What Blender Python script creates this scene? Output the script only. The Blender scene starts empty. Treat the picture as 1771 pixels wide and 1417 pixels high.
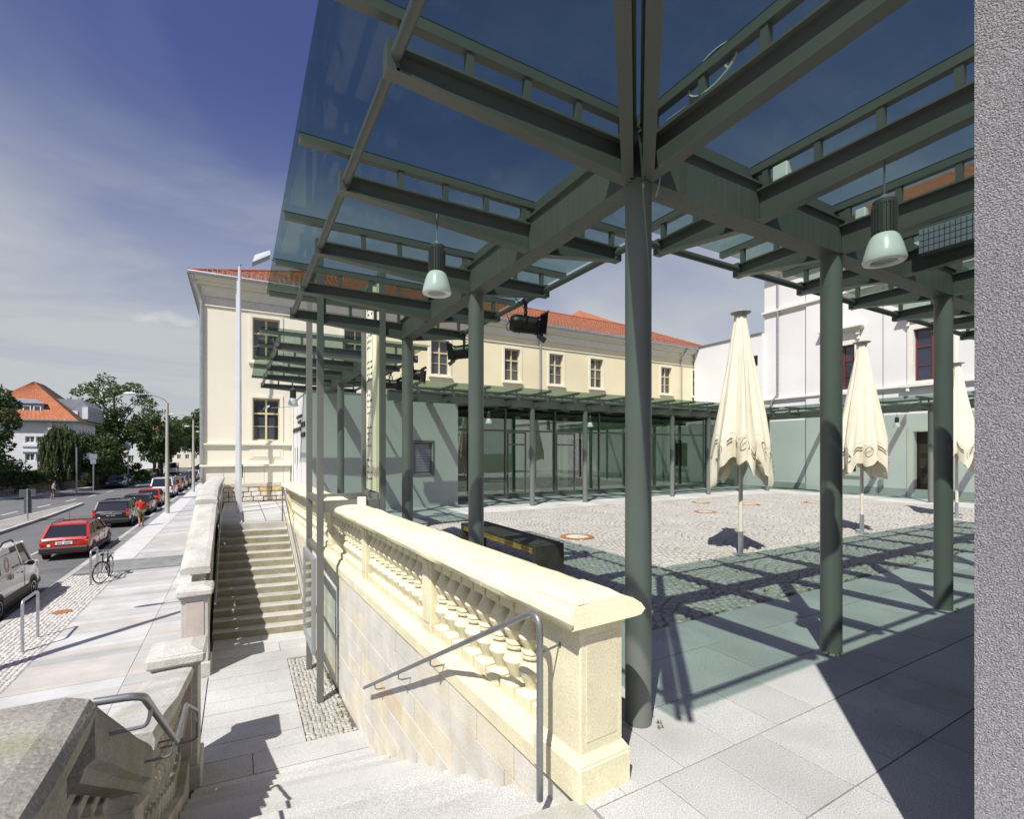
import bpy, math, random
import numpy as np
from mathutils import Vector, Matrix, Quaternion
R = math.radians
rng = random.Random(7)
M = 1.2                      # metres per drawing unit: everything is measured in units of 1.2 m

# ------------------------------------------------------------------ scene, camera, sky, sun
sc = bpy.context.scene
COL = sc.collection
cam_d = bpy.data.cameras.new('camera')
cam = bpy.data.objects.new('camera', cam_d)
COL.objects.link(cam)
cam.location = (0, 0, 1.75 * M)
cam.rotation_euler = (R(90), 0, R(-29.5))
cam_d.sensor_width = 36
cam_d.lens = 36 * 837 / 1771
cam_d.shift_y = (782 - 708.5) / 1771
cam_d.clip_start = 0.05
cam_d.clip_end = 5000
sc.camera = cam

SUN_EL = 54.3
sx, sy = -0.766, -0.643                      # plan direction towards the sun
sun_vec = Vector((sx * math.cos(R(SUN_EL)), sy * math.cos(R(SUN_EL)), math.sin(R(SUN_EL)))).normalized()
sd = bpy.data.lights.new('sun', 'SUN')
sd.energy = 5.0
sd.angle = R(0.53)
sd.color = (1.0, 0.968, 0.905)
sun = bpy.data.objects.new('sun', sd)
COL.objects.link(sun)
sun.rotation_euler = (-sun_vec).to_track_quat('-Z', 'Y').to_euler()
sun.location = (-20, -20, 40)

world = bpy.data.worlds.new('World')
sc.world = world
world.use_nodes = True
wn = world.node_tree
wn.nodes.clear()
def N(t, typ, **kw):
    n = t.nodes.new(typ)
    for k, v in kw.items():
        setattr(n, k, v)
    return n
def L(t, a, b):
    t.links.new(a, b)
def build_world():
    t = wn
    out = N(t, 'ShaderNodeOutputWorld')
    bg = N(t, 'ShaderNodeBackground')
    bg.inputs['Strength'].default_value = 0.061
    sky = N(t, 'ShaderNodeTexSky', sky_type='NISHITA')
    sky.sun_disc = False
    sky.sun_elevation = R(SUN_EL)
    sky.sun_rotation = math.atan2(sx, sy)
    sky.altitude = 150
    sky.air_density = 1.0
    sky.dust_density = 1.6
    sky.ozone_density = 2.2
    tc = N(t, 'ShaderNodeTexCoord')
    sep = N(t, 'ShaderNodeSeparateXYZ')
    L(t, tc.outputs['Generated'], sep.inputs[0])
    # project the view direction on a cloud layer: xy / (z + 0.12)
    zz = N(t, 'ShaderNodeMath', operation='MAXIMUM'); L(t, sep.outputs[2], zz.inputs[0]); zz.inputs[1].default_value = 0.0
    za = N(t, 'ShaderNodeMath', operation='ADD'); L(t, zz.outputs[0], za.inputs[0]); za.inputs[1].default_value = 0.13
    dx = N(t, 'ShaderNodeMath', operation='DIVIDE'); L(t, sep.outputs[0], dx.inputs[0]); L(t, za.outputs[0], dx.inputs[1])
    dy = N(t, 'ShaderNodeMath', operation='DIVIDE'); L(t, sep.outputs[1], dy.inputs[0]); L(t, za.outputs[0], dy.inputs[1])
    cb = N(t, 'ShaderNodeCombineXYZ'); L(t, dx.outputs[0], cb.inputs[0]); L(t, dy.outputs[0], cb.inputs[1])
    mp = N(t, 'ShaderNodeMapping')
    mp.inputs['Rotation'].default_value = (0, 0, R(38))
    mp.inputs['Scale'].default_value = (0.5, 0.9, 1)
    L(t, cb.outputs[0], mp.inputs['Vector'])
    n1 = N(t, 'ShaderNodeTexNoise'); n1.inputs['Scale'].default_value = 0.95; n1.inputs['Detail'].default_value = 8
    n1.inputs['Roughness'].default_value = 0.54; n1.inputs['Distortion'].default_value = 0.8
    L(t, mp.outputs[0], n1.inputs['Vector'])
    r1 = N(t, 'ShaderNodeMapRange'); r1.inputs[1].default_value = 0.43; r1.inputs[2].default_value = 0.74
    r1.inputs[3].default_value = 0.0; r1.inputs[4].default_value = 0.70; r1.clamp = True
    L(t, n1.outputs['Fac'], r1.inputs[0])
    # more veil towards the horizon
    hz = N(t, 'ShaderNodeMapRange'); hz.inputs[1].default_value = 0.0; hz.inputs[2].default_value = 0.62
    hz.interpolation_type = 'SMOOTHERSTEP'
    hz.inputs[3].default_value = 0.84; hz.inputs[4].default_value = 0.0; hz.clamp = True
    L(t, zz.outputs[0], hz.inputs[0])
    # thin cirrus keeps to the lower half of the sky
    up_ = N(t, 'ShaderNodeMapRange'); up_.inputs[1].default_value = 0.30; up_.inputs[2].default_value = 0.72
    up_.inputs[3].default_value = 1.0; up_.inputs[4].default_value = 0.10; up_.clamp = True
    L(t, zz.outputs[0], up_.inputs[0])
    cm = N(t, 'ShaderNodeMath', operation='MULTIPLY'); L(t, r1.outputs[0], cm.inputs[0]); L(t, up_.outputs[0], cm.inputs[1])
    fa = N(t, 'ShaderNodeMath', operation='ADD'); fa.use_clamp = True
    L(t, cm.outputs[0], fa.inputs[0]); L(t, hz.outputs[0], fa.inputs[1])
    fm = N(t, 'ShaderNodeMath', operation='MINIMUM'); L(t, fa.outputs[0], fm.inputs[0]); fm.inputs[1].default_value = 0.92
    tint = N(t, 'ShaderNodeMix', data_type='RGBA', blend_type='MULTIPLY')
    tint.inputs[0].default_value = 1.0
    L(t, sky.outputs[0], tint.inputs[6]); tint.inputs[7].default_value = (1.10, 1.0, 1.50, 1)
    mix = N(t, 'ShaderNodeMix', data_type='RGBA')
    L(t, fm.outputs[0], mix.inputs[0]); L(t, tint.outputs[2], mix.inputs[6]); mix.inputs[7].default_value = (8.1, 8.5, 8.5, 1)
    # one small bright cumulus low over the street
    nz = N(t, 'ShaderNodeTexNoise'); nz.inputs['Scale'].default_value = 34; nz.inputs['Detail'].default_value = 5; L(t, tc.outputs['Generated'], nz.inputs['Vector'])
    def lin(sock, c, w):
        a = N(t, 'ShaderNodeMath', operation='SUBTRACT'); L(t, sock, a.inputs[0]); a.inputs[1].default_value = c
        b_ = N(t, 'ShaderNodeMath', operation='DIVIDE'); L(t, a.outputs[0], b_.inputs[0]); b_.inputs[1].default_value = w
        p_ = N(t, 'ShaderNodeMath', operation='POWER'); L(t, b_.outputs[0], p_.inputs[0]); p_.inputs[1].default_value = 2
        return p_.outputs[0]
    ax_ = lin(sep.outputs[0], -0.105, 0.040); az_ = lin(sep.outputs[2], 0.2185, 0.0115)
    yp = N(t, 'ShaderNodeMath', operation='LESS_THAN'); L(t, sep.outputs[1], yp.inputs[0]); yp.inputs[1].default_value = 0.0
    s1 = N(t, 'ShaderNodeMath', operation='ADD'); L(t, ax_, s1.inputs[0]); L(t, az_, s1.inputs[1])
    s2 = N(t, 'ShaderNodeMath', operation='MULTIPLY_ADD'); L(t, yp.outputs[0], s2.inputs[0]); s2.inputs[1].default_value = 100; L(t, s1.outputs[0], s2.inputs[2])
    s3 = N(t, 'ShaderNodeMath', operation='MULTIPLY_ADD'); L(t, nz.outputs['Fac'], s3.inputs[0]); s3.inputs[1].default_value = -4.6; L(t, s2.outputs[0], s3.inputs[2])
    cr_ = N(t, 'ShaderNodeMapRange'); cr_.clamp = True; cr_.inputs[1].default_value = -1.2; cr_.inputs[2].default_value = -2.9; cr_.inputs[3].default_value = 0.0; cr_.inputs[4].default_value = 0.75
    L(t, s3.outputs[0], cr_.inputs[0])
    mix2 = N(t, 'ShaderNodeMix', data_type='RGBA'); L(t, cr_.outputs[0], mix2.inputs[0]); L(t, mix.outputs[2], mix2.inputs[6]); mix2.inputs[7].default_value = (10.5, 10.6, 10.4, 1)
    mix = mix2
    L(t, mix.outputs[2], bg.inputs['Color'])
    L(t, bg.outputs[0], out.inputs[0])
build_world()
sc.view_settings.view_transform = 'Standard'
sc.view_settings.look = 'None'
sc.view_settings.exposure = 0.19
sc.view_settings.gamma = 1.0
sc.cycles.max_bounces = 8
sc.cycles.transparent_max_bounces = 24
sc.cycles.diffuse_bounces = 3
sc.cycles.glossy_bounces = 3
sc.cycles.caustics_reflective = False
sc.cycles.caustics_refractive = False
sc.cycles.use_denoising = True

# ------------------------------------------------------------------ materials
MATS = {}
def mat(name, col, rough=0.7, metal=0.0, var=0.10, scale=3.0, bump=0.0, bscale=40.0, col2=None, mixscale=1.5,
        spec=0.4, obj=0.0, palette=None, fine=0.0, fscale=150.0, coat=0.0, stain=None, streak=False, bdist=0.01):
    if name in MATS:
        return MATS[name]
    m = bpy.data.materials.new(name)
    m.use_nodes = True
    t = m.node_tree
    b = t.nodes['Principled BSDF']
    b.inputs['Roughness'].default_value = rough
    b.inputs['Metallic'].default_value = metal
    b.inputs['Specular IOR Level'].default_value = spec
    if coat:
        b.inputs['Coat Weight'].default_value = coat
        b.inputs['Coat Roughness'].default_value = 0.06
    geo = N(t, 'ShaderNodeNewGeometry')
    pos = geo.outputs['Position']
    if palette:
        oi = N(t, 'ShaderNodeObjectInfo')
        cr = N(t, 'ShaderNodeValToRGB')
        cr.color_ramp.interpolation = 'CONSTANT'
        els = cr.color_ramp.elements
        for i, c in enumerate(palette):
            e = els[i] if i < 2 else els.new(i / len(palette))
            e.position = i / len(palette)
            e.color = (*c, 1)
        L(t, oi.outputs['Random'], cr.inputs[0])
        cur = cr.outputs[0]
    else:
        rgb = N(t, 'ShaderNodeRGB'); rgb.outputs[0].default_value = (*col, 1)
        cur = rgb.outputs[0]
    def noise(s, d=4):
        n = N(t, 'ShaderNodeTexNoise'); n.inputs['Scale'].default_value = s; n.inputs['Detail'].default_value = d
        L(t, pos, n.inputs['Vector'])
        return n
    if col2:
        n = noise(mixscale, 5)
        mr = N(t, 'ShaderNodeMapRange'); mr.inputs[1].default_value = 0.42; mr.inputs[2].default_value = 0.66
        L(t, n.outputs['Fac'], mr.inputs[0])
        mx = N(t, 'ShaderNodeMix', data_type='RGBA'); L(t, mr.outputs[0], mx.inputs[0]); L(t, cur, mx.inputs[6]); mx.inputs[7].default_value = (*col2, 1)
        cur = mx.outputs[2]
    def mul(fac_socket, lo, hi, a=0.3, bb=0.7):
        nonlocal cur
        mr = N(t, 'ShaderNodeMapRange'); mr.inputs[1].default_value = a; mr.inputs[2].default_value = bb
        mr.inputs[3].default_value = lo; mr.inputs[4].default_value = hi
        L(t, fac_socket, mr.inputs[0])
        vm = N(t, 'ShaderNodeVectorMath', operation='SCALE'); L(t, cur, vm.inputs[0]); L(t, mr.outputs[0], vm.inputs['Scale'])
        cur = vm.outputs[0]
    if var:
        mul(noise(scale).outputs['Fac'], 1 - var, 1 + var)
    if fine:
        mul(noise(fscale, 2).outputs['Fac'], 1 - fine, 1 + fine)
    if obj:
        oi2 = N(t, 'ShaderNodeObjectInfo')
        mul(oi2.outputs['Random'], 1 - obj, 1 + obj, 0, 1)
    if streak:
        mp = N(t, 'ShaderNodeMapping'); mp.inputs['Scale'].default_value = (9, 9, 0.5); L(t, pos, mp.inputs['Vector'])
        n = N(t, 'ShaderNodeTexNoise'); n.inputs['Scale'].default_value = 3; n.inputs['Detail'].default_value = 4
        L(t, mp.outputs[0], n.inputs['Vector'])
        mul(n.outputs['Fac'], 0.90, 1.10, 0.35, 0.65)
    if stain:
        n = noise(stain[1], 6)
        mr = N(t, 'ShaderNodeMapRange'); mr.inputs[1].default_value = 0.55; mr.inputs[2].default_value = 0.68; mr.inputs[4].default_value = stain[2]
        L(t, n.outputs['Fac'], mr.inputs[0])
        mx = N(t, 'ShaderNodeMix', data_type='RGBA'); L(t, mr.outputs[0], mx.inputs[0]); L(t, cur, mx.inputs[6]); mx.inputs[7].default_value = (*stain[0], 1)
        cur = mx.outputs[2]
    L(t, cur, b.inputs['Base Color'])
    if bump:
        n = noise(bscale, 4)
        bp = N(t, 'ShaderNodeBump'); bp.inputs['Strength'].default_value = bump; bp.inputs['Distance'].default_value = bdist
        L(t, n.outputs['Fac'], bp.inputs['Height']); L(t, bp.outputs[0], b.inputs['Normal'])
    MATS[name] = m
    return m

def mat_glass(name, tint, refl=0.06, rough=0.0, tinted_refl=(1, 1, 1), dust=0.0):
    """clear or tinted sheet glass: passes light (and tints the light that falls through it), reflects by Fresnel"""
    m = bpy.data.materials.new(name); m.use_nodes = True
    t = m.node_tree; t.nodes.clear()
    out = N(t, 'ShaderNodeOutputMaterial')
    tr = N(t, 'ShaderNodeBsdfTransparent'); tr.inputs[0].default_value = (*tint, 1)
    gl = N(t, 'ShaderNodeBsdfGlossy'); gl.inputs['Roughness'].default_value = rough; gl.inputs[0].default_value = (*tinted_refl, 1)
    lw = N(t, 'ShaderNodeLayerWeight'); lw.inputs[0].default_value = 0.5
    pw_ = N(t, 'ShaderNodeMath', operation='POWER'); L(t, lw.outputs['Facing'], pw_.inputs[0]); pw_.inputs[1].default_value = 5.0
    ma = N(t, 'ShaderNodeMath', operation='MULTIPLY_ADD'); L(t, pw_.outputs[0], ma.inputs[0]); ma.inputs[1].default_value = 0.95; ma.inputs[2].default_value = 0.045
    mr = N(t, 'ShaderNodeMath', operation='MULTIPLY'); mr.use_clamp = True; L(t, ma.outputs[0], mr.inputs[0]); mr.inputs[1].default_value = refl
    mx = N(t, 'ShaderNodeMixShader'); L(t, mr.outputs[0], mx.inputs[0]); L(t, tr.outputs[0], mx.inputs[1]); L(t, gl.outputs[0], mx.inputs[2])
    if dust:      # thin film of dust and dried rain marks
        geo = N(t, 'ShaderNodeNewGeometry')
        n1 = N(t, 'ShaderNodeTexNoise'); n1.inputs['Scale'].default_value = 1.6; n1.inputs['Detail'].default_value = 8; n1.inputs['Roughness'].default_value = 0.7; L(t, geo.outputs['Position'], n1.inputs['Vector'])
        n2 = N(t, 'ShaderNodeTexNoise'); n2.inputs['Scale'].default_value = 38; n2.inputs['Detail'].default_value = 3; L(t, geo.outputs['Position'], n2.inputs['Vector'])
        a1 = N(t, 'ShaderNodeMapRange'); a1.inputs[1].default_value = 0.40; a1.inputs[2].default_value = 0.75; a1.inputs[4].default_value = dust; L(t, n1.outputs['Fac'], a1.inputs[0])
        a2 = N(t, 'ShaderNodeMapRange'); a2.inputs[1].default_value = 0.66; a2.inputs[2].default_value = 0.74; a2.inputs[4].default_value = dust * 2.2; L(t, n2.outputs['Fac'], a2.inputs[0])
        ad = N(t, 'ShaderNodeMath', operation='ADD'); L(t, a1.outputs[0], ad.inputs[0]); L(t, a2.outputs[0], ad.inputs[1])
        tl = N(t, 'ShaderNodeBsdfTranslucent'); tl.inputs[0].default_value = (0.34, 0.36, 0.33, 1)
        m2 = N(t, 'ShaderNodeMixShader'); L(t, ad.outputs[0], m2.inputs[0]); L(t, mx.outputs[0], m2.inputs[1]); L(t, tl.outputs[0], m2.inputs[2])
        mx = m2
    L(t, mx.outputs[0], out.inputs[0])
    MATS[name] = m
    return m

def mat_leaf(name, c1, c2, trans=0.35):
    m = bpy.data.materials.new(name); m.use_nodes = True
    t = m.node_tree; t.nodes.clear()
    out = N(t, 'ShaderNodeOutputMaterial')
    geo = N(t, 'ShaderNodeNewGeometry')
    mx = N(t, 'ShaderNodeMix', data_type='RGBA'); L(t, geo.outputs['Random Per Island'], mx.inputs[0])
    mx.inputs[6].default_value = (*c1, 1); mx.inputs[7].default_value = (*c2, 1)
    d = N(t, 'ShaderNodeBsdfPrincipled'); L(t, mx.outputs[2], d.inputs['Base Color']); d.inputs['Roughness'].default_value = 0.45
    d.inputs['Specular IOR Level'].default_value = 0.35
    tl = N(t, 'ShaderNodeBsdfTranslucent'); L(t, mx.outputs[2], tl.inputs[0])
    ms = N(t, 'ShaderNodeMixShader'); ms.inputs[0].default_value = trans
    L(t, d.outputs[0], ms.inputs[1]); L(t, tl.outputs[0], ms.inputs[2]); L(t, ms.outputs[0], out.inputs[0])
    MATS[name] = m
    return m

def mat_brick(name, c1, c2, mortar, bw, bh, msize=0.02, rough=0.8, offset=0.5, rot=0.0, vertical=None, bump=0.4):
    """surfaces too far away to tell the pieces apart: small pavers drawn with a brick pattern"""
    m = bpy.data.materials.new(name); m.use_nodes = True
    t = m.node_tree; b = t.nodes['Principled BSDF']; b.inputs['Roughness'].default_value = rough
    b.inputs['Specular IOR Level'].default_value = 0.3
    geo = N(t, 'ShaderNodeNewGeometry')
    mp = N(t, 'ShaderNodeMapping'); L(t, geo.outputs['Position'], mp.inputs['Vector'])
    if vertical == 'xz':
        mp.inputs['Rotation'].default_value = (R(-90), 0, 0)
    else:
        mp.inputs['Rotation'].default_value = (0, 0, rot)
    br = N(t, 'ShaderNodeTexBrick'); br.offset = offset
    br.inputs['Scale'].default_value = 1.0; br.inputs['Brick Width'].default_value = bw; br.inputs['Row Height'].default_value = bh
    br.inputs['Mortar Size'].default_value = msize; br.inputs['Color1'].default_value = (*c1, 1); br.inputs['Color2'].default_value = (*c2, 1)
    br.inputs['Mortar'].default_value = (*mortar, 1); br.inputs['Mortar Smooth'].default_value = 0.3
    L(t, mp.outputs[0], br.inputs['Vector'])
    n = N(t, 'ShaderNodeTexNoise'); n.inputs['Scale'].default_value = 0.8; n.inputs['Detail'].default_value = 6; L(t, geo.outputs['Position'], n.inputs['Vector'])
    mr = N(t, 'ShaderNodeMapRange'); mr.inputs[1].default_value = 0.3; mr.inputs[2].default_value = 0.7; mr.inputs[3].default_value = 0.8; mr.inputs[4].default_value = 1.2
    L(t, n.outputs['Fac'], mr.inputs[0])
    vm = N(t, 'ShaderNodeVectorMath', operation='SCALE'); L(t, br.outputs['Color'], vm.inputs[0]); L(t, mr.outputs[0], vm.inputs['Scale'])
    L(t, vm.outputs[0], b.inputs['Base Color'])
    bp = N(t, 'ShaderNodeBump'); bp.inputs['Strength'].default_value = bump; bp.inputs['Distance'].default_value = 0.02; bp.invert = True
    L(t, br.outputs['Fac'], bp.inputs['Height']); L(t, bp.outputs[0], b.inputs['Normal'])
    MATS[name] = m
    return m

# steel of the canopy: green grey paint, slightly weathered
STEEL = mat('steel_green', (0.112, 0.121, 0.106), rough=0.45, var=0.07, scale=1.8, spec=0.4)  # same paint as the columns, darkened to put underside shade into the colour
STEELB = mat('steel_beam', (0.112, 0.123, 0.107), rough=0.5, var=0.06, scale=2.0, spec=0.35, streak=True)  # beams darkened likewise, shade of the undersides in the base colour
STEELC = mat('steel_column', (0.165, 0.178, 0.158), rough=0.42, var=0.07, scale=1.6, spec=0.4, stain=((0.21, 0.215, 0.20), 2.2, 0.25))
STEEL2 = mat('steel_frame', (0.15, 0.155, 0.14), rough=0.42, var=0.06, spec=0.5)
GALV = mat('galvanised', (0.48, 0.50, 0.53), rough=0.38, metal=0.75, var=0.12, scale=6)
HAND = mat('handrail_steel', (0.26, 0.27, 0.28), rough=0.40, metal=0.6, var=0.12, scale=5)
POLE = mat('pole_white', (0.72, 0.73, 0.76), rough=0.28, metal=0.3, var=0.04)
GASK = mat('gasket', (0.02, 0.02, 0.02), rough=0.8, var=0.0)
BLACK = mat('black_metal', (0.012, 0.012, 0.012), rough=0.42, var=0.1)
WHITE = mat('white_enamel', (0.80, 0.82, 0.78), rough=0.25, var=0.03, spec=0.5)
GREYC = mat('dark_fluted', (0.075, 0.075, 0.068), rough=0.5, var=0.05)
CGLASS = mat_glass('canopy_glass', (0.585, 0.678, 0.632), refl=0.16, dust=0.012)
FGLASS = mat_glass('facade_glass', (0.80, 0.91, 0.84), refl=2.6)
SGLASS = mat_glass('case_glass', (0.88, 0.93, 0.91), refl=0.9)
PANE = mat('window_pane', (0.055, 0.06, 0.065), rough=0.04, var=0.0, spec=0.9)
SAND = mat('sandstone', (0.79, 0.73, 0.50), rough=0.9, var=0.10, scale=2.5, bump=0.28, bscale=55, fine=0.10, fscale=70, spec=0.15,
           stain=((0.62, 0.55, 0.40), 1.1, 0.30))
SANDB = mat('sandstone_block', (0.7, 0.6, 0.45), rough=0.9, var=0.09, scale=3, bump=0.35, bscale=45, fine=0.10, fscale=60, spec=0.12,
            palette=[(0.72, 0.67, 0.54), (0.68, 0.655, 0.58), (0.73, 0.67, 0.52), (0.66, 0.64, 0.58), (0.70, 0.60, 0.44), (0.73, 0.69, 0.56), (0.67, 0.64, 0.56), (0.70, 0.67, 0.585), (0.69, 0.665, 0.59)],
            stain=((0.62, 0.47, 0.28), 3.2, 0.25))
RUBBLE = mat('rubble_block', (0.6, 0.5, 0.35), rough=0.95, var=0.22, scale=7, bump=1.0, bscale=22, bdist=0.03, spec=0.1,
             palette=[(0.64, 0.58, 0.46), (0.68, 0.64, 0.58), (0.62, 0.46, 0.24), (0.67, 0.62, 0.53), (0.68, 0.60, 0.46), (0.64, 0.60, 0.54), (0.67, 0.63, 0.56)])
MORTAR = mat('mortar', (0.30, 0.27, 0.22), rough=0.95, var=0.15, bump=0.3)
OLDST = mat('weathered_stone', (0.42, 0.39, 0.34), rough=0.95, var=0.20, scale=2.2, bump=0.5, bscale=40, fine=0.16, fscale=55, spec=0.12,
            stain=((0.25, 0.22, 0.15), 1.7, 0.55))
OLDLIT = mat('old_granite', (0.50, 0.485, 0.445), rough=0.95, var=0.16, scale=2.6, bump=0.55, bscale=45, fine=0.20, fscale=60, spec=0.12,
             stain=((0.40, 0.36, 0.22), 2.0, 0.30))
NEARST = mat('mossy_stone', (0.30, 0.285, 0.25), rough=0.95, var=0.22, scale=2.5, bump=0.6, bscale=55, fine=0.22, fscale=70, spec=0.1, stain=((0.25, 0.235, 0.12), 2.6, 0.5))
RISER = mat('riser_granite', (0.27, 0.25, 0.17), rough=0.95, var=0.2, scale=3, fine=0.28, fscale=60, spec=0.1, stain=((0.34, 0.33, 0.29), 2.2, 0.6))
STEP = mat('granite_step', (0.42, 0.41, 0.37), rough=0.9, var=0.12, scale=2, bump=0.3, bscale=60, fine=0.20, fscale=95, obj=0.08, spec=0.15,
           stain=((0.27, 0.24, 0.15), 2.4, 0.30))
SLAB = mat('granite_slab', (0.455, 0.455, 0.44), rough=0.85, var=0.12, scale=0.9, bump=0.10, bscale=110, fine=0.30, fscale=115, obj=0.07, spec=0.2,
           stain=((0.31, 0.30, 0.265), 1.3, 0.35))
WALK = mat('sidewalk_slab', (0.45, 0.45, 0.44), rough=0.9, var=0.12, scale=1.5, bump=0.2, bscale=60, fine=0.12, fscale=70, obj=0.05, spec=0.15,
           palette=[(0.47, 0.465, 0.45), (0.43, 0.43, 0.415), (0.49, 0.49, 0.475), (0.385, 0.39, 0.38), (0.46, 0.43, 0.40), (0.49, 0.49, 0.48), (0.415, 0.42, 0.41)],
           stain=((0.38, 0.38, 0.36), 0.7, 0.35))
WALKW = mat('walk_pale', (0.56, 0.55, 0.535), rough=0.9, var=0.10, scale=2, fine=0.15, fscale=40, spec=0.15)
JOINT = mat('joint_earth', (0.13, 0.12, 0.10), rough=1.0, var=0.3, scale=6)
COBB = mat('cobble_granite', (0.415, 0.40, 0.36), rough=0.85, var=0.10, scale=1.0, fine=0.20, fscale=9.0, bump=0.25, bscale=60, spec=0.2)
COBP = mat('cobble_pink', (0.545, 0.515, 0.485), rough=0.88, var=0.08, fine=0.22, fscale=11, spec=0.15)
ASPH = mat('asphalt', (0.145, 0.146, 0.145), rough=0.9, var=0.12, scale=0.4, fine=0.12, fscale=30, spec=0.25)
PAVER = mat_brick('parking_paver', (0.135, 0.14, 0.14), (0.18, 0.185, 0.18), (0.09, 0.09, 0.085), 0.22, 0.12, 0.012)
DARKP = mat_brick('dark_paver', (0.17, 0.18, 0.18), (0.235, 0.24, 0.235), (0.30, 0.29, 0.27), 0.20, 0.20, 0.014)
ISLAND = mat_brick('island_paver', (0.36, 0.34, 0.31), (0.46, 0.44, 0.41), (0.16, 0.15, 0.13), 0.16, 0.16, 0.02)
FARSLAB = mat_brick('far_slab', (0.47, 0.465, 0.44), (0.52, 0.515, 0.49), (0.30, 0.29, 0.27), 0.9, 0.6, 0.01)
ROUGH = mat('roughcast', (0.455, 0.45, 0.465), rough=0.95, var=0.12, scale=0.5, bump=1.0, bscale=140, bdist=0.035, fine=0.42, fscale=150, spec=0.1)
YELL = mat('yellow_render', (0.81, 0.72, 0.47), rough=0.9, var=0.07, scale=0.35, bump=0.1, bscale=70, spec=0.15)
CREAM = mat('cream_trim', (0.79, 0.75, 0.62), rough=0.85, var=0.04, spec=0.15)
CREAMW = mat('pale_render', (0.79, 0.745, 0.605), rough=0.9, var=0.06, scale=0.35, bump=0.1, bscale=70, spec=0.15)
LAVW = mat('white_render', (0.79, 0.775, 0.75), rough=0.9, var=0.06, scale=0.35, bump=0.08, bscale=70, spec=0.15)
LAVT = mat('white_trim', (0.80, 0.77, 0.68), rough=0.85, var=0.04, spec=0.15)
SHADEW = mat('shaded_render', (0.47, 0.495, 0.46), rough=0.9, var=0.07, scale=0.5, bump=0.06, bscale=70, spec=0.15)  # white-grey render with the green shade under the canopy put into its colour
TILE = mat('roof_tile', (0.36, 0.14, 0.078), rough=0.8, var=0.16, scale=5, fine=0.2, fscale=14, spec=0.2)
TILEO = mat('roof_tile_orange', (0.43, 0.165, 0.085), rough=0.8, var=0.14, scale=2.0, spec=0.2)
ZINC = mat('zinc', (0.36, 0.38, 0.42), rough=0.45, metal=0.5, var=0.1, scale=2)
REDW = mat('red_window', (0.17, 0.040, 0.028), rough=0.5, var=0.1)
YFRAME = mat('window_cream', (0.62, 0.54, 0.33), rough=0.6, var=0.05)
WOODD = mat('bench_dark', (0.085, 0.072, 0.058), rough=0.6, var=0.25, scale=6, spec=0.3)
WOODY = mat('bench_larch', (0.42, 0.27, 0.06), rough=0.55, var=0.3, scale=5)
CANVAS = mat('canvas', (0.77, 0.72, 0.56), rough=0.95, var=0.05, scale=3, bump=0.08, bscale=120, spec=0.05, stain=((0.62, 0.58, 0.50), 1.6, 0.3))
BROWN = mat('print_brown', (0.20, 0.155, 0.115), rough=0.9, var=0.1)
CREAMP = mat('pole_cream', (0.72, 0.68, 0.55), rough=0.45, var=0.05)
RUST = mat('rusty_iron', (0.33, 0.145, 0.055), rough=0.85, var=0.25, scale=15)
CONCL = mat('cover_concrete', (0.58, 0.52, 0.42), rough=0.9, var=0.12)
BARK = mat('bark', (0.075, 0.062, 0.048), rough=0.95, var=0.3, scale=4, bump=0.6, bscale=25)
CONCP = mat('lamp_concrete', (0.45, 0.435, 0.38), rough=0.9, var=0.10, scale=1)
LEAF_A = mat_leaf('leaf_dark', (0.030, 0.055, 0.016), (0.085, 0.135, 0.040))
LEAF_B = mat_leaf('leaf_mid', (0.042, 0.078, 0.022), (0.12, 0.175, 0.055))
LEAF_C = mat_leaf('leaf_willow', (0.06, 0.09, 0.035), (0.14, 0.18, 0.075))
LEAF_D = mat_leaf('leaf_light', (0.06, 0.12, 0.02), (0.13, 0.21, 0.04))
EARTH = mat('earth', (0.11, 0.115, 0.06), rough=1.0, var=0.3, scale=0.4)
INTW = mat('interior_wall', (0.64, 0.74, 0.60), rough=0.9, var=0.05)
INTD = mat('interior_dark', (0.035, 0.024, 0.012), rough=0.6, var=0.2)
INTF = mat('interior_floor', (0.13, 0.125, 0.10), rough=0.5, var=0.15)

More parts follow.
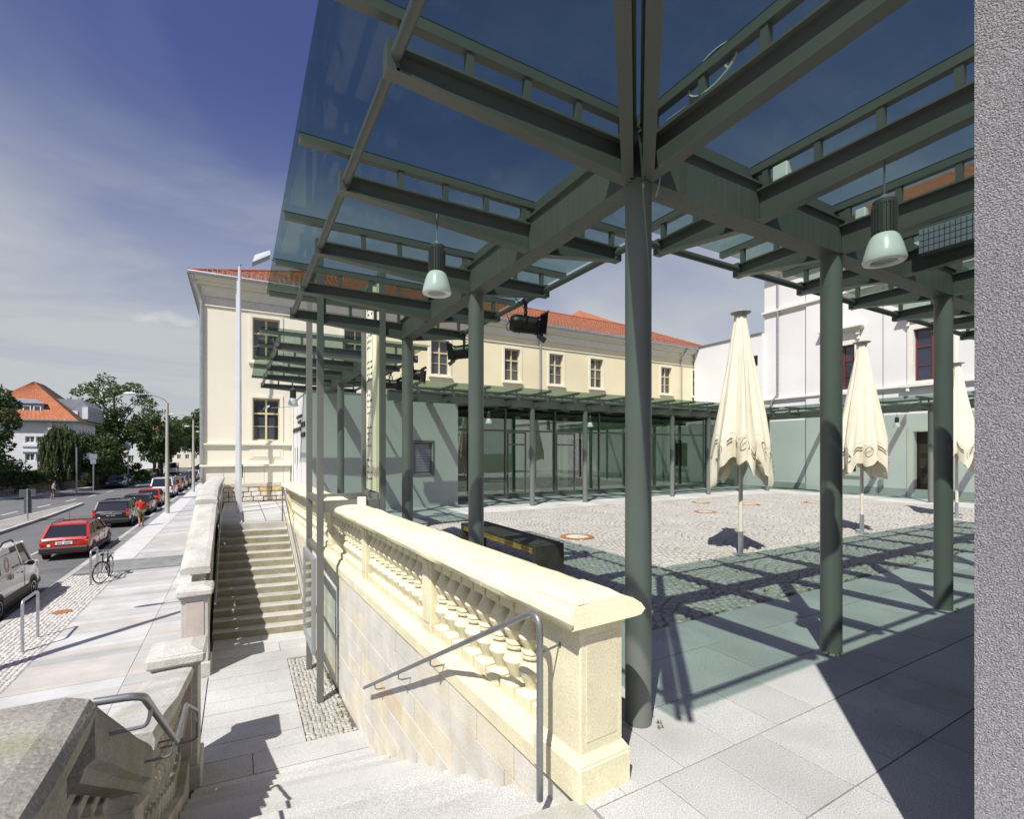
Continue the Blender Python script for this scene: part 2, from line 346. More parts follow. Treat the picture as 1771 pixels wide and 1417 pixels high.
# ------------------------------------------------------------------ mesh helpers
BASE = {}
class MB:
    def __init__(s, k=M):
        s.v = []; s.f = []; s.k = k
    def add(s, vs, fs):
        n = len(s.v)
        s.v.extend([tuple(p) for p in vs]); s.f.extend([tuple(i + n for i in f) for f in fs])
        return s
    def box(s, x0, y0, z0, x1, y1, z1):
        if x0 > x1: x0, x1 = x1, x0
        if y0 > y1: y0, y1 = y1, y0
        if z0 > z1: z0, z1 = z1, z0
        return s.add([(x0, y0, z0), (x1, y0, z0), (x1, y1, z0), (x0, y1, z0), (x0, y0, z1), (x1, y0, z1), (x1, y1, z1), (x0, y1, z1)],
                     [(0, 3, 2, 1), (4, 5, 6, 7), (0, 1, 5, 4), (1, 2, 6, 5), (2, 3, 7, 6), (3, 0, 4, 7)])
    def cbox(s, x0, y0, z0, x1, y1, z1, c=0.01, jit=0.0, rn=rng):
        """box with chamfered edges"""
        if x0 > x1: x0, x1 = x1, x0
        if y0 > y1: y0, y1 = y1, y0
        X = (x0, x1); Y = (y0, y1); Z = (z0, z1)
        vs = []; idx = {}
        for i in (0, 1):
            for j in (0, 1):
                for k in (0, 1):
                    sxx = c if i == 0 else -c; syy = c if j == 0 else -c; szz = c if k == 0 else -c
                    q = [rn.uniform(-jit, jit) for _ in range(3)] if jit else (0, 0, 0)
                    p = (X[i] + q[0], Y[j] + q[1], Z[k] + q[2])
                    idx[(i, j, k, 0)] = len(vs); vs.append((p[0], p[1] + syy, p[2] + szz))
                    idx[(i, j, k, 1)] = len(vs); vs.append((p[0] + sxx, p[1], p[2] + szz))
                    idx[(i, j, k, 2)] = len(vs); vs.append((p[0] + sxx, p[1] + syy, p[2]))
        fs = []
        for i in (0, 1):
            q = [idx[(i, 0, 0, 0)], idx[(i, 1, 0, 0)], idx[(i, 1, 1, 0)], idx[(i, 0, 1, 0)]]
            fs.append(q if i == 1 else q[::-1])
            q = [idx[(0, i, 0, 1)], idx[(1, i, 0, 1)], idx[(1, i, 1, 1)], idx[(0, i, 1, 1)]]
            fs.append(q if i == 0 else q[::-1])
            q = [idx[(0, 0, i, 2)], idx[(1, 0, i, 2)], idx[(1, 1, i, 2)], idx[(0, 1, i, 2)]]
            fs.append(q if i == 1 else q[::-1])
        for a in (0, 1):
            for b in (0, 1):
                fs.append([idx[(a, b, 0, 0)], idx[(a, b, 1, 0)], idx[(a, b, 1, 1)], idx[(a, b, 0, 1)]])
                fs.append([idx[(a, 0, b, 0)], idx[(a, 1, b, 0)], idx[(a, 1, b, 2)], idx[(a, 0, b, 2)]])
                fs.append([idx[(0, a, b, 1)], idx[(1, a, b, 1)], idx[(1, a, b, 2)], idx[(0, a, b, 2)]])
                for k in (0, 1):
                    fs.append([idx[(a, b, k, 0)], idx[(a, b, k, 1)], idx[(a, b, k, 2)]])
        return s.add(vs, fs)
    def prism(s, pts, vec):
        """closed polygon (3D points) extruded by vec"""
        n = len(pts)
        a = [tuple(p) for p in pts]; b = [(p[0] + vec[0], p[1] + vec[1], p[2] + vec[2]) for p in pts]
        return s.add(a + b, [tuple(range(n))[::-1], tuple(range(n, 2 * n))] + [(i, (i + 1) % n, n + (i + 1) % n, n + i) for i in range(n)])
    def poly(s, pts):
        return s.add(pts, [tuple(range(len(pts)))])
    def bar(s, p, q, w, h, up=(0, 0, 1)):
        p = Vector(p); q = Vector(q); d = (q - p).normalized(); u = Vector(up)
        sd_ = d.cross(u)
        if sd_.length < 1e-5: sd_ = Vector((1, 0, 0))
        sd_.normalize(); uu = sd_.cross(d).normalized()
        a = sd_ * (w / 2); b = uu * (h / 2)
        vs = [p - a - b, p + a - b, p + a + b, p - a + b, q - a - b, q + a - b, q + a + b, q - a + b]
        return s.add(vs, [(0, 1, 2, 3), (7, 6, 5, 4), (0, 4, 5, 1), (1, 5, 6, 2), (2, 6, 7, 3), (3, 7, 4, 0)])
    def tube(s, path, r, n=10, caps=True):
        pts = [Vector(p) for p in path]
        rs = r if isinstance(r, (list, tuple)) else [r] * len(pts)
        ref = None; rings = []
        for i, p in enumerate(pts):
            if i == 0: d = pts[1] - p
            elif i == len(pts) - 1: d = p - pts[i - 1]
            else: d = (pts[i + 1] - p).normalized() + (p - pts[i - 1]).normalized()
            d.normalize()
            if ref is None:
                ref = Vector((0, 0, 1)) if abs(d.z) < 0.9 else Vector((1, 0, 0))
            a = d.cross(ref)
            if a.length < 1e-4: a = d.orthogonal()
            a.normalize(); b = d.cross(a).normalized(); ref = -b if False else a.cross(d)
            rings.append([p + (a * math.cos(2 * math.pi * k / n) + b * math.sin(2 * math.pi * k / n)) * rs[i] for k in range(n)])
        vs = [v for rr in rings for v in rr]; fs = []
        for i in range(len(rings) - 1):
            for k in range(n):
                fs.append((i * n + k, i * n + (k + 1) % n, (i + 1) * n + (k + 1) % n, (i + 1) * n + k))
        if caps:
            fs.append(tuple(range(n))[::-1]); fs.append(tuple((len(rings) - 1) * n + k for k in range(n)))
        return s.add(vs, fs)
    def lathe(s, prof, cx=0, cy=0, z0=0, n=16, axis=None, caps=True):
        """profile of (radius, height) turned about a vertical axis, or about axis=(origin, direction)"""
        if axis:
            o = Vector(axis[0]); d = Vector(axis[1]).normalized(); a = d.orthogonal().normalized(); b = d.cross(a)
        else:
            o = Vector((cx, cy, z0)); d = Vector((0, 0, 1)); a = Vector((1, 0, 0)); b = Vector((0, 1, 0))
        vs = []
        for r, z in prof:
            for k in range(n):
                th = 2 * math.pi * k / n
                vs.append(o + d * z + (a * math.cos(th) + b * math.sin(th)) * r)
        fs = []
        for i in range(len(prof) - 1):
            for k in range(n):
                fs.append((i * n + k, i * n + (k + 1) % n, (i + 1) * n + (k + 1) % n, (i + 1) * n + k))
        if caps:
            fs.append(tuple(range(n))[::-1]); fs.append(tuple((len(prof) - 1) * n + k for k in range(n)))
        return s.add(vs, fs)
    def mesh(s, name, smooth=False, off=(0, 0, 0), sharp=None):
        me = bpy.data.meshes.new(name)
        k = s.k
        me.from_pydata([((p[0] - off[0]) * k, (p[1] - off[1]) * k, (p[2] - off[2]) * k) for p in s.v], [], s.f)
        if smooth:
            me.polygons.foreach_set('use_smooth', [True] * len(me.polygons))
            if sharp:
                me.set_sharp_from_angle(angle=R(sharp))
        return me
    def build(s, name, m, parent=None, smooth=False, sharp=40):
        off = BASE.get(parent.name, (0, 0, 0)) if parent else (0, 0, 0)
        me = s.mesh(name, smooth, off, sharp)
        me.materials.append(m)
        return link(name, me, parent)
def link(name, me, parent=None, loc=None, rot=None, scale=None):
    o = bpy.data.objects.new(name, me)
    COL.objects.link(o)
    if parent:
        o.parent = parent
        if parent.name in BASE: BASE[o.name] = BASE[parent.name]
    if loc: o.location = loc
    if rot: o.rotation_euler = rot
    if scale: o.scale = scale
    return o
def tag(o, label=None, cat=None, group=None, kind=None):
    if label: o['label'] = label
    if cat: o['category'] = cat
    if group: o['group'] = group
    if kind: o['kind'] = kind
    return o
def thing(name, loc, label, cat, group=None, rz=0, world_parts=True):
    """an Empty at the thing's base (drawing units); parts built under it are given in scene coordinates"""
    o = bpy.data.objects.new(name, None)
    COL.objects.link(o)
    o.location = (loc[0] * M, loc[1] * M, loc[2] * M)
    o.rotation_euler = (0, 0, rz)
    o.empty_display_size = 0.2
    if world_parts: BASE[o.name] = tuple(loc)
    return tag(o, label, cat, group)
def structure(o):
    o['kind'] = 'structure'
    return o
def copy_tree(o, parent=None):
    c = o.copy(); COL.objects.link(c); c.parent = parent
    for ch in list(o.children):
        copy_tree(ch, c)
    return c
def quads_object(name, verts, faces, m, parent=None, smooth=False):
    """large joined geometry from numpy arrays (already in metres, already relative to the parent)"""
    me = bpy.data.meshes.new(name)
    nv = len(verts); nf = len(faces); q = faces.shape[1]
    me.vertices.add(nv); me.vertices.foreach_set('co', np.ascontiguousarray(verts, dtype=np.float32).ravel())
    me.loops.add(nf * q); me.loops.foreach_set('vertex_index', np.ascontiguousarray(faces, dtype=np.int32).ravel())
    me.polygons.add(nf); me.polygons.foreach_set('loop_start', np.arange(0, nf * q, q, dtype=np.int32))
    me.polygons.foreach_set('loop_total', np.full(nf, q, dtype=np.int32))
    me.update(calc_edges=True)
    if smooth: me.polygons.foreach_set('use_smooth', np.ones(nf, dtype=bool))
    me.materials.append(m)
    return link(name, me, parent)

def frustum_stones(name, cx, cy, hx, hy, z0, z1, m, parent, ang=None, shrink=0.82, seed=1):
    """many small set stones: arrays of centres and half sizes -> one joined mesh (top and four sides each)"""
    r = np.random.RandomState(seed); n = len(cx)
    ang = np.zeros(n) if ang is None else ang
    ca, sa = np.cos(ang), np.sin(ang)
    off = BASE.get(parent.name, (0, 0, 0)) if parent else (0, 0, 0)
    zt = z1 + r.uniform(-0.004, 0.004, n)
    V = np.zeros((n, 8, 3))
    for k, (a, b) in enumerate(((-1, -1), (1, -1), (1, 1), (-1, 1))):
        for lev in (0, 1):
            sh = 1.0 if lev == 0 else shrink
            jx = r.uniform(0.84, 1.08, n); jy = r.uniform(0.84, 1.08, n)
            x = a * hx * sh * jx; y = b * hy * sh * jy
            V[:, k + 4 * lev, 0] = cx + x * ca - y * sa - off[0]
            V[:, k + 4 * lev, 1] = cy + x * sa + y * ca - off[1]
            V[:, k + 4 * lev, 2] = (z0 if lev == 0 else zt + r.uniform(-0.003, 0.003, n)) - off[2]
    Fq = np.array([[4, 5, 6, 7], [0, 1, 5, 4], [1, 2, 6, 5], [2, 3, 7, 6], [3, 0, 4, 7]])
    F = (Fq[None] + (np.arange(n) * 8)[:, None, None]).reshape(-1, 4)
    return quads_object(name, V.reshape(-1, 3) * M, F, m, parent)
# ------------------------------------------------------------------ ground, street, pavements
ZS, ZR = -1.75, -1.87          # sidewalk and carriageway levels (terrace is 0)
g = MB(); g.add([(-900, -900, -2.3), (900, -900, -2.3), (900, 1500, -2.3), (-900, 1500, -2.3)], [(0, 1, 2, 3)])
structure(g.build('ground', EARTH))

def sheet(name, pts, z, m, thick=0.3):
    b = MB(); b.prism([(x, y, z - thick) for x, y in pts], (0, 0, thick))
    return structure(b.build(name, m))
road = sheet('road', [(-6.3, -40), (-6.3, 180), (-12.5, 180), (-11.4, 80), (-12.2, 60), (-15.6, 50), (-18.5, 40), (-22, 20), (-22, -40)], ZR, ASPH)
lane = sheet('parking_lane', [(-4.26, -40), (-4.26, 180), (-6.3, 180), (-6.3, -40)], ZR - 0.004, PAVER)
side = sheet('sidewalk', [(-0.74, -20), (-0.74, 20), (-1.2, 24), (-1.2, 180), (-4.1, 180), (-4.1, -20)], ZS - 0.022, JOINT, 0.4)
farwalk = sheet('far_sidewalk', [(-12.5, 180), (-11.4, 80), (-12.2, 60), (-15.6, 50), (-18.5, 40), (-22, 20), (-22, -40), (-24.5, -40), (-24.5, 20), (-21, 41), (-17.9, 51.3), (-14.2, 61.5), (-13.3, 82), (-14.4, 180)], ZS + 0.0, WALKW, 0.4)
garden = sheet('garden', [(-24.52, -40), (-24.52, 20), (-21.02, 41), (-17.92, 51.3), (-14.22, 61.5), (-13.32, 82), (-14.42, 180), (-120, 180), (-120, -40)], ZS - 0.01, mat('lawn', (0.055, 0.085, 0.025), rough=1.0, var=0.3, scale=1.5), 0.4)
# granite kerb, stone by stone
y = 2.0; i = 0
while y < 60:
    ln = rng.uniform(0.7, 0.95) if y < 40 else 1.6
    b = MB(); b.cbox(-4.26, y, ZR - 0.1, -4.10, y + ln - 0.012, ZS, 0.012)
    b.build('kerb_stone', STEP, side)
    y += ln
b = MB(); b.box(-4.26, 60.01, ZR - 0.1, -4.10, 180, ZS); b.build('kerb_far', STEP, side)
b = MB(); b.box(-4.26, -20, ZR - 0.1, -4.10, 1.99, ZS); b.build('kerb_near', STEP, side)
# drainage row of pale stones in the lane
b = MB(); b.box(-4.40, 2, ZR - 0.05, -4.27, 60, ZR + 0.004); b.build('gutter_row', OLDLIT, lane)
# mosaic cobbles beside the kerb
xs = np.arange(-4.05, -2.99, 0.078); ys = np.arange(2.0, 17.95, 0.078)
gx, gy = np.meshgrid(xs, ys); gx = gx.ravel(); gy = gy.ravel()
r_ = np.random.RandomState(3)
gx = gx + r_.uniform(-0.012, 0.012, len(gx)); gy = gy + r_.uniform(-0.012, 0.012, len(gy)) + 0.02 * np.sin(gx * 9)
o = frustum_stones('mosaic_cobbles', gx, gy, 0.034, 0.034, ZS - 0.03, ZS - 0.002, COBP, side, r_.uniform(-.2, .2, len(gx)), seed=4)
o['kind'] = 'stuff'
b = MB(); b.box(-4.09, 1.0, ZS - 0.03, -2.985, 17.97, ZS - 0.012); b.build('cobble_bed', mat('cobble_bed', (0.33, 0.30, 0.28), rough=1, var=0.2), side)
# stone slabs of the sidewalk, in courses across the walk
def courses(y0, y1, cols, jw=0.008, hmin=0.24, hmax=0.46):
    y = y0
    while y < y1 - 0.05:
        h = min(rng.uniform(hmin, hmax), y1 - y)
        if y1 - y - h < 0.12: h = y1 - y
        for (xa, xb, split) in cols:
            cuts = [xa]
            if split and rng.random() < 0.6: cuts.append(xa + (xb - xa) * rng.uniform(0.3, 0.7))
            cuts.append(xb)
            for k in range(len(cuts) - 1):
                # joints run slightly askew, as laid
                s_ = -0.02
                x0, x1 = cuts[k] + jw / 2, cuts[k + 1] - jw / 2
                q = [(x0, y + s_ * x0 + jw / 2), (x1, y + s_ * x1 + jw / 2), (x1, y + h + s_ * x1 - jw / 2), (x0, y + h + s_ * x0 - jw / 2)]
                dz = rng.uniform(-0.002, 0.002)
                b = MB(); b.prism([(p[0], p[1], ZS - 0.05) for p in q], (0, 0, 0.05 + dz)); b.build('slab', WALK, side)
        y += h
courses(1.6, 17.9, [(-2.98, -1.52, False), (-1.52, -0.76, False)])
courses(19.75, 44.0, [(-2.98, -1.52, False), (-1.52, -1.2, False)], hmin=0.4, hmax=0.75)
b = MB(); b.box(-2.98, 45.3, ZS - 0.05, -1.2, 178, ZS); b.build('walk_far', FARSLAB, side)
# pale strip beyond the driveway and the dark crossing bands
b = MB(); b.box(-3.78, 19.95, ZS - 0.05, -2.99, 44.0, ZS + 0.001); b.build('pale_strip', WALKW, side)
b = MB(); b.box(-4.09, 19.95, ZS - 0.05, -3.79, 178, ZS - 0.002); b.build('edge_strip', DARKP, side)
b = MB(); b.box(-3.78, 45.3, ZS - 0.05, -2.99, 178, ZS + 0.001); b.build('pale_strip', WALKW, side)
b = MB(); b.prism([(-4.09, 18.22, ZS - 0.05), (-0.80, 18.02, ZS - 0.05), (-0.80, 19.78, ZS - 0.05), (-4.09, 19.94, ZS - 0.05)], (0, 0, 0.049)); b.build('crossing_band', DARKP, side)
b = MB(); b.box(-3.78, 44.02, ZS - 0.05, -1.2, 45.28, ZS - 0.001); b.build('crossing_band', DARKP, side)
# traffic island
isl = sheet('traffic_island', [(-9.2, 20), (-9.1, 36), (-9.3, 43.5), (-9.6, 43.5), (-10.6, 33), (-11.2, 20)], ZR + 0.11, ISLAND, 0.2)
pts = [(-9.2, 20), (-9.1, 36), (-9.3, 43.5), (-9.6, 43.5), (-10.6, 33), (-11.2, 20)]
for k in range(5):
    (xa, ya), (xb, yb) = pts[k], pts[k + 1]
    n = max(1, int(math.hypot(xb - xa, yb - ya) / 1.2))
    for j in range(n):
        p = (xa + (xb - xa) * j / n, ya + (yb - ya) * j / n, ZR + 0.05); q = (xa + (xb - xa) * (j + 0.985) / n, ya + (yb - ya) * (j + 0.985) / n, ZR + 0.05)
        b = MB(); b.bar(p, q, 0.14, 0.15); b.build('kerb_stone', OLDLIT, isl)
# painted centre line
MARK = mat('road_paint', (0.62, 0.62, 0.60), rough=0.8, var=0.15, scale=8)
for k in range(10):
    y0 = 30 + k * 4.2
    xm = -11.2 - (0.10 * (44 - y0) if y0 < 44 else 0) + (max(0, y0 - 44) * 0.09)
    b = MB(); b.prism([(xm - .06, y0, ZR - 0.02), (xm + .06, y0, ZR - 0.02), (xm + .16, y0 + 2.0, ZR - 0.02), (xm + .04, y0 + 2.0, ZR - 0.02)], (0, 0, 0.024)); b.build('lane_mark', MARK, road)
b = MB(); b.box(-6.36, 12, ZR - 0.05, -6.28, 120, ZR + 0.003); b.build('lane_edge_stones', OLDLIT, road)

# ------------------------------------------------------------------ terrace and courtyard (level 0)
ter = MB()
ter.box(1.62, -6, -0.4, 30, 13.9, -0.03)
ter.box(-0.5, -6, -0.4, 1.62, 1.70, -0.03)
ter.box(1.15, 13.9, -0.4, 30, 19.35, -0.03)
ter.box(-0.45, 13.65, -0.4, 1.15, 19.35, -0.03)
terrace = structure(ter.build('terrace', JOINT))
def slab(x0, y0, x1, y1, par=terrace, m=SLAB, j=0.0035, z=0.0):
    b = MB(); b.cbox(x0 + j, y0 + j, z - 0.05, x1 - j, y1 - j, z + rng.uniform(-0.0015, 0.0015), 0.0025); b.build('slab', m, par)
rows = [-1.38, -0.84, -0.30, 0.24, 0.78, 1.32, 1.86, 2.40, 2.94, 3.455]
for i in range(len(rows) - 1):
    ya, yb = rows[i], rows[i + 1]
    x = -0.4 if ya < 1.2 else 1.505
    if 1.2 < ya < 1.8: x = 1.52
    x_end = 12.0
    x0 = x
    first = True
    while x0 < x_end:
        if ya < 0.2 and x0 > 2.6: break
        ln = 0.43
        if first: ln = 0.22 + (0.21 if i % 2 else 0.0); first = False
        slab(x0, ya, x0 + ln, yb); x0 += ln
# pieces between the head of the stair and the pedestal
slab(-0.4, 1.32, 0.55, 1.70); slab(0.55, 1.32, 1.52, 1.70)
b = MB(); b.prism([(-0.4, 1.705, -0.146), (1.50, 1.705, -0.146), (1.50, 1.955, -0.146), (-0.4, 2.225, -0.146)], (0, 0, 0.146)); b.build('edge_stone', STEP, terrace)
# slabs behind the balustrade, under the west wing
y = 3.455
while y < 12.35:
    x0 = 1.80; k = 0
    while x0 < 3.42:
        ln = min(0.55, 3.455 - x0)
        slab(x0, y, x0 + ln, min(y + 0.8, 12.4)); x0 += ln
    y += 0.8
b = MB(); b.box(1.55, 12.41, -0.06, 22.9, 15.87, -0.001); b.build('paving_far', FARSLAB, terrace)
b = MB(); b.box(19.92, -4, -0.06, 23.25, 12.40, -0.001); b.build('paving_side', FARSLAB, terrace)
b = MB(); b.box(12.1, -4, -0.06, 19.9, 3.45, -0.001); b.build('paving_side', FARSLAB, terrace)
# courtyard cobbles laid in shallow arcs
xs = np.arange(3.50, 19.9, 0.092); ys = np.arange(3.2, 12.9, 0.086)
gx, gy = np.meshgrid(xs, ys); gx = gx.ravel(); gy = gy.ravel()
r_ = np.random.RandomState(5)
W_ = 1.35; ph = (gx % W_) / W_ * 2 - 1
yo = 0.30 * (1 - ph ** 2); ang = np.arctan(-0.30 * 4 * ph / W_) * 0.9
gx = gx + r_.uniform(-0.014, 0.014, len(gx)) + 0.046 * ((np.round((gy - 3.2) / 0.086)).astype(int) % 2); gy2 = gy + yo + r_.uniform(-0.010, 0.010, len(gy))
keep = (gy2 > 3.50) & (gy2 < 12.37) & (gx < 19.86)
cov = [(6.10, 8.05, .34), (14.9, 10.2, .34), (17.4, 9.4, .36), (11.9, 9.55, .3), (14.0, 11.4, .3)]
for (cx, cy, cr) in cov:
    keep &= ((gx - cx) ** 2 + (gy2 - cy) ** 2) > (cr + 0.03) ** 2
court = structure(MB().box(3.465, 3.465, -0.06, 19.90, 12.40, -0.016).build('courtyard', mat('cobble_joint', (0.27, 0.25, 0.21), rough=1, var=0.25, scale=3)))
o = frustum_stones('cobblestones', gx[keep], gy2[keep], 0.042, 0.039, -0.03, -0.002, COBB, court, ang[keep] + r_.uniform(-.12, .12, keep.sum()), seed=6)
o['kind'] = 'stuff'
COVER_LAB = ['round manhole cover with rusty ring on the cobbles beside the bench', 'round rusty manhole cover on the cobbles left of the nearest parasol pole, far back',
             'rusty manhole cover on the cobbles right of the nearest parasol, in front', 'small rusty manhole cover showing just right of the nearest column', 'rusty manhole cover behind the nearest parasol pole']
for (cx, cy, cr), lb in zip(cov, COVER_LAB):
    t_ = thing('manhole_cover', (cx, cy, 0), lb, 'manhole cover', 'manhole covers in the courtyard')
    MB().lathe([(cr, -0.03), (cr, 0.004), (cr * 0.70, 0.006), (cr * 0.70, -0.03)], cx, cy, 0, 28).build('ring', RUST, t_)
    MB().lathe([(cr * 0.69, -0.03), (cr * 0.69, 0.0), (cr * 0.3, 0.004)], cx, cy, 0, 24).build('cover_plate', CONCL, t_)
# sidewalk cover
t_ = thing('utility_cover', (-3.35, 14.05, ZS), 'oval rusty utility cover set in the pale cobbles of the sidewalk', 'manhole cover')
MB().lathe([(0.17, -0.03), (0.17, 0.006), (0.13, 0.009), (0.12, 0.006)], -3.35, 14.05, ZS, 20).build('cover_plate', RUST, t_)

# ------------------------------------------------------------------ stairs and landing
def wallx(y):            # outer face of the retaining wall
    return 1.5 - 0.04 * (y - 1.95)
stair = thing('lower_stair', (0.5, 3.7, ZS), 'wide worn granite stair falling from the viewer to the landing', 'stair')
for k in range(1, 12):
    za = -0.1459 * k
    ya, yb = 1.97 + 0.315 * (k - 1), 1.97 + 0.315 * k
    f = lambda x, yy: yy - 0.14 * (x - 1.45)
    xl, xr_ = -0.40, wallx(ya) + 0.03
    nseg = [xl, xr_]
    for s_ in range(1):
        a, c_ = nseg[s_] + (0.003 if s_ else 0), nseg[s_ + 1]
        b = MB()
        p = [(a, f(a, ya) - 0.03), (c_, f(c_, ya) - 0.03), (c_, f(c_, yb) + rng.uniform(-.004, .004)), (a, f(a, yb) + rng.uniform(-.004, .004))]
        b.prism([(q[0], q[1], za - 0.30) for q in p], (0, 0, 0.285))
        # rounded worn nosing: a slightly smaller top sheet
        p2 = [(a, f(a, ya) - 0.03), (c_, f(c_, ya) - 0.03), (c_, p[2][1] - 0.014), (a, p[3][1] - 0.014)]
        n0 = len(b.v)
        b.add([(q[0], q[1], za) for q in p2] + [(q[0], q[1], za - 0.015) for q in p], [(0, 1, 2, 3), (3, 2, 6, 7), (0, 3, 7, 4), (1, 5, 6, 2)])
        b.build('step', SLAB, stair)
land = structure(MB().prism([(-0.78, 4.6, -2.2), (1.7, 4.6, -2.2), (1.5, 11, -2.2), (-0.78, 11, -2.2)], (0, 0, 2.2 + ZS - 0.025)).build('landing', JOINT))
# landing slabs, long courses across
y = 5.36; k = 0; PATCH = [99, 0]
while y < 10.35:
    h = rng.choice([0.36, 0.42, 0.47])
    if y + h > 10.2: h = 10.46 - y
    f = lambda x, yy: yy - 0.10 * (x - 1.3)
    patch = 6.35 < y + h / 2 < 8.75
    if patch: PATCH = [min(PATCH[0], y), max(PATCH[1], y + h)]
    x_end = 0.72 if patch else wallx(y) + 0.02
    cuts = [-0.40, x_end] if (k % 3 == 0 or patch) else [-0.40, rng.uniform(0.1, 0.8), x_end]
    for s_ in range(len(cuts) - 1):
        a, c_ = cuts[s_] + 0.004, cuts[s_ + 1] - 0.004
        b = MB(); p = [(a, f(a, y) + .005), (c_, f(c_, y) + .005), (c_, f(c_, y + h) - .005), (a, f(a, y + h) - .005)]
        b.prism([(q[0], q[1], ZS - 0.06) for q in p], (0, 0, 0.06 + rng.uniform(-.002, .002))); b.build('slab', SLAB, land)
    y += h; k += 1
# edge strip and threshold slabs of the gateway to the sidewalk
for (ya, yb) in ((6.62, 7.35), (7.35, 8.1), (8.1, 8.86)):
    b = MB(); b.box(-0.755, ya + .005, ZS - 0.06, -0.41, yb - .005, ZS + 0.001); b.build('slab', WALK, land)
xs = np.arange(0.755, 1.36, 0.054); ys = np.arange(6.0, 9.0, 0.054)
gx, gy = np.meshgrid(xs, ys); gx = gx.ravel(); gy = gy.ravel()
kp = (gx < 1.5 - 0.04 * (gy - 1.95) - 0.03) & (gy > PATCH[0] + 0.03 - 0.10 * (gx - 1.3)) & (gy < PATCH[1] - 0.03 - 0.1 * (gx - 1.3))
gx, gy = gx[kp], gy[kp]; r_ = np.random.RandomState(8)
o = frustum_stones('small_cobbles', gx + r_.uniform(-.011, .011, len(gx)), gy + r_.uniform(-.011, .011, len(gx)), 0.025, 0.025, ZS - 0.03, ZS - 0.004, COBB, land, r_.uniform(-.5, .5, len(gx)), shrink=0.9, seed=9)
o['kind'] = 'stuff'
stair2 = thing('upper_stair', (0.35, 10.4, ZS), 'straight granite stair climbing to the far terrace with the flagpoles', 'stair')
for k in range(1, 13):
    za = -0.1346 * k
    f = lambda x, yy: yy - 0.17 * (x - 0.3)
    yb, ya = 13.43 - 0.2525 * (k - 1), 13.43 - 0.2525 * k
    xl, xr_ = -0.42, wallx(12) + 0.04
    cuts = [xl, xr_] if k % 2 else [xl, rng.uniform(0.1, 0.6), xr_]
    for s_ in range(len(cuts) - 1):
        a, c_ = cuts[s_] + .002, cuts[s_ + 1]
        b = MB(); p = [(a, f(a, ya)), (c_, f(c_, ya)), (c_, f(c_, yb) + .03), (a, f(a, yb) + .03)]
        b.prism([(q[0], q[1], za - 0.20) for q in p], (0, 0, 0.19))
        p2 = [(a, f(a, ya) + .010), (c_, f(c_, ya) + .010), (c_, f(c_, yb) + .03), (a, f(a, yb) + .03)]
        b.add([(q[0], q[1], za) for q in p2] + [(q[0], q[1], za - 0.010) for q in p], [(0, 1, 2, 3), (0, 4, 5, 1), (0, 3, 7, 4), (1, 5, 6, 2)])
        o = b.build('step', STEP, stair2)
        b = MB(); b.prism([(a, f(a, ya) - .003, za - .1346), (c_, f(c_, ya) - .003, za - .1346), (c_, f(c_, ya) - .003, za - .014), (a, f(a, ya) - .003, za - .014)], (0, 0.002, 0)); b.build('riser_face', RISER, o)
f = lambda x, yy: yy - 0.17 * (x - 0.3)
b = MB(); b.prism([(-0.42, f(-0.42, 13.43), -0.16), (1.17, f(1.17, 13.43), -0.16), (1.17, 13.62, -0.16), (-0.42, 13.75, -0.16)], (0, 0, 0.16)); b.build('step', STEP, stair2)
# far terrace slabs with open dark joints, slightly askew
for i in range(10):
    for j in range(4):
        x0 = -0.42 + j * 0.52; y0 = 13.66 + i * 0.60
        if x0 > 1.6: continue
        x1 = min(x0 + 0.52, 1.68); y1 = min(y0 + 0.60, 19.30)
        s_ = -0.12
        q = [(x0 + .011, y0 + .011 + s_ * (x0 - .3)), (x1 - .011, y0 + .011 + s_ * (x1 - .3)), (x1 - .011, y1 - .011 + s_ * (x1 - .3)), (x0 + .011, y1 - .011 + s_ * (x0 - .3))]
        b = MB(); b.prism([(p[0], p[1], -0.05) for p in q], (0, 0, 0.05)); b.build('slab', SLAB, terrace)
# ------------------------------------------------------------------ baluster shapes (shared)
def baluster_mesh(name, h=0.65, rmax=0.088, m=SAND):
    b = MB()
    pw = 0.080
    b.cbox(-pw, -pw, 0, pw, pw, 0.085, 0.006)
    b.cbox(-pw, -pw, h - 0.075, pw, pw, h, 0.006)
    zz = lambda t: 0.085 + t * (h - 0.16)
    prof = [(0.064, zz(0)), (0.042, zz(0.05)), (0.048, zz(0.10)), (0.073, zz(0.20)), (rmax, zz(0.29)), (0.073, zz(0.37)), (0.054, zz(0.42)), (0.050, zz(0.445)),
            (0.070, zz(0.455)), (0.072, zz(0.485)), (0.058, zz(0.495)), (0.058, zz(0.505)), (0.070, zz(0.515)), (0.070, zz(0.545)), (0.050, zz(0.555)),
            (0.054, zz(0.58)), (0.074, zz(0.64)), (rmax, zz(0.72)), (0.072, zz(0.81)), (0.044, zz(0.91)), (0.040, zz(0.95)), (0.056, zz(1.0))]
    b.lathe(prof, 0, 0, 0, 14, caps=False)
    me = b.mesh(name, True, sharp=35); me.materials.append(m)
    return me
BAL = baluster_mesh('baluster')
BAL2 = baluster_mesh('baluster_old', m=OLDST)

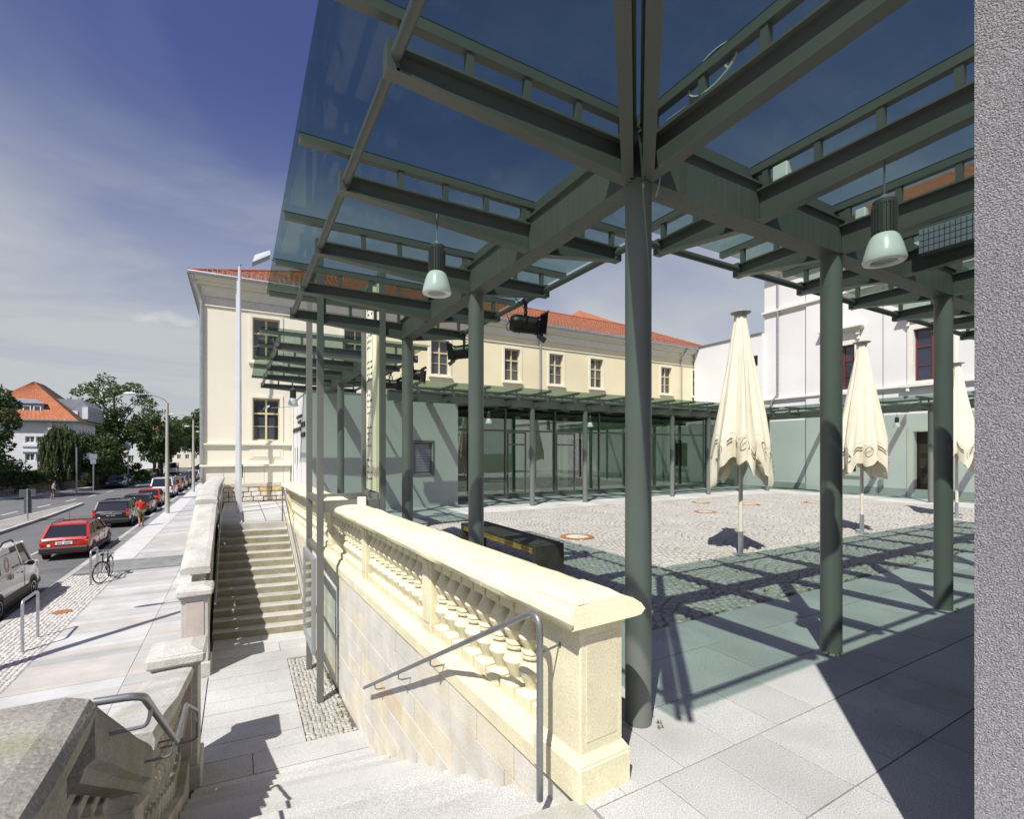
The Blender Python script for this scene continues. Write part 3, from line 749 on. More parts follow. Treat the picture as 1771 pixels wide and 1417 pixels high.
# ------------------------------------------------------------------ retaining wall and cream balustrade on the right
wall_t = thing('retaining_wall', (wallx(7), 7, ZS), 'cream sandstone block wall below the balustrade, beside the lower stair', 'wall')
d_ = Vector((-0.04, 1, 0)).normalized(); n_ = Vector((1, 0.04, 0)).normalized()
O_ = Vector((1.5, 1.95, 0))
def wp(s, off, z):
    return O_ + d_ * s + n_ * off + Vector((0, 0, z))
def wbox(b, s0, s1, o0, o1, z0, z1, c=0.0):
    """box in wall coordinates (along, inward, up), optionally chamfered"""
    if c:
        t_ = MB(); t_.cbox(s0, o0, z0, s1, o1, z1, c)
        return b.add([wp(*v) for v in t_.v], t_.f)
    t_ = MB(); t_.box(s0, o0, z0, s1, o1, z1)
    return b.add([wp(*v) for v in t_.v], t_.f)
b = MB(); wbox(b, 0.02, 11.45, 0.0065, 0.28, -2.1, -0.03); b.build('core', mat('wall_joint', (0.27, 0.235, 0.17), rough=1.0, var=0.2), wall_t)
zc = [-1.95, -1.68, -1.43, -1.19, -0.96, -0.73, -0.50, -0.27, -0.045]
for i in range(len(zc) - 1):
    s = 0.0
    while s < 11.45:
        ln = rng.uniform(0.42, 0.86)
        if 11.45 - s - ln < 0.25: ln = 11.45 - s
        stairz = -(s + 1.95 - 1.97) * 0.463 - 0.1 if s < 3.6 else -1.8
        if zc[i + 1] > stairz - 0.25 and not (s > 8.6 and zc[i + 1] < -1.8 + (s - 8.55) * 0.53 - 0.3):
            pr = rng.uniform(-0.003, 0.003)
            b = MB(); wbox(b, s + 0.0045, s + ln - 0.0045, pr, 0.10, zc[i] + 0.0045, zc[i + 1] - 0.0045)
            b.build('block', SANDB, wall_t)
        s += ln
bal = thing('stone_balustrade', (1.65, 2.0, 0), 'cream stone balustrade with double bulb balusters on the retaining wall', 'balustrade')
# plinth course
s = 0.38; 
for (s0, s1) in ((0.37, 1.6), (1.6, 2.9), (2.9, 4.3), (4.3, 5.6), (5.6, 7.0), (7.0, 8.4), (8.4, 9.8), (9.8, 11.0)):
    b = MB()
    prof = [(-0.014, -0.04), (-0.014, 0.06), (0.04, 0.15), (0.29, 0.15), (0.32, 0.085), (0.32, -0.04)]
    pa = [wp(s0 + .003, o, z) for o, z in prof]; vec = d_ * (s1 - s0 - .006)
    b.prism(pa, vec); b.build('plinth_stone', SAND, bal)
TOOLED = mat('tooled_stone', (0.77, 0.71, 0.495), rough=0.95, var=0.06, bump=0.35, bscale=110, fine=0.14, fscale=110, spec=0.1)
# end pedestal near the viewer
def pedestal(s0, s1, full=True):
    p_ = MB()
    wbox(p_, s0 - 0.03, s1 + 0.03, -0.03, 0.325, -0.02, 0.17, 0.012)
    # sloped top of the plinth block
    t_ = [(-0.04, -0.04, 0.17), (0.03, 0.03, 0.215)]
    a = [wp(s0 - 0.025, -0.026, 0.17), wp(s1 + 0.025, -0.026, 0.17), wp(s1 + 0.025, 0.32, 0.17), wp(s0 - 0.025, 0.32, 0.17)]
    c = [wp(s0, 0.0, 0.215), wp(s1, 0.0, 0.215), wp(s1, 0.29, 0.215), wp(s0, 0.29, 0.215)]
    p_.add(a + c, [(4, 5, 6, 7), (0, 1, 5, 4), (1, 2, 6, 5), (2, 3, 7, 6), (3, 0, 4, 7)])
    wbox(p_, s0 + 0.002, s1, 0.0, 0.29, 0.16, 0.86, 0.006)
    o = p_.build('pedestal', SAND, bal)
    q = MB(); wbox(q, s0 - 0.0006, s0 + 0.01, 0.04, 0.25, 0.27, 0.81, 0.0005); q.build('panel', TOOLED, o)
    return o
ped = pedestal(0.0, 0.36)
ped2 = pedestal(11.05, 11.4)
PIERS = [2.18, 4.28, 6.38, 8.48]
edges = [0.36]
for pc in PIERS:
    b = MB(); wbox(b, pc - 0.10, pc + 0.10, 0.045, 0.245, 0.145, 0.865, 0.006); o = b.build('pier', SAND, bal)
    b = MB(); wbox(b, pc - 0.065, pc + 0.065, 0.036, 0.047, 0.24, 0.78, 0.006); b.build('panel', SAND, o)
    edges += [pc - 0.10, pc + 0.10]
edges.append(11.05)
rot = math.atan2(0.04, 1)
for k in range(0, len(edges), 2):
    s0, s1 = edges[k], edges[k + 1]
    n = max(1, round((s1 - s0) / 0.196))
    for j in range(n):
        p = wp(s0 + (j + 0.5) * (s1 - s0) / n, 0.145, 0.15) - Vector(BASE[bal.name])
        link('baluster', BAL, bal, tuple(p * M), (0, 0, rot), (1, 1, 1.0))
# top rail slab above the balusters and the rounded cap
b = MB(); wbox(b, 0.30, 11.1, 0.05, 0.24, 0.80, 0.867); b.build('top_rail', SAND, bal)
caps = [(-0.075, 0.88), (0.88, 2.5), (2.5, 4.15), (4.15, 5.75), (5.75, 7.3), (7.3, 8.9), (8.9, 10.3), (10.3, 11.50)]
cprof = [(-0.075, 0.868), (-0.098, 0.885), (-0.106, 0.915), (-0.095, 0.945), (-0.06, 0.965), (0.02, 0.985), (0.14, 0.99), (0.26, 0.985), (0.345, 0.965), (0.375, 0.945), (0.386, 0.915), (0.378, 0.885), (0.355, 0.868)]
for (s0, s1) in caps:
    b = MB()
    ns = 8; vs = []
    for i in range(ns + 1):
        ss = s0 + .004 + (s1 - s0 - .008) * i / ns
        end = 0.0
        for (o, z) in cprof:
            jz = rng.uniform(-0.003, 0.003)
            e = 0.0
            if s0 < 0 and i == 0: e = (0.915 - abs(z - 0.915) - 0.915) * 0.9; e = 0.10 * (abs(z - 0.915) / 0.07) ** 2
            vs.append(wp(ss + e, o + rng.uniform(-.003, .003), z + jz))
    m_ = len(cprof)
    fs = []
    for i in range(ns):
        for k in range(m_):
            fs.append((i * m_ + k, i * m_ + (k + 1) % m_, (i + 1) * m_ + (k + 1) % m_, (i + 1) * m_ + k))
    fs.append(tuple(range(m_))); fs.append(tuple(ns * m_ + k for k in range(m_))[::-1])
    b.add(vs, fs); b.build('cap_stone', SAND, bal, True, 30)
for pc in (0.16, 2.18, 4.28, 6.38):     # raised blocks of the cap above the piers
    b = MB()
    a = [wp(pc - 0.15, -0.03, 0.975), wp(pc + 0.17, -0.03, 0.975), wp(pc + 0.17, 0.31, 0.975), wp(pc - 0.15, 0.31, 0.975)]
    c = [wp(pc - 0.10, 0.03, 1.012), wp(pc + 0.12, 0.03, 1.012), wp(pc + 0.12, 0.25, 1.012), wp(pc - 0.10, 0.25, 1.012)]
    b.add(a + c, [(4, 5, 6, 7), (0, 1, 5, 4), (1, 2, 6, 5), (2, 3, 7, 6), (3, 0, 4, 7)]); b.build('cap_block', SAND, bal)

# ------------------------------------------------------------------ handrails on the right
def arc(p, c, q, n=6):
    p, c, q = Vector(p), Vector(c), Vector(q)
    return [p * (1 - t) ** 2 + c * 2 * t * (1 - t) + q * t * t for t in [i / n for i in range(n + 1)]]
hr = thing('handrail', (1.34, 2.08, 0), 'bent steel handrail on the cream wall beside the lower stair', 'handrail')
A = (1.34, 2.08, -0.03); B = (1.34, 2.08, 0.93); Cc = (1.255, 5.65, -0.95)
b = MB(); b.tube([A, (1.34, 2.08, 0.80)] + arc((1.34, 2.08, 0.83), (1.34, 2.085, 0.945), (1.338, 2.20, 0.885)) + [Cc], 0.0175, 12)
b.build('rail', HAND, hr, True)
for yy in (3.6, 4.4, 5.2):
    tt = (yy - 2.2) / (5.65 - 2.2); xx = 1.338 + (1.255 - 1.338) * tt; zz = 0.885 + (-0.95 - 0.885) * tt
    b = MB(); b.tube([(xx, yy, zz - 0.015), (xx, yy, zz - 0.055), (xx + 0.03, yy, zz - 0.075), (wallx(yy) + 0.005, yy, zz - 0.075)], 0.007, 6); b.build('bracket', HAND, hr, True)
b = MB(); b.tube([(1.345, 2.08, 0.72), (1.50, 2.13, 0.72)], 0.006, 6); b.lathe([(0.022, 0), (0.022, 0.012)], axis=((1.493, 2.13, 0.72), (1, 0, 0)), n=10); b.build('bracket', HAND, hr, True)
hr2 = thing('handrail', (1.05, 13.4, 0), 'thin steel handrail along the balustrade wall of the upper stair', 'handrail')
xr = lambda yy: wallx(yy) - 0.07
b = MB(); b.tube([(xr(13.45), 13.45, 0.0), (xr(13.45), 13.45, 0.86), (xr(13.3), 13.3, 0.86), (xr(9.9), 9.9, -0.92)], 0.016, 8); b.build('rail', HAND, hr2, True)
b = MB(); b.tube([(xr(13.45) , 13.42, 0.42), (xr(9.9), 9.9, -1.34)], 0.009, 6); b.build('lower_rail', HAND, hr2, True)
for yy in (10.6, 11.6, 12.6):
    zz = 0.86 - (13.3 - yy) * (1.78 / 3.4)
    b = MB(); b.tube([(xr(yy), yy, zz), (xr(yy), yy, zz - .06), (wallx(yy) + .01, yy, zz - .06)], 0.007, 6); b.build('bracket', HAND, hr2, True)

# ------------------------------------------------------------------ weathered parapet on the street side
par = thing('street_parapet', (-0.6, 11, ZS), 'pale weathered stone parapet climbing beside the upper stair on the street side', 'parapet')
def cap_loft(b, stations, prof):
    vs = []; m_ = len(prof)
    for (yy, zz) in stations:
        for (x, z) in prof:
            vs.append((x + rng.uniform(-.003, .003), yy, zz + z + rng.uniform(-.003, .003)))
    fs = []
    for i in range(len(stations) - 1):
        for k in range(m_):
            fs.append((i * m_ + k, (i + 1) * m_ + k, (i + 1) * m_ + (k + 1) % m_, i * m_ + (k + 1) % m_))
    fs.append(tuple(range(m_))[::-1]); fs.append(tuple((len(stations) - 1) * m_ + k for k in range(m_)))
    return b.add(vs, fs)
cp = [(-0.80, -0.12), (-0.82, -0.06), (-0.80, -0.02), (-0.72, 0.0), (-0.48, 0.0), (-0.41, -0.02), (-0.39, -0.06), (-0.41, -0.12)]
segs = [(9.36, -0.12, 10.9, 0.26), (10.9, 0.26, 12.4, 0.62), (12.42, 0.72, 13.9, 0.92), (13.9, 0.92, 15.6, 0.92), (15.6, 0.92, 17.4, 0.92), (17.4, 0.92, 19.2, 0.92)]
for (ya, za, yb, zb) in segs:
    b = MB(); cap_loft(b, [(ya + .005 + (yb - ya - .01) * t, za + (zb - za) * t) for t in (0, .25, .5, .75, 1)], cp); b.build('cap_stone', OLDLIT, par)
b = MB(); b.prism([(-0.74, 9.35, -2.0), (-0.74, 19.3, -2.0), (-0.74, 19.3, 0.06), (-0.74, 13.6, 0.06), (-0.74, 12.4, -0.10), (-0.74, 9.35, -1.15)], (0.27, 0, 0)); b.build('parapet_base', OLDST, par)
for yy in (12.41, 15.6, 19.1):
    zt = 0.80 if yy > 13 else 0.55
    b = MB(); b.box(-0.755, yy - 0.12, -0.3, -0.455, yy + 0.12, zt); b.build('pier', OLDST, par)
n = 0
yy = 9.55
while yy < 19.0:
    if all(abs(yy - c) > 0.2 for c in (12.41, 15.6, 19.1)):
        zt = np.interp(yy, [9.36, 10.9, 12.4, 12.42, 13.9, 30], [-0.12, 0.26, 0.62, 0.72, 0.92, 0.92]) - 0.10
        zb = np.interp(yy, [9.35, 12.4, 13.6, 30], [-1.15, -0.10, 0.06, 0.06])
        p = Vector((-0.605, yy, zb)) - Vector(BASE[par.name])
        link('baluster', BAL2, par, tuple(p * M), None, (1, 1, (zt - zb) / 0.65))
    yy += 0.22
def old_pedestal(x0, x1, y0, y1, zt, lab, panel=True):
    t_ = thing('gate_pedestal', ((x0 + x1) / 2, (y0 + y1) / 2, ZS), lab, 'pedestal', 'pedestals of the gateway to the sidewalk')
    b = MB(); b.cbox(x0, y0, ZS - 0.2, x1, y1, zt - 0.16, 0.008)
    b.cbox(x0 - 0.03, y0 - 0.03, ZS - 0.2, x1 + 0.03, y1 + 0.03, ZS + 0.22, 0.012); b.build('shaft', OLDLIT, t_)
    if panel:
        b = MB(); b.cbox(x0 + 0.055, y0 - 0.012, ZS + 0.30, x1 - 0.055, y0 + 0.02, zt - 0.24, 0.006); b.build('panel', mat('panel_stone', (0.50, 0.43, 0.39), rough=0.95, var=0.12, bump=0.5, bscale=60), t_)
    b = MB(); b.cbox(x0 - 0.025, y0 - 0.025, zt - 0.19, x1 + 0.025, y1 + 0.025, zt - 0.15, 0.012); b.build('neck_moulding', OLDST, t_)
    b = MB(); b.cbox(x0 - 0.065, y0 - 0.065, zt - 0.15, x1 + 0.065, y1 + 0.065, zt - 0.04, 0.022, 0.004)
    a = [(x0 - 0.045, y0 - 0.045, zt - 0.041), (x1 + 0.045, y0 - 0.045, zt - 0.041), (x1 + 0.045, y1 + 0.045, zt - 0.041), (x0 - 0.045, y1 + 0.045, zt - 0.041)]
    c = [(x0 + 0.07, y0 + 0.08, zt), (x1 - 0.07, y0 + 0.08, zt), (x1 - 0.07, y1 - 0.08, zt), (x0 + 0.07, y1 - 0.08, zt)]
    b.add(a + c, [(4, 5, 6, 7), (0, 1, 5, 4), (1, 2, 6, 5), (2, 3, 7, 6), (3, 0, 4, 7)]); b.build('cap_stone', OLDLIT, t_)
    return t_
P1 = old_pedestal(-0.765, -0.405, 8.93, 9.33, -0.33, 'far stone gate pedestal with fluted panel at the foot of the upper stair')
P2 = old_pedestal(-0.745, -0.365, 6.03, 6.45, -0.29, 'near stone gate pedestal with broad cap at the foot of the lower stair')
# parapet beside the lower stair, from the top pedestal (level) down to the gate pedestal
np_ = thing('stair_parapet', (-0.56, 3.5, ZS), 'dark weathered stair parapet with balusters in the near left corner', 'parapet')
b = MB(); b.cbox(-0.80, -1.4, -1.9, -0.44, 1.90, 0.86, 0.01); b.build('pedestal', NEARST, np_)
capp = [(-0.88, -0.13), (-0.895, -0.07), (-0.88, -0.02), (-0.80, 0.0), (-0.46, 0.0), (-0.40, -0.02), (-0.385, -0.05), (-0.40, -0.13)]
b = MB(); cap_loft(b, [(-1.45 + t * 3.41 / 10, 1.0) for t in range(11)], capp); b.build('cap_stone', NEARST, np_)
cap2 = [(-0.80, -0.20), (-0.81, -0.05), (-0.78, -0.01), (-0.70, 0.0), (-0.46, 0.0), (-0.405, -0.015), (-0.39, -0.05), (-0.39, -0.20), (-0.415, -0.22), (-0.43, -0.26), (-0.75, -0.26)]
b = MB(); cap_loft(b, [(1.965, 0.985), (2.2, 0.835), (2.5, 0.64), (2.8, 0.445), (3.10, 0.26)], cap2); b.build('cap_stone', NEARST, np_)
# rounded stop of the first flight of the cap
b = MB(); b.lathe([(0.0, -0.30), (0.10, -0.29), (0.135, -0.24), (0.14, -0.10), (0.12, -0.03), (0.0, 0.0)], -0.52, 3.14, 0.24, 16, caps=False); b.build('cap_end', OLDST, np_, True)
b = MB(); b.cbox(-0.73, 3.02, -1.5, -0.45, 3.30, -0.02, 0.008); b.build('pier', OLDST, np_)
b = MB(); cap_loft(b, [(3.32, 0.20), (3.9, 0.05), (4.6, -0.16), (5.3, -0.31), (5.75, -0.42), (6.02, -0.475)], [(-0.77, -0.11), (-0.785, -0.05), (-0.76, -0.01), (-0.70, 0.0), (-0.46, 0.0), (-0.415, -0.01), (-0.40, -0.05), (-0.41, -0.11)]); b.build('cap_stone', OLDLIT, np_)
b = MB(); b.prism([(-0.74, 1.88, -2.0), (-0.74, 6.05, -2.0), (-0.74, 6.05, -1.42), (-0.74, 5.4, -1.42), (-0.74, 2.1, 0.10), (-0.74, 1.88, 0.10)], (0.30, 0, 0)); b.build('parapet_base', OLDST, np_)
yy = 2.06
while yy < 5.98:
    if abs(yy - 3.16) > 0.20:
        zt = np.interp(yy, [1.96, 3.1, 3.3, 6.02], [0.985 - 0.24, 0.26 - 0.24, 0.20 - 0.10, -0.475 - 0.10])
        zb = np.interp(yy, [1.88, 2.1, 5.4, 6.05], [0.10, 0.10, -1.42, -1.42])
        p = Vector((-0.59, yy, zb)) - Vector(BASE[np_.name])
        link('baluster', BAL2, np_, tuple(p * M), None, (1, 1, (zt - zb) / 0.65))
    yy += 0.185
# steel rails fixed to the inner side of the parapet
hl = thing('handrail', (-0.3, 2.1, 1.0), 'grey tube handrail fixed to the dark parapet in the near left corner', 'handrail')
b = MB(); b.tube([(-0.40, 1.99, 0.955)] + arc((-0.315, 1.99, 0.95), (-0.275, 1.99, 0.945), (-0.275, 2.04, 0.915)) + [(-0.275, 3.0, 0.265)], 0.0125, 12); b.build('rail', HAND, hl, True)
b = MB(); b.tube([(-0.40, 2.16, 0.765), (-0.32, 2.16, 0.765)] + arc((-0.30, 2.16, 0.765), (-0.275, 2.16, 0.765), (-0.275, 2.16, 0.83)), 0.007, 8); b.build('bracket', HAND, hl, True)
b = MB(); b.tube([(-0.40, 2.88, 0.265), (-0.31, 2.88, 0.265)] + arc((-0.30, 2.88, 0.265), (-0.275, 2.88, 0.265), (-0.275, 2.88, 0.34)), 0.006, 8); b.build('bracket', HAND, hl, True)
hl2 = thing('handrail', (-0.25, 4.3, 0), 'lower tube handrail with looped end beside the near gate pedestal', 'handrail')
b = MB(); b.tube([(-0.275, 3.02, 0.255), (-0.275, 3.55, 0.205), (-0.275, 4.35, -0.20)] + arc((-0.275, 4.40, -0.225), (-0.275, 4.46, -0.255), (-0.275, 4.46, -0.33)) + [(-0.275, 4.46, -0.46)], 0.0125, 10); b.build('rail', HAND, hl2, True)
b = MB(); b.tube([(-0.275, 4.46, -0.45), (-0.30, 4.46, -0.475), (-0.55, 4.46, -0.475)], 0.008, 8); b.build('bracket', HAND, hl2, True)
b = MB(); b.tube([(-0.55, 3.62, -0.02), (-0.30, 3.62, -0.02), (-0.275, 3.62, 0.16)], 0.007, 8); b.build('bracket', HAND, hl2, True)
hl3 = thing('handrail', (-0.33, 12, -0.4), 'thin steel handrail on the street side of the upper stair', 'handrail')
b = MB(); b.tube([(-0.34, 9.6, -0.84), (-0.34, 13.5, 0.84), (-0.34, 16.0, 0.84)], 0.015, 8); b.build('rail', HAND, hl3, True)
for yy, zz in ((10.2, -0.58), (11.4, -0.065), (12.6, 0.45), (14.2, 0.84), (15.6, 0.84)):
    b = MB(); b.tube([(-0.34, yy, zz), (-0.34, yy, zz - .06), (-0.50, yy, zz - .06)], 0.007, 6); b.build('bracket', HAND, hl3, True)
# ------------------------------------------------------------------ glass canopy on steel columns
def ibeam(b, p, q, ztop, zb_p, zb_q, fw=0.094, ft=0.013, wt=0.012, bw=0.085):
    """tapering I section from p to q (plan points): top flange level, bottom flange rising"""
    px, py = p; qx, qy = q
    d = Vector((qx - px, qy - py, 0)).normalized(); s = Vector((-d.y, d.x, 0))
    def pt(pl, off, z): return (pl[0] + s.x * off, pl[1] + s.y * off, z)
    # web
    b.prism([pt(p, -wt / 2, zb_p), pt(q, -wt / 2, zb_q), pt(q, -wt / 2, ztop - ft), pt(p, -wt / 2, ztop - ft)], tuple(s * wt))
    b.prism([pt(p, -fw / 2, ztop - ft), pt(q, -fw / 2, ztop - ft), pt(q, -fw / 2, ztop), pt(p, -fw / 2, ztop)], tuple(s * fw))
    b.prism([pt(p, -bw / 2, zb_p - ft), pt(q, -bw / 2, zb_q - ft), pt(q, -bw / 2, zb_q), pt(p, -bw / 2, zb_p)], tuple(s * bw))
    return b
COLM = MB().tube([(0, 0, 0), (0, 0, 1)], 0.084, 28).mesh('column', True, sharp=40); COLM.materials.append(STEELC)
POST = MB().box(-0.02, -0.02, 0, 0.02, 0.02, 0.141).mesh('rail_post'); POST.materials.append(STEEL)
def column(par, x, y, h):
    o = Vector((x, y, 0)) - Vector(BASE[par.name])
    return link('column', COLM, par, tuple(o * M), None, (1, 1, h))
def fin_with_rail(par, p, q, dz, ext_q=0.30, ext_p=0.0, nposts=5, taper=0.13, end=True, beam_half=0.09):
    """bracket from beam point p to tube point q, with posts and a glazing rail above"""
    pv = Vector((*p, 0)); qv = Vector((*q, 0)); d = (qv - pv).normalized()
    a = pv + d * beam_half
    b = MB(); ibeam(b, (a.x, a.y), (qv.x, qv.y), 3.705 + dz, 3.484 + dz, 3.484 + taper * 0.85 + dz)
    if end:   # clamp box at the outer tube
        c = qv
        s = Vector((-d.y, d.x, 0))
        b.bar((c - d * 0.015 + Vector((0, 0, 3.648 + dz))), (c + d * 0.045 + Vector((0, 0, 3.648 + dz))), 0.085, 0.14)
    b.build('fin', STEEL, par)
    ra, rb = pv + d * (0.03) - d * ext_p, qv + d * ext_q
    b = MB(); b.bar(ra + Vector((0, 0, 3.873 + dz)), rb + Vector((0, 0, 3.873 + dz)), 0.055, 0.055); rl = b.build('glazing_rail', STEEL, par)
    b = MB(); b.bar(ra + Vector((0, 0, 3.9055 + dz)), rb + Vector((0, 0, 3.9055 + dz)), 0.050, 0.010); b.build('gasket', GASK, rl)
    base = Vector(BASE[par.name])
    for k in range(nposts):
        t = (k + 0.12) / (nposts - 0.75) if nposts > 1 else 0.5
        c = qv + (a - qv) * t
        o = c + Vector((0, 0, 3.7055 + dz)) - base
        link('rail_post', POST, par, tuple(o * M), (0, 0, math.atan2(d.y, d.x)))
def pane(par, x0, y0, x1, y1, z):
    g = 0.006
    b = MB(); b.box(x0 + g, y0 + g, z, x1 - g, y1 - g, z + 0.013); return b.build('glass_pane', CGLASS, par)
def xbeam(par, p, q, dz, w=0.17, h=0.275):
    b = MB(); b.bar((*p, 3.47 + h / 2 + dz), (*q, 3.47 + h / 2 + dz), w, h)
    # top flange plate and glazing rail over the beam
    o = b.build('beam', STEELB, par)
    b = MB(); b.bar((*p, 3.752 + dz), (*q, 3.752 + dz), w + 0.05, 0.014); b.build('flange', STEEL, o)
    b = MB(); b.bar((*p, 3.862 + dz), (*q, 3.862 + dz), 0.07, 0.07); b.build('beam_rail', STEEL, o)
    return o

can = thing('glass_canopy', (2.26, 2.33, 0), 'near glass canopy on round green grey steel columns around the courtyard corner', 'canopy')
CX, CY = 2.26, 2.33
YS = [2.33 + 1.23 * k for k in range(5)]
XS = [2.26 + 1.147 * k for k in range(11)]
for yy in (2.33, 4.79, 7.25): column(can, CX, yy, 3.47)
for xx in XS[2::2]: column(can, xx, CY, 3.47)
xbeam(can, (CX, CY + 0.086), (CX, 7.33), 0)
xbeam(can, (CX - 0.086, CY), (XS[-1], CY), 0)
TX, TY, IX, IY = 0.66, 0.675, 3.15, 3.23
for k, yy in enumerate(YS):
    fin_with_rail(can, (CX, yy), (TX, yy), 0)
    if k: fin_with_rail(can, (CX, yy), (IX, yy), 0, ext_q=0.30, nposts=3)
for k, xx in enumerate(XS):
    fin_with_rail(can, (xx, CY), (xx, TY), 0, nposts=5, taper=0.08)
    if k: fin_with_rail(can, (xx, CY), (xx, IY), 0, ext_q=0.22, nposts=3)
# the doubled hip bracket at the outer corner and a single one at the inner corner
h_ = Vector((-1, -1, 0)).normalized(); s_ = Vector((1, -1, 0)).normalized() * 0.062
for sg in (-1, 1):
    a = Vector((CX, CY, 0)) + h_ * 0.12 + s_ * sg; c = Vector((TX, TY, 0)) + s_ * sg - h_ * 0.02
    b = MB(); ibeam(b, (a.x, a.y), (c.x, c.y), 3.705, 3.484, 3.59, fw=0.085, bw=0.07); b.build('hip_fin', STEEL, can)
    a2 = Vector((CX, CY, 3.873)) + s_ * sg * 0.55; c2 = Vector((0.40, 0.40, 3.873)) + s_ * sg * 0.55
    b = MB(); b.bar(a2, c2, 0.045, 0.055); b.build('hip_rail', STEEL, can)
b = MB(); ibeam(b, (CX + 0.10, CY + 0.10), (IX, IY), 3.705, 3.484, 3.59); b.build('hip_fin', STEEL, can)
b = MB(); b.tube([(TX, 7.36, 3.655), (TX, TY, 3.655), (XS[-1], TY, 3.655)], 0.036, 14); b.build('edge_tube', STEEL, can, True, 50)
b = MB(); b.tube([(IX, 7.36, 3.655), (IX, IY, 3.655), (XS[-1], IY, 3.655)], 0.036, 14); b.build('edge_tube', STEEL, can, True, 50)
GZ = 3.912
ycuts = YS[:]; ycuts[-1] = 7.40
for k in range(4):
    pane(can, 0.33, ycuts[k], CX, ycuts[k + 1], GZ)
    pane(can, CX, max(ycuts[k], 2.33) if k else CY, 3.47, ycuts[k + 1], GZ)
pane(can, 0.33, 0.43, CX, CY, GZ)
for k in range(10):
    pane(can, XS[k], 0.43, XS[k + 1], CY, GZ)
    if k: pane(can, max(XS[k], 3.472), CY, XS[k + 1], 3.47, GZ)
# small gear lying on the brackets
t_ = thing('junction_box', (3.40, 2.10, 3.75), 'pale grey junction box on the bracket right of the nearest column', 'junction box', 'junction boxes on the canopy')
b = MB(); b.cbox(3.375, 2.02, 3.7065, 3.46, 2.13, 3.82, 0.008); b.build('housing', WHITE, t_); b = MB(); b.cbox(3.455, 2.05, 3.7065, 3.50, 2.10, 3.80, 0.004); b.build('back_box', STEEL2, t_)
t_ = thing('junction_box', (4.55, 2.10, 3.75), 'small pale junction box on the bracket over the second column from the corner', 'junction box', 'junction boxes on the canopy')
b = MB(); b.cbox(4.525, 2.05, 3.7065, 4.60, 2.13, 3.79, 0.008); b.build('housing', WHITE, t_)
t_ = thing('cable_coil', (2.26, 1.75, 3.76), 'coiled white cable lying on the bracket at the corner column', 'cable')
CAB = mat('cable_white', (0.55, 0.57, 0.55), rough=0.5, var=0.05)
for k in range(4):
    rr = 0.125 - 0.010 * k; pts = []
    for j in range(25):
        th = 2 * math.pi * j / 24
        pts.append((2.275 + 0.014 * k + 0.03 * math.sin(th), 1.78 + 0.02 * k + rr * 1.25 * math.cos(th), 3.735 + rr + rr * math.sin(th) * 0.98))
    b = MB(); b.tube(pts, 0.007, 6); b.build('cable_loop', CAB, t_, True)
b = MB(); b.tube([(2.28, 1.93, 3.77), (2.27, 2.1, 3.765), (2.32, 2.22, 3.762), (2.36, 2.235, 3.6), (2.355, 2.24, 3.48), (2.345, 2.26, 3.40)], 0.006, 6); b.build('cable_tail', CAB, t_, True)
t_ = thing('reflector_panel', (5.62, 1.6, 3.6), 'box with louvred metal grid hung between the right hand brackets', 'heater')
b = MB(); b.box(5.585, 1.05, 3.60, 5.66, 2.08, 3.845); b.build('casing', STEEL2, t_)
for i in range(26):
    for j in range(4):
        yy = 1.08 + i * 0.0385; zz = 3.612 + j * 0.057
        MB().box(5.572, yy + 0.003, zz + 0.003, 5.585, yy + 0.035, zz + 0.053).build('grid_tile', ZINC, t_)

# canopy of the second bay on the street side (beyond the sign tower)
can2 = thing('glass_canopy', (2.26, 12.8, 0), 'second glass canopy on the street side beyond the sign tower', 'canopy')
for yy in (9.6, 12.8): column(can2, CX, yy, 3.47)
xbeam(can2, (CX, 9.45), (CX, 15.75), 0)
Y2 = [9.58, 10.85, 12.2, 13.65, 15.5]
for yy in Y2:
    fin_with_rail(can2, (CX, yy), (0.60, yy), 0, ext_q=0.27)
    fin_with_rail(can2, (CX, yy), (IX, yy), 0, ext_q=0.25, nposts=3)
b = MB(); b.tube([(0.60, 9.5, 3.655), (0.60, 15.6, 3.655)], 0.036, 12); b.build('edge_tube', STEEL, can2, True)
b = MB(); b.tube([(IX, 9.5, 3.655), (IX, 15.6, 3.655)], 0.036, 12); b.build('edge_tube', STEEL, can2, True)
cut = [9.40, 10.85, 12.2, 13.65, 15.62]
for k in range(4):
    pane(can2, 0.33, cut[k], CX, cut[k + 1], GZ); pane(can2, CX, cut[k], 3.42, cut[k + 1], GZ)

# lower canopy along the glazed front and the right hand building
can3 = thing('glass_canopy', (12, 13.4, 0), 'far glass canopy along the glazed front and the white building', 'canopy')
DZ = -0.28; FY = 13.4; EX = 20.9
FX = [4.2, 6.25, 8.34, 10.5, 12.65, 14.78, 16.9, 19.0]
for xx in FX: column(can3, xx, FY, 3.47 + DZ)
EY = [13.4, 10.45, 7.45, 4.6]
for yy in EY: column(can3, EX, yy, 3.47 + DZ)
xbeam(can3, (3.62, FY), (EX + 0.085, FY), DZ)
xbeam(can3, (EX, FY - 0.086), (EX, 2.0), DZ)
fx = []
for i in range(len(FX)):
    fx.append(FX[i])
    fx.append((FX[i] + (FX[i + 1] if i + 1 < len(FX) else EX)) / 2)
for xx in fx:
    fin_with_rail(can3, (xx, FY), (xx, 12.55), DZ, ext_q=0.25, nposts=2)
    b = MB(); ibeam(b, (xx, FY + 0.09), (xx, 15.72), 3.752 + DZ, 3.53 + DZ, 3.60 + DZ); b.build('fin', STEEL, can3)
    b = MB(); b.bar((xx, FY, 3.873 + DZ), (xx, 15.72, 3.873 + DZ), 0.055, 0.055); b.build('glazing_rail', STEEL, can3)
ey = []
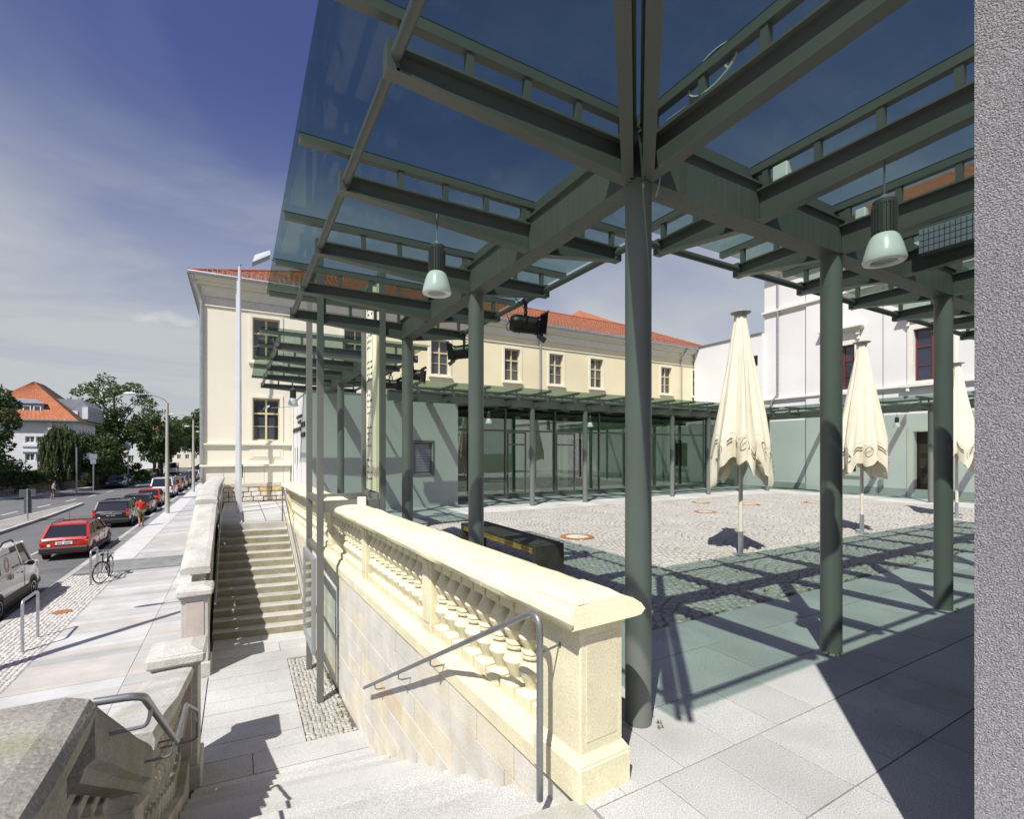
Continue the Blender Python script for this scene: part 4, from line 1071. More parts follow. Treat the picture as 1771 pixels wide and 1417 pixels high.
for i in range(len(EY)):
    if i: ey.append(EY[i])
    if i + 1 < len(EY): ey.append((EY[i] + EY[i + 1]) / 2)
for yy in ey:
    fin_with_rail(can3, (EX, yy), (20.05, yy), DZ, ext_q=0.25, nposts=2)
    b = MB(); ibeam(b, (EX + 0.09, yy), (23.1, yy), 3.752 + DZ, 3.53 + DZ, 3.60 + DZ); b.build('fin', STEEL, can3)
    b = MB(); b.bar((EX, yy, 3.873 + DZ), (23.1, yy, 3.873 + DZ), 0.055, 0.055); b.build('glazing_rail', STEEL, can3)
b = MB(); ibeam(b, (EX - 0.1, FY - 0.1), (20.05, 12.55), 3.752 + DZ, 3.484 + DZ, 3.60 + DZ); b.build('hip_fin', STEEL, can3)
b = MB(); b.tube([(3.6, 12.55, 3.655 + DZ), (20.05, 12.55, 3.655 + DZ), (20.05, 2.0, 3.655 + DZ)], 0.036, 10); b.build('edge_tube', STEEL, can3, True, 50)
xc = [3.55] + fx + [EX]
gz3 = GZ + DZ
for k in range(len(xc) - 1):
    if xc[k + 1] - xc[k] < 0.1: continue
    pane(can3, xc[k], 12.28, xc[k + 1], FY, gz3) if xc[k + 1] < 20 else pane(can3, xc[k], 12.28, 20.9, FY, gz3)
    pane(can3, xc[k], FY, xc[k + 1], 15.74, gz3)
yc = [2.0] + ey[::-1]
yc = sorted(set(yc)) + [12.28]
for k in range(len(yc) - 1):
    pane(can3, 19.78, yc[k], EX, yc[k + 1], gz3)
yc[-1] = 15.74
for k in range(len(yc) - 1):
    pane(can3, EX, yc[k], 23.1, yc[k + 1], gz3)

# ------------------------------------------------------------------ pendant lamps
def lamp_proto():
    t = thing('pendant_lamp', (0, 0, 0), '', 'lamp', 'pendant lamps under the canopy', world_parts=False)
    MB().tube([(0, 0, 0.39), (0, 0, 0.62)], 0.006, 6).build('stem', HAND, t, True)
    MB().lathe([(0.058, 0.37), (0.052, 0.375), (0.012, 0.41), (0.0, 0.41)], n=16, caps=False).build('cone', GALV, t, True)
    b = MB(); b.lathe([(0.050, 0.165), (0.056, 0.17), (0.056, 0.34), (0.060, 0.345), (0.060, 0.37), (0.05, 0.372)], n=20)
    for k in range(20):
        th = 2 * math.pi * k / 20; c, s = math.cos(th), math.sin(th)
        b.bar((c * 0.060, s * 0.060, 0.175), (c * 0.060, s * 0.060, 0.345), 0.007, 0.012, up=(c, s, 0))
    b.build('fluted_housing', GREYC, t)
    sh = MB().lathe([(0.052, 0.168), (0.060, 0.165), (0.075, 0.145), (0.090, 0.105), (0.104, 0.05), (0.112, 0.012), (0.108, 0.0), (0.095, -0.004), (0.072, 0.0), (0.068, 0.01), (0.06, 0.04), (0.0, 0.045)], n=28, caps=False).build('shade', WHITE, t, True)
    MB().lathe([(0.071, 0.004), (0.069, 0.010), (0.0, 0.012)], n=20, caps=False).build('lens', mat('lamp_lens', (0.36, 0.36, 0.35), rough=0.3, var=0.15, scale=40), sh, True)
    return t
LAMP = lamp_proto()
lamp_spots = [(1.34, 3.55, 2.975, 'white pendant lamp with dark fluted top left of the nearest column'),
              (3.405, 1.44, 2.90, 'white pendant lamp with dark fluted top at upper right near the grey wall'),
              (1.10, 12.2, 2.82, 'small white pendant lamp under the second canopy by the pavilion corner'),
              (7.31, 14.5, 2.70, 'far pendant lamp before the left end of the glazed front'),
              (11.6, 14.5, 2.70, 'far pendant lamp before the middle of the glazed front'),
              (16.0, 14.5, 2.70, 'far pendant lamp just right of the nearest column'),
              (21.9, 8.85, 2.70, 'far dark topped pendant lamp beside the doorway of the white building')]
for i, (x, y, z, lab) in enumerate(lamp_spots):
    o = LAMP if i == 0 else copy_tree(LAMP)
    o.location = (x * M, y * M, z * M); o['label'] = lab

# ------------------------------------------------------------------ theatre spotlights on the inner tube
def spot(x, y, ax, lab, sc_=1.0):
    t = thing('spotlight', (x, y, 3.655), lab, 'spotlight', 'black stage spotlights on the canopy tube')
    d = Vector(ax).normalized(); c = Vector((x, y, 3.655 - 0.30 * sc_))
    sdv = d.cross(Vector((0, 0, 1))).normalized()
    k = sc_
    o = c - d * 0.20 * k
    prof = [(0.0, 0), (0.075, 0.0), (0.10, 0.03), (0.115, 0.07), (0.112, 0.12), (0.118, 0.125), (0.118, 0.14), (0.110, 0.145), (0.108, 0.33), (0.118, 0.335), (0.118, 0.36), (0.10, 0.362), (0.095, 0.33), (0, 0.30)]
    MB().lathe([(r * k, z * k) for r, z in prof], axis=(o, d), n=20, caps=False).build('can', BLACK, t, True, 35)
    e = c + d * 0.165 * k
    upv = sdv.cross(d).normalized()
    b = MB()
    for (dv, sv, ln) in ((upv, sdv, 0.13), (-upv, sdv, 0.13), (sdv, upv, 0.11), (-sdv, upv, 0.11)):
        a = e + dv * 0.118 * k; f_ = a + d * ln * k * 0.8 + dv * ln * 0.45 * k
        b.add([a - sv * .10 * k, a + sv * .10 * k, f_ + sv * .14 * k, f_ - sv * .14 * k, a - sv * .10 * k + dv * .004, a + sv * .10 * k + dv * .004, f_ + sv * .14 * k + dv * .004, f_ - sv * .14 * k + dv * .004],
              [(0, 1, 2, 3), (7, 6, 5, 4), (0, 4, 5, 1), (1, 5, 6, 2), (2, 6, 7, 3), (3, 7, 4, 0)])
    b.build('barn_door', BLACK, t)
    b = MB()
    top = c + Vector((0, 0, 0.20 * k))
    for sg in (-1, 1):
        b.bar(c + sdv * sg * 0.122 * k, c + sdv * sg * 0.122 * k + Vector((0, 0, 0.20 * k)), 0.022 * k, 0.006, up=sdv)
    b.bar(top - sdv * 0.125 * k, top + sdv * 0.125 * k, 0.022, 0.006)
    b.build('yoke', BLACK, t)
    b = MB(); b.bar(top, Vector((x, y, 3.70)), 0.035, 0.035); b.lathe([(0.042, -0.025), (0.042, 0.025)], axis=((x, y, 3.655), (0, 1, 0)), n=12); b.build('clamp', BLACK, t)
    b = MB(); r0 = o + Vector((0, 0, 0.02))
    b.tube([r0, r0 - d * 0.05 - Vector((0, 0, 0.06)), r0 - d * 0.03 - Vector((0, 0, 0.12)), r0 + d * .04 - Vector((0, 0, .10))], 0.006, 5)
    b.tube([r0, r0 - d * 0.04 + Vector((0, 0, .08)), Vector((x, y - 0.05, 3.50)), Vector((x - 0.12, y - .1, 3.56)), Vector((x - .22, y - .12, 3.62))], 0.006, 5)
    b.build('cable', BLACK, t, True)
    return t
spot(IX, 5.22, (0.87, -0.42, -0.10), 'black stage spotlight nearest the viewer, hanging left of the corner column')
spot(IX, 7.12, (-0.80, 0.45, -0.10), 'black stage spotlight second from the corner, partly behind a column')
spot(IX, 9.75, (0.87, -0.42, -0.08), 'black stage spotlight just right of the third column, seen in front of the yellow wall')
spot(IX, 11.4, (0.80, -0.5, -0.08), 'farthest black stage spotlight beside the sign tower')
# floodlights on arms
def flood(p, q, lab):
    t = thing('floodlight', q, lab, 'floodlight', 'small floodlights on arms')
    b = MB(); b.tube([p, q], 0.009, 6); b.build('arm', HAND, t, True)
    c = Vector(q); d = Vector((-0.86, 0.5, 0)); 
    b = MB(); a0 = c + d * 0.02
    b.add([a0 + Vector((0, -.08, .03)), a0 + Vector((0, .08, .03)), a0 + d * .20 + Vector((0, .08, -.05)), a0 + d * .20 + Vector((0, -.08, -.05)),
           a0 + Vector((0, -.05, .09)), a0 + Vector((0, .05, .09)), a0 + d * .17 + Vector((0, .05, .04)), a0 + d * .17 + Vector((0, -.05, .04))],
          [(3, 2, 1, 0), (4, 5, 6, 7), (0, 1, 5, 4), (1, 2, 6, 5), (2, 3, 7, 6), (3, 0, 4, 7)])
    b.build('lamp_head', ZINC, t)
flood((0.45, 6.02, 3.87), (0.325, 6.02, 3.895), 'small floodlight sticking out of the canopy glass edge above the flagpoles')
flood((1.72, 16.6, 3.20), (0.85, 16.6, 3.10), 'small floodlight on a long arm from the pavilion wall, in front of the window')
# ------------------------------------------------------------------ wall helpers
class Wall:
    """flat wall: a runs along it, d outwards, z up.  side '-y' faces the viewer from the back, '-x' from the right, '+x' looks right"""
    def __init__(s, side, c): s.side = side; s.c = c
    def p(s, a, d, z):
        if s.side == '-y': return (a, s.c - d, z)
        if s.side == '-x': return (s.c - d, a, z)
        if s.side == '+x': return (s.c + d, a, z)
        return (a, s.c + d, z)
    def box(s, b, a0, a1, d0, d1, z0, z1, c=0):
        p, q = s.p(a0, d0, z0), s.p(a1, d1, z1)
        if c: return b.cbox(*p, *q, c)
        return b.box(*p, *q)
    def openings(s, b, a0, a1, z0, z1, ops, th=0.3):
        """wall slab with rectangular holes"""
        A = sorted(set([a0, a1] + [v for o in ops for v in o[:2]])); Z = sorted(set([z0, z1] + [v for o in ops for v in o[2:4]]))
        for i in range(len(A) - 1):
            for j in range(len(Z) - 1):
                ca, cz = (A[i] + A[i + 1]) / 2, (Z[j] + Z[j + 1]) / 2
                if any(o[0] < ca < o[1] and o[2] < cz < o[3] for o in ops): continue
                s.box(b, A[i], A[i + 1], 0, -th, Z[j], Z[j + 1])
        return b
    def window(s, par, a0, a1, z0, z1, fm, rec=0.12, mull=1, bars=(0.5,), trans=0.66, fw=0.045, pane=None, name='window'):
        """casement set back in its opening: frame, mullion, transom, glazing bars, panes"""
        b = MB()
        for (p, q, u, v) in ((a0, a0 + fw, z0, z1), (a1 - fw, a1, z0, z1), (a0 + fw, a1 - fw, z0, z0 + fw), (a0 + fw, a1 - fw, z1 - fw, z1)):
            s.box(b, p, q, -rec, -rec - 0.06, u, v)
        o = b.build(name, fm, par)
        zt = z0 + (z1 - z0) * trans if trans else z1
        if trans:
            b = MB(); s.box(b, a0 + fw, a1 - fw, -rec + 0.01, -rec - 0.05, zt - 0.03, zt + 0.03); b.build('transom', fm, o)
        if mull:
            am = (a0 + a1) / 2
            b = MB(); s.box(b, am - 0.032, am + 0.032, -rec + 0.012, -rec - 0.05, z0 + fw, z1 - fw); b.build('mullion', fm, o)
        if bars:
            for t in bars:
                zz = z0 + fw + (zt - z0 - fw) * t
                b = MB(); s.box(b, a0 + fw, a1 - fw, -rec - 0.006, -rec - 0.035, zz - 0.011, zz + 0.011); b.build('glazing_bar', fm, o)
            if trans:
                pass
        cols = [(a0 + fw, (a0 + a1) / 2 - .03), ((a0 + a1) / 2 + .03, a1 - fw)] if mull else [(a0 + fw, a1 - fw)]
        for (p, q) in cols:
            for (u, v) in ([(z0 + fw, zt - .03), (zt + .03, z1 - fw)] if trans else [(z0 + fw, z1 - fw)]):
                b = MB(); s.box(b, p, q, -rec - 0.036, -rec - 0.040, u, v); b.build('pane', pane or PANE, o)
        return o
    def surround(s, par, a0, a1, z0, z1, m, w=0.10, pr=0.025, sill=True):
        b = MB()
        s.box(b, a0 - w, a0 - 0.002, 0, pr, z0 - w, z1 + w); s.box(b, a1 + 0.002, a1 + w, 0, pr, z0 - w, z1 + w)
        s.box(b, a0 - 0.002, a1 + 0.002, 0, pr, z1 + 0.002, z1 + w); s.box(b, a0 - 0.002, a1 + 0.002, 0, pr, z0 - w, z0 - 0.002)
        o = b.build('window_surround', m, par)
        if sill:
            b = MB(); s.box(b, a0 - w - 0.03, a1 + w + 0.03, pr, pr + 0.05, z0 - w - 0.03, z0 - w + 0.03); b.build('sill', m, o)
        return o
def tile_field(name, par, p00, p10, p01, p11, nu, nv, m, amp=0.022, step=0.022):
    """clay tile courses: p00-p10 is the eave, p01-p11 the ridge; every tile a small curved, overlapping piece"""
    off = np.array(BASE.get(par.name, (0, 0, 0)))
    P00, P10, P01, P11 = [np.array(p, float) - off for p in (p00, p10, p01, p11)]
    nrm = np.cross(P10 - P00, P01 - P00); nrm /= np.linalg.norm(nrm)
    if nrm[2] < 0: nrm = -nrm
    V = []; F = []; n = 0
    prof = [(0.0, 0.0), (0.25, 0.75), (0.5, 1.0), (0.75, 0.55), (0.98, 0.0)]
    for j in range(nv):
        v0, v1 = j / nv, min(1.0, (j + 1.12) / nv)
        for i in range(nu):
            lift = rng.uniform(0, 0.006)
            ring = []
            for (vv, h) in ((v0, step), (v1, 0.002)):
                for (t, a) in prof:
                    u = (i + t) / nu
                    P = (P00 * (1 - u) + P10 * u) * (1 - vv) + (P01 * (1 - u) + P11 * u) * vv
                    V.append(P + nrm * (h + amp * a + lift))
            k = len(prof)
            for a in range(k - 1):
                F.append((n + a, n + a + 1, n + k + a + 1, n + k + a))
            n += 2 * k
            # front edge
            for (t, a) in ((0.0, 0), (0.98, 0)):
                pass
    o = quads_object(name, np.array(V) * M, np.array(F), m, par)
    o['kind'] = 'stuff'
    return o

# ------------------------------------------------------------------ yellow main building behind
yb = thing('yellow_building', (12, 19.4, 0), 'long cream yellow building with red tiled hip roof behind the courtyard', 'building')
YW = Wall('-y', 19.4)
X0, X1 = -1.05, 25.4
up = [(xc - 0.41, xc + 0.41) for xc in (7.47, 10.99, 13.44, 15.95, 18.42, 20.93, 23.5)]
ops = [(0.44, 1.31, 2.16, 3.67), (0.44, 1.31, 5.02, 6.52), (3.55, 4.40, 5.02, 6.52)] + [(a, c, 5.04, 6.50) for a, c in up]
b = MB(); YW.openings(b, X0, 4.6, 0.60, 7.42, [o for o in ops if o[1] < 4.6]); b.build('wall', CREAMW, yb)
b = MB(); YW.openings(b, 4.6, X1, 3.2, 7.42, [o for o in ops if o[0] > 4.6]); b.build('wall', YELL, yb)
b = MB(); b.box(X0, 19.72, 0, X1, 28.4, 7.42); b.build('core', mat('core_dark', (0.03, 0.03, 0.03), rough=1, var=0), yb)
for o in ops:
    left = o[1] < 4.6
    YW.window(yb, o[0], o[1], o[2], o[3], YFRAME, rec=0.12, bars=(0.5,), trans=0.64)
    YW.surround(yb, o[0], o[1], o[2], o[3], CREAM, w=0.11 if left else 0.10, pr=0.03)
# stone base, blocks proud of the mortar
b = MB(); YW.box(b, X0 + .02, 1.66, -0.02, -0.3, -0.02, 0.52); b.build('base_core', MORTAR, yb)
zz = [0.0, 0.17, 0.34, 0.51]
for i in range(3):
    a = X0
    while a < 1.68:
        ln = rng.uniform(0.24, 0.48)
        if 1.70 - a - ln < 0.15: ln = 1.70 - a
        b = MB(); YW.box(b, a + .008, a + ln - .008, 0.035 + rng.uniform(0, .03), -0.1, zz[i] + .008, zz[i + 1] - .008, 0.02); b.build('base_stone', RUBBLE, yb)
        a += ln
b = MB(); YW.box(b, X0 - .03, 1.68, 0.06, -0.1, 0.515, 0.64, 0.01); b.build('base_course', mat('course_stone', (0.56, 0.51, 0.40), rough=0.9, var=0.12, scale=4, bump=0.3, bscale=40), yb)
# ashlar course, ledges, panels
a = X0
while a < 1.66:
    ln = min(0.62, 1.66 - a)
    b = MB(); YW.box(b, a + .004, a + ln - .004, 0.035, -0.05, 0.645, 1.20, 0.004); b.build('ashlar', CREAM, yb)
    a += ln
for (z0, z1, pr) in ((1.205, 1.25, 0.09), (1.25, 1.32, 0.14), (1.94, 1.99, 0.05), (1.99, 2.05, 0.09)):
    b = MB(); YW.box(b, X0 - pr * 0.6, 1.68, pr, -0.05, z0, z1 - 0.002); b.build('moulding', CREAM, yb)
b = MB(); YW.box(b, 0.33, 1.42, 0.015, 0, 1.50, 1.90); YW.box(b, 0.42, 1.33, 0.03, 0.016, 1.57, 1.83); b.build('panel', CREAM, yb)
# cornice with frieze
for (z0, z1, pr) in ((6.72, 6.76, 0.04), (7.05, 7.10, 0.06), (7.10, 7.42, 0.03), (7.42, 7.50, 0.20), (7.50, 7.62, 0.30)):
    b = MB(); YW.box(b, X0 - pr, X1 + pr, pr, -0.02, z0 + .001, z1); b.build('cornice', CREAM, yb)
FRZ = mat('frieze_relief', (0.68, 0.64, 0.56), rough=0.95, var=0.1, bump=1.0, bscale=9, bdist=0.06)
b = MB(); YW.box(b, X0 - .01, 4.5, 0.02, -0.01, 6.77, 7.04); b.build('frieze', FRZ, yb)
# soffit, gutter, roof
E0, E1, F0 = X0 - 0.36, X1 + 0.36, 19.04
b = MB(); b.box(E0, F0, 7.62, E1, 29.0, 7.66); b.build('soffit', CREAM, yb)
b = MB(); b.tube([(E0 - .02, F0 - .05, 7.69), (E1, F0 - .05, 7.69)], 0.055, 8); b.tube([(E0 - .02, F0 - .05, 7.69), (E0 - .02, 29.0, 7.69)], 0.055, 8); b.build('gutter', GALV, yb, True)
RZ, RD = 9.85, 4.4
roof = MB()
rf = [(E0, F0, 7.68), (E1, F0, 7.68), (E1, 29, 7.68), (E0, 29, 7.68), (E0 + RD, F0 + RD, RZ), (E1 - RD, F0 + RD, RZ), (E1 - RD, 29 - RD, RZ), (E0 + RD, 29 - RD, RZ)]
roof.add(rf, [(0, 1, 5, 4), (1, 2, 6, 5), (2, 3, 7, 6), (3, 0, 4, 7), (4, 5, 6, 7)])
ro = roof.build('roof', TILE, yb)
tile_field('roof_tiles', ro, (E0, F0, 7.68), (E1, F0, 7.68), (E0 + RD, F0 + RD, RZ), (E1 - RD, F0 + RD, RZ), 118, 18, TILE)
tile_field('roof_tiles', ro, (E0, 29, 7.68), (E0, F0, 7.68), (E0 + RD, 29 - RD, RZ), (E0 + RD, F0 + RD, RZ), 42, 18, TILE)
b = MB(); b.tube([(E0, F0, 7.73), (E0 + RD, F0 + RD, RZ + .05), (E1 - RD, F0 + RD, RZ + .05), (E1, F0, 7.73)], 0.06, 8); b.build('ridge', TILE, ro, True)
b = MB(); b.tube([(E0, F0, 7.73), (E0 + RD, F0 + RD, RZ + .05)], 0.06, 8); b.build('ridge', TILE, ro, True)
b = MB()   # cross roof rising behind
b.add([(17.2, 22.2, 9.2), (22.6, 22.2, 9.2), (19.9, 26.0, 11.25), (17.2, 30, 9.2), (22.6, 30, 9.2)], [(0, 1, 2), (0, 2, 3), (1, 4, 2)]); b.build('cross_roof', TILE, ro)
# snow guard grille
b = MB()
for k in range(180):
    xx = E0 + 0.5 + k * 0.148
    b.bar((xx, F0 + 0.34, 7.86), (xx, F0 + 0.33, 8.02), 0.02, 0.012)
for zz in (7.87, 8.01): b.bar((E0 + .5, F0 + 0.34, zz), (E1 - .4, F0 + .34, zz), 0.012, 0.012)
b.build('snow_guard', GALV, ro)
for xx in (12.48, 22.1):
    b = MB(); b.tube([(xx + .12, F0 - .02, 7.60), (xx + .08, 19.2, 7.35), (xx, 19.33, 7.1), (xx, 19.33, 3.3)], 0.045, 8); b.build('downpipe', GALV, yb, True)
b = MB(); b.tube([(E0 + .06, F0 + .02, 7.62), (X0 - .10, 19.28, 7.05), (X0 - .03, 19.32, 6.8), (X0 - .03, 19.32, 0.7)], 0.05, 8); b.build('downpipe', GALV, yb, True)

# ------------------------------------------------------------------ pavilion (solid end) and glazed front
pv = thing('pavilion', (4, 14.75, 0), 'low flat pavilion with pale render beside the far terrace', 'building')
PW = Wall('-y', 14.75)
b = MB(); PW.openings(b, 1.72, 6.30, 0, 3.45, [(4.79, 5.42, 1.05, 2.06)], 0.18); b.build('front_wall', SHADEW, pv)
b = MB(); b.box(1.70, 14.75, 0, 1.72, 19.33, 3.44); b.box(1.72, 14.94, 0, 1.9, 19.3, 3.44); b.build('street_wall', LAVW, pv)
b = MB(); b.box(6.12, 14.94, 0, 6.30, 16.0, 3.45); b.build('return_wall', SHADEW, pv)
b = MB(); b.box(1.9, 15.0, 0, 6.1, 19.3, 3.3); b.build('core', MATS['core_dark'], pv)
b = MB(); b.box(1.69, 14.74, 3.455, 23.3, 19.36, 3.50); b.build('roof_slab', ZINC, pv)
PW.window(pv, 4.79, 5.42, 1.05, 2.06, STEEL2, rec=0.06, mull=0, bars=(), trans=0, fw=0.05, pane=mat('blind_dark', (0.03, 0.03, 0.03), rough=0.6))
for k in range(17):
    zz = 1.12 + k * 0.052
    b = MB(); PW.box(b, 4.845, 5.365, -0.08, -0.094, zz, zz + 0.036); b.build('blind_slat', ZINC, pv)
b = MB(); b.bar((4.73, 14.735, 2.09), (5.48, 14.735, 2.09), 0.02, 0.05); b.bar((4.73, 14.735, 1.02), (5.48, 14.735, 1.02), 0.02, 0.05); b.bar((4.755, 14.735, 1.04), (4.755, 14.735, 2.07), 0.05, 0.02); b.bar((5.455, 14.735, 1.04), (5.455, 14.735, 2.07), 0.05, 0.02); b.build('window_frame', STEEL2, pv)
# raised dark lettering and joints on the street wall
SW = Wall('-x', 1.70)
r_ = random.Random(21)
def glyph_row(par, a0, a1, z, h):
    a = a0
    while a > a1:
        w = r_.uniform(0.05, 0.11); 
        b = MB()
        SW.box(b, a, a - w * 0.3, 0.004, 0.03, z, z + h * r_.uniform(.7, 1)); SW.box(b, a - w * 0.3, a - w, 0.004, 0.03, z + (h * .55 if r_.random() < .5 else 0), z + h * (.72 if r_.random() < .5 else .25)); SW.box(b, a - w * .75, a - w, 0.004, 0.029, z, z + h * r_.uniform(.5, .9))
        b.build('letter', mat('letter_bronze', (0.055, 0.045, 0.035), rough=0.5, var=0.1), par)
        a -= w + 0.035
sgn = thing('wall_lettering', (1.7, 16.4, 2.5), 'dark raised lettering in four rows on the white street wall of the pavilion', 'lettering')
glyph_row(sgn, 17.4, 16.0, 2.83, 0.10); glyph_row(sgn, 17.0, 16.2, 2.66, 0.10); glyph_row(sgn, 18.6, 16.3, 2.42, 0.14); glyph_row(sgn, 16.2, 15.25, 2.50, 0.16); glyph_row(sgn, 16.2, 15.25, 2.20, 0.16)
for yy in (16.25, 18.6):
    b = MB(); SW.box(b, yy, yy + 0.03, 0.001, 0.006, 0.1, 3.3); b.build('joint', STEEL2, pv)
for yy in (17.2, 18.0):
    b = MB(); SW.box(b, yy, yy + 0.08, 0.001, 0.012, 1.35, 1.9); b.build('vent_slot', STEEL2, pv)
# glazed front
gf = thing('glazed_front', (13, 15.9, 0), 'long glazed front with slim dark mullions facing the courtyard', 'glass facade')
GW = Wall('-y', 15.9)
mul = [6.42, 8.71, 10.96, 13.2, 15.42, 17.66, 19.9, 22.4]
subs = [9.62, 11.75, 12.1, 14.1, 16.5, 18.9]
for a in mul:
    b = MB(); GW.box(b, a - .03, a + .03, 0.03, -0.06, 0.0, 3.42); b.build('mullion', STEEL2, gf)
b = MB(); GW.box(b, 6.3, 22.6, 0.04, -0.06, 0.0, 0.10); b.build('sill_rail', STEEL2, gf)
b = MB(); GW.box(b, 6.3, 22.6, 0.028, -0.05, 2.52, 2.58); b.build('head_rail', STEEL2, gf)
b = MB(); GW.box(b, 6.3, 22.6, 0.045, -0.06, 3.38, 3.45); b.build('top_rail', STEEL2, gf)
for i in range(len(mul) - 1):
    b = MB(); GW.box(b, mul[i] + .032, mul[i + 1] - .032, -0.01, -0.018, 0.105, 2.515); b.build('pane', FGLASS, gf)
    b = MB(); GW.box(b, mul[i] + .032, mul[i + 1] - .032, -0.01, -0.018, 2.585, 3.375); b.build('pane', FGLASS, gf)
for (a0, a1) in ((8.80, 9.62), (11.02, 11.95), (15.5, 16.4)):   # opening lights with frames
    b = MB()
    for (p, q, u, v) in ((a0, a0 + .05, .12, 2.5), (a1 - .05, a1, .12, 2.5), (a0 + .05, a1 - .05, 2.45, 2.5), (a0 + .05, a1 - .05, 2.0, 2.06), (a0 + .05, a1 - .05, .12, .2)):
        GW.box(b, p, q, 0.012, -0.005, u, v)
    b.build('door_frame', STEEL2, gf)
for (a0, a1) in ((6.6, 8.4), (8.75, 10.55), (11.0, 12.9), (13.5, 15.2)):
    b = MB(); b.cbox(a0, 16.35, 0.12, a1, 16.50, 0.30, 0.01); b.build('convector', WHITE, gf)
inn = thing('pavilion_interior', (14, 18, 0), 'dim interior wall with dark doorways seen through the glazed front', 'room')
b = MB(); b.box(6.3, 18.4, 0, 23.2, 18.5, 3.4); b.build('back_wall', INTW, inn)
b = MB(); b.box(6.3, 15.98, -0.02, 23.2, 18.4, 0.01); b.build('floor', INTF, inn)
b = MB(); b.box(6.3, 15.98, 3.2, 23.2, 18.4, 3.25); b.build('ceiling', mat('ceiling_dark', (0.10, 0.10, 0.09), rough=0.9), inn)
b = MB(); b.box(6.3, 16.0, 0, 6.38, 18.4, 3.2); b.build('side_wall', INTW, inn)
for (a0, a1, z1) in ((7.6, 8.5, 2.5), (13.1, 14.3, 2.35), (19.6, 21.0, 2.4)):
    b = MB(); b.box(a0, 18.36, 0.01, a1, 18.398, z1); b.build('doorway', INTD, inn)
for (a0) in (9.9, 12.3, 16.3, 18.6):
    b = MB(); b.box(a0, 17.2, 0.01, a0 + .22, 17.42, 3.2); b.build('pier', INTW, inn)

# ------------------------------------------------------------------ connector block and white building on the right
cn = thing('connector_block', (23.2, 17, 0), 'plain white block between the yellow and the white building', 'building')
b = MB(); b.box(23.12, 15.1, 0, 25.2, 19.3, 7.78); b.build('wall', LAVW, cn)
b = MB(); b.box(23.05, 15.1, 7.785, 25.25, 19.35, 7.84); b.build('coping', ZINC, cn)
b = MB(); b.box(23.10, 15.35, 6.2, 23.119, 15.6, 6.7); b.build('vent', BLACK, cn)
wb = thing('white_building', (23.3, 8, 0), 'tall white historic building with red brown windows on the right', 'building')
WW = Wall('-x', 23.3)
wops = [(7.75, 8.85, 4.55, 6.60), (10.95, 11.95, 4.50, 6.45), (4.7, 5.8, 4.55, 6.60), (7.90, 8.85, 0.0, 2.55), (10.9, 11.9, 0.9, 2.3)]
b = MB(); WW.openings(b, -9, 15.1, 0, 10.9, wops, 0.35); b.build('wall', LAVW, wb)
b = MB(); b.box(23.62, -9, 0, 34, 15.1, 10.9); b.build('core', MATS['core_dark'], wb)
b = MB(); b.box(23.3, 14.80, 0, 23.62, 15.10, 0.01); b.build('corner', LAVW, wb)
for o in wops[:3]:
    WW.window(wb, *o, REDW, rec=0.14, bars=(0.42,), trans=0.66, fw=0.06, pane=mat('pane_blue', (0.03, 0.035, 0.06), rough=0.03, var=0, spec=0.9))
    sr = WW.surround(wb, *o, LAVT, w=0.20, pr=0.05)
    a0, a1, z0, z1 = o
    b = MB(); WW.box(b, a0 - .34, a1 + .34, 0.05, 0.22, z1 + .62, z1 + .69); WW.box(b, a0 - .40, a1 + .40, 0.05, 0.32, z1 + .69, z1 + .76); WW.box(b, a0 - .28, a1 + .28, 0.05, 0.12, z1 + .55, z1 + .62); b.build('hood', LAVT, sr)
    b = MB(); WW.box(b, a0 - .2, a1 + .2, 0.0, 0.04, z1 + .22, z1 + .54); b.build('hood_panel', LAVT, sr)
    for a in (a0 - .22, a1 + .10):
        b = MB(); WW.box(b, a, a + .12, 0.05, 0.18, z1 + .36, z1 + .54, .01); WW.box(b, a + .01, a + .11, 0.05, 0.12, z1 + .16, z1 + .35, .01); b.build('console', LAVT, sr)
        b = MB(); WW.box(b, a, a + .12, 0.05, 0.16, z0 - .40, z0 - .24, .02); b.build('sill_console', LAVT, sr)
    b = MB(); WW.box(b, a0 - .36, a1 + .36, 0.05, 0.18, z0 - .23, z0 - .12); b.build('window_ledge', LAVT, sr)
for (z0, z1, pr) in ((4.22, 4.34, 0.05), (4.34, 4.42, 0.12), (8.60, 8.72, 0.06), (8.72, 8.82, 0.14), (10.55, 10.7, 0.10), (10.7, 10.9, 0.25), (10.9, 11.05, 0.45)):
    b = MB(); WW.box(b, -9, 15.1 + pr * 0.6, pr, -0.05, z0 + .001, z1); b.build('cornice', LAVT, wb)
for a in (13.05, 9.9, 6.9):
    b = MB(); WW.box(b, a - .012, a + .012, 0.001, 0.006, 0.2, 10.5); b.build('joint', STEEL2, wb)
b = MB(); WW.box(b, 12.0, 13.0, 0.0, 0.06, 0.0, 8.59); b.build('pilaster', LAVW, wb)
b = MB(); b.tube([WW.p(14.35, .09, 10.5), WW.p(14.35, .09, 4.6), WW.p(14.7, .12, 4.2), WW.p(14.7, .12, 3.9)], 0.05, 8); b.build('downpipe', GALV, wb, True)
for k in range(7):
    a = -2.2 + k * 2.45
    b = MB(); WW.box(b, a + .006, a + 2.43, 0.0, 0.035, 0.0, 0.28); b.build('plinth_stone', SHADEW, wb)
b = MB()
for (p, q, u, v) in ((7.74, 7.89, 0, 2.72), (8.86, 9.06, 0, 2.72), (7.89, 8.86, 2.56, 2.72)): WW.box(b, p, q, 0.04, 0.0, u, v)
b.build('door_surround', LAVT, wb)
b = MB(); WW.box(b, 7.9, 8.85, -0.25, -0.3, 0.0, 2.55); dr = b.build('door', INTD, wb)
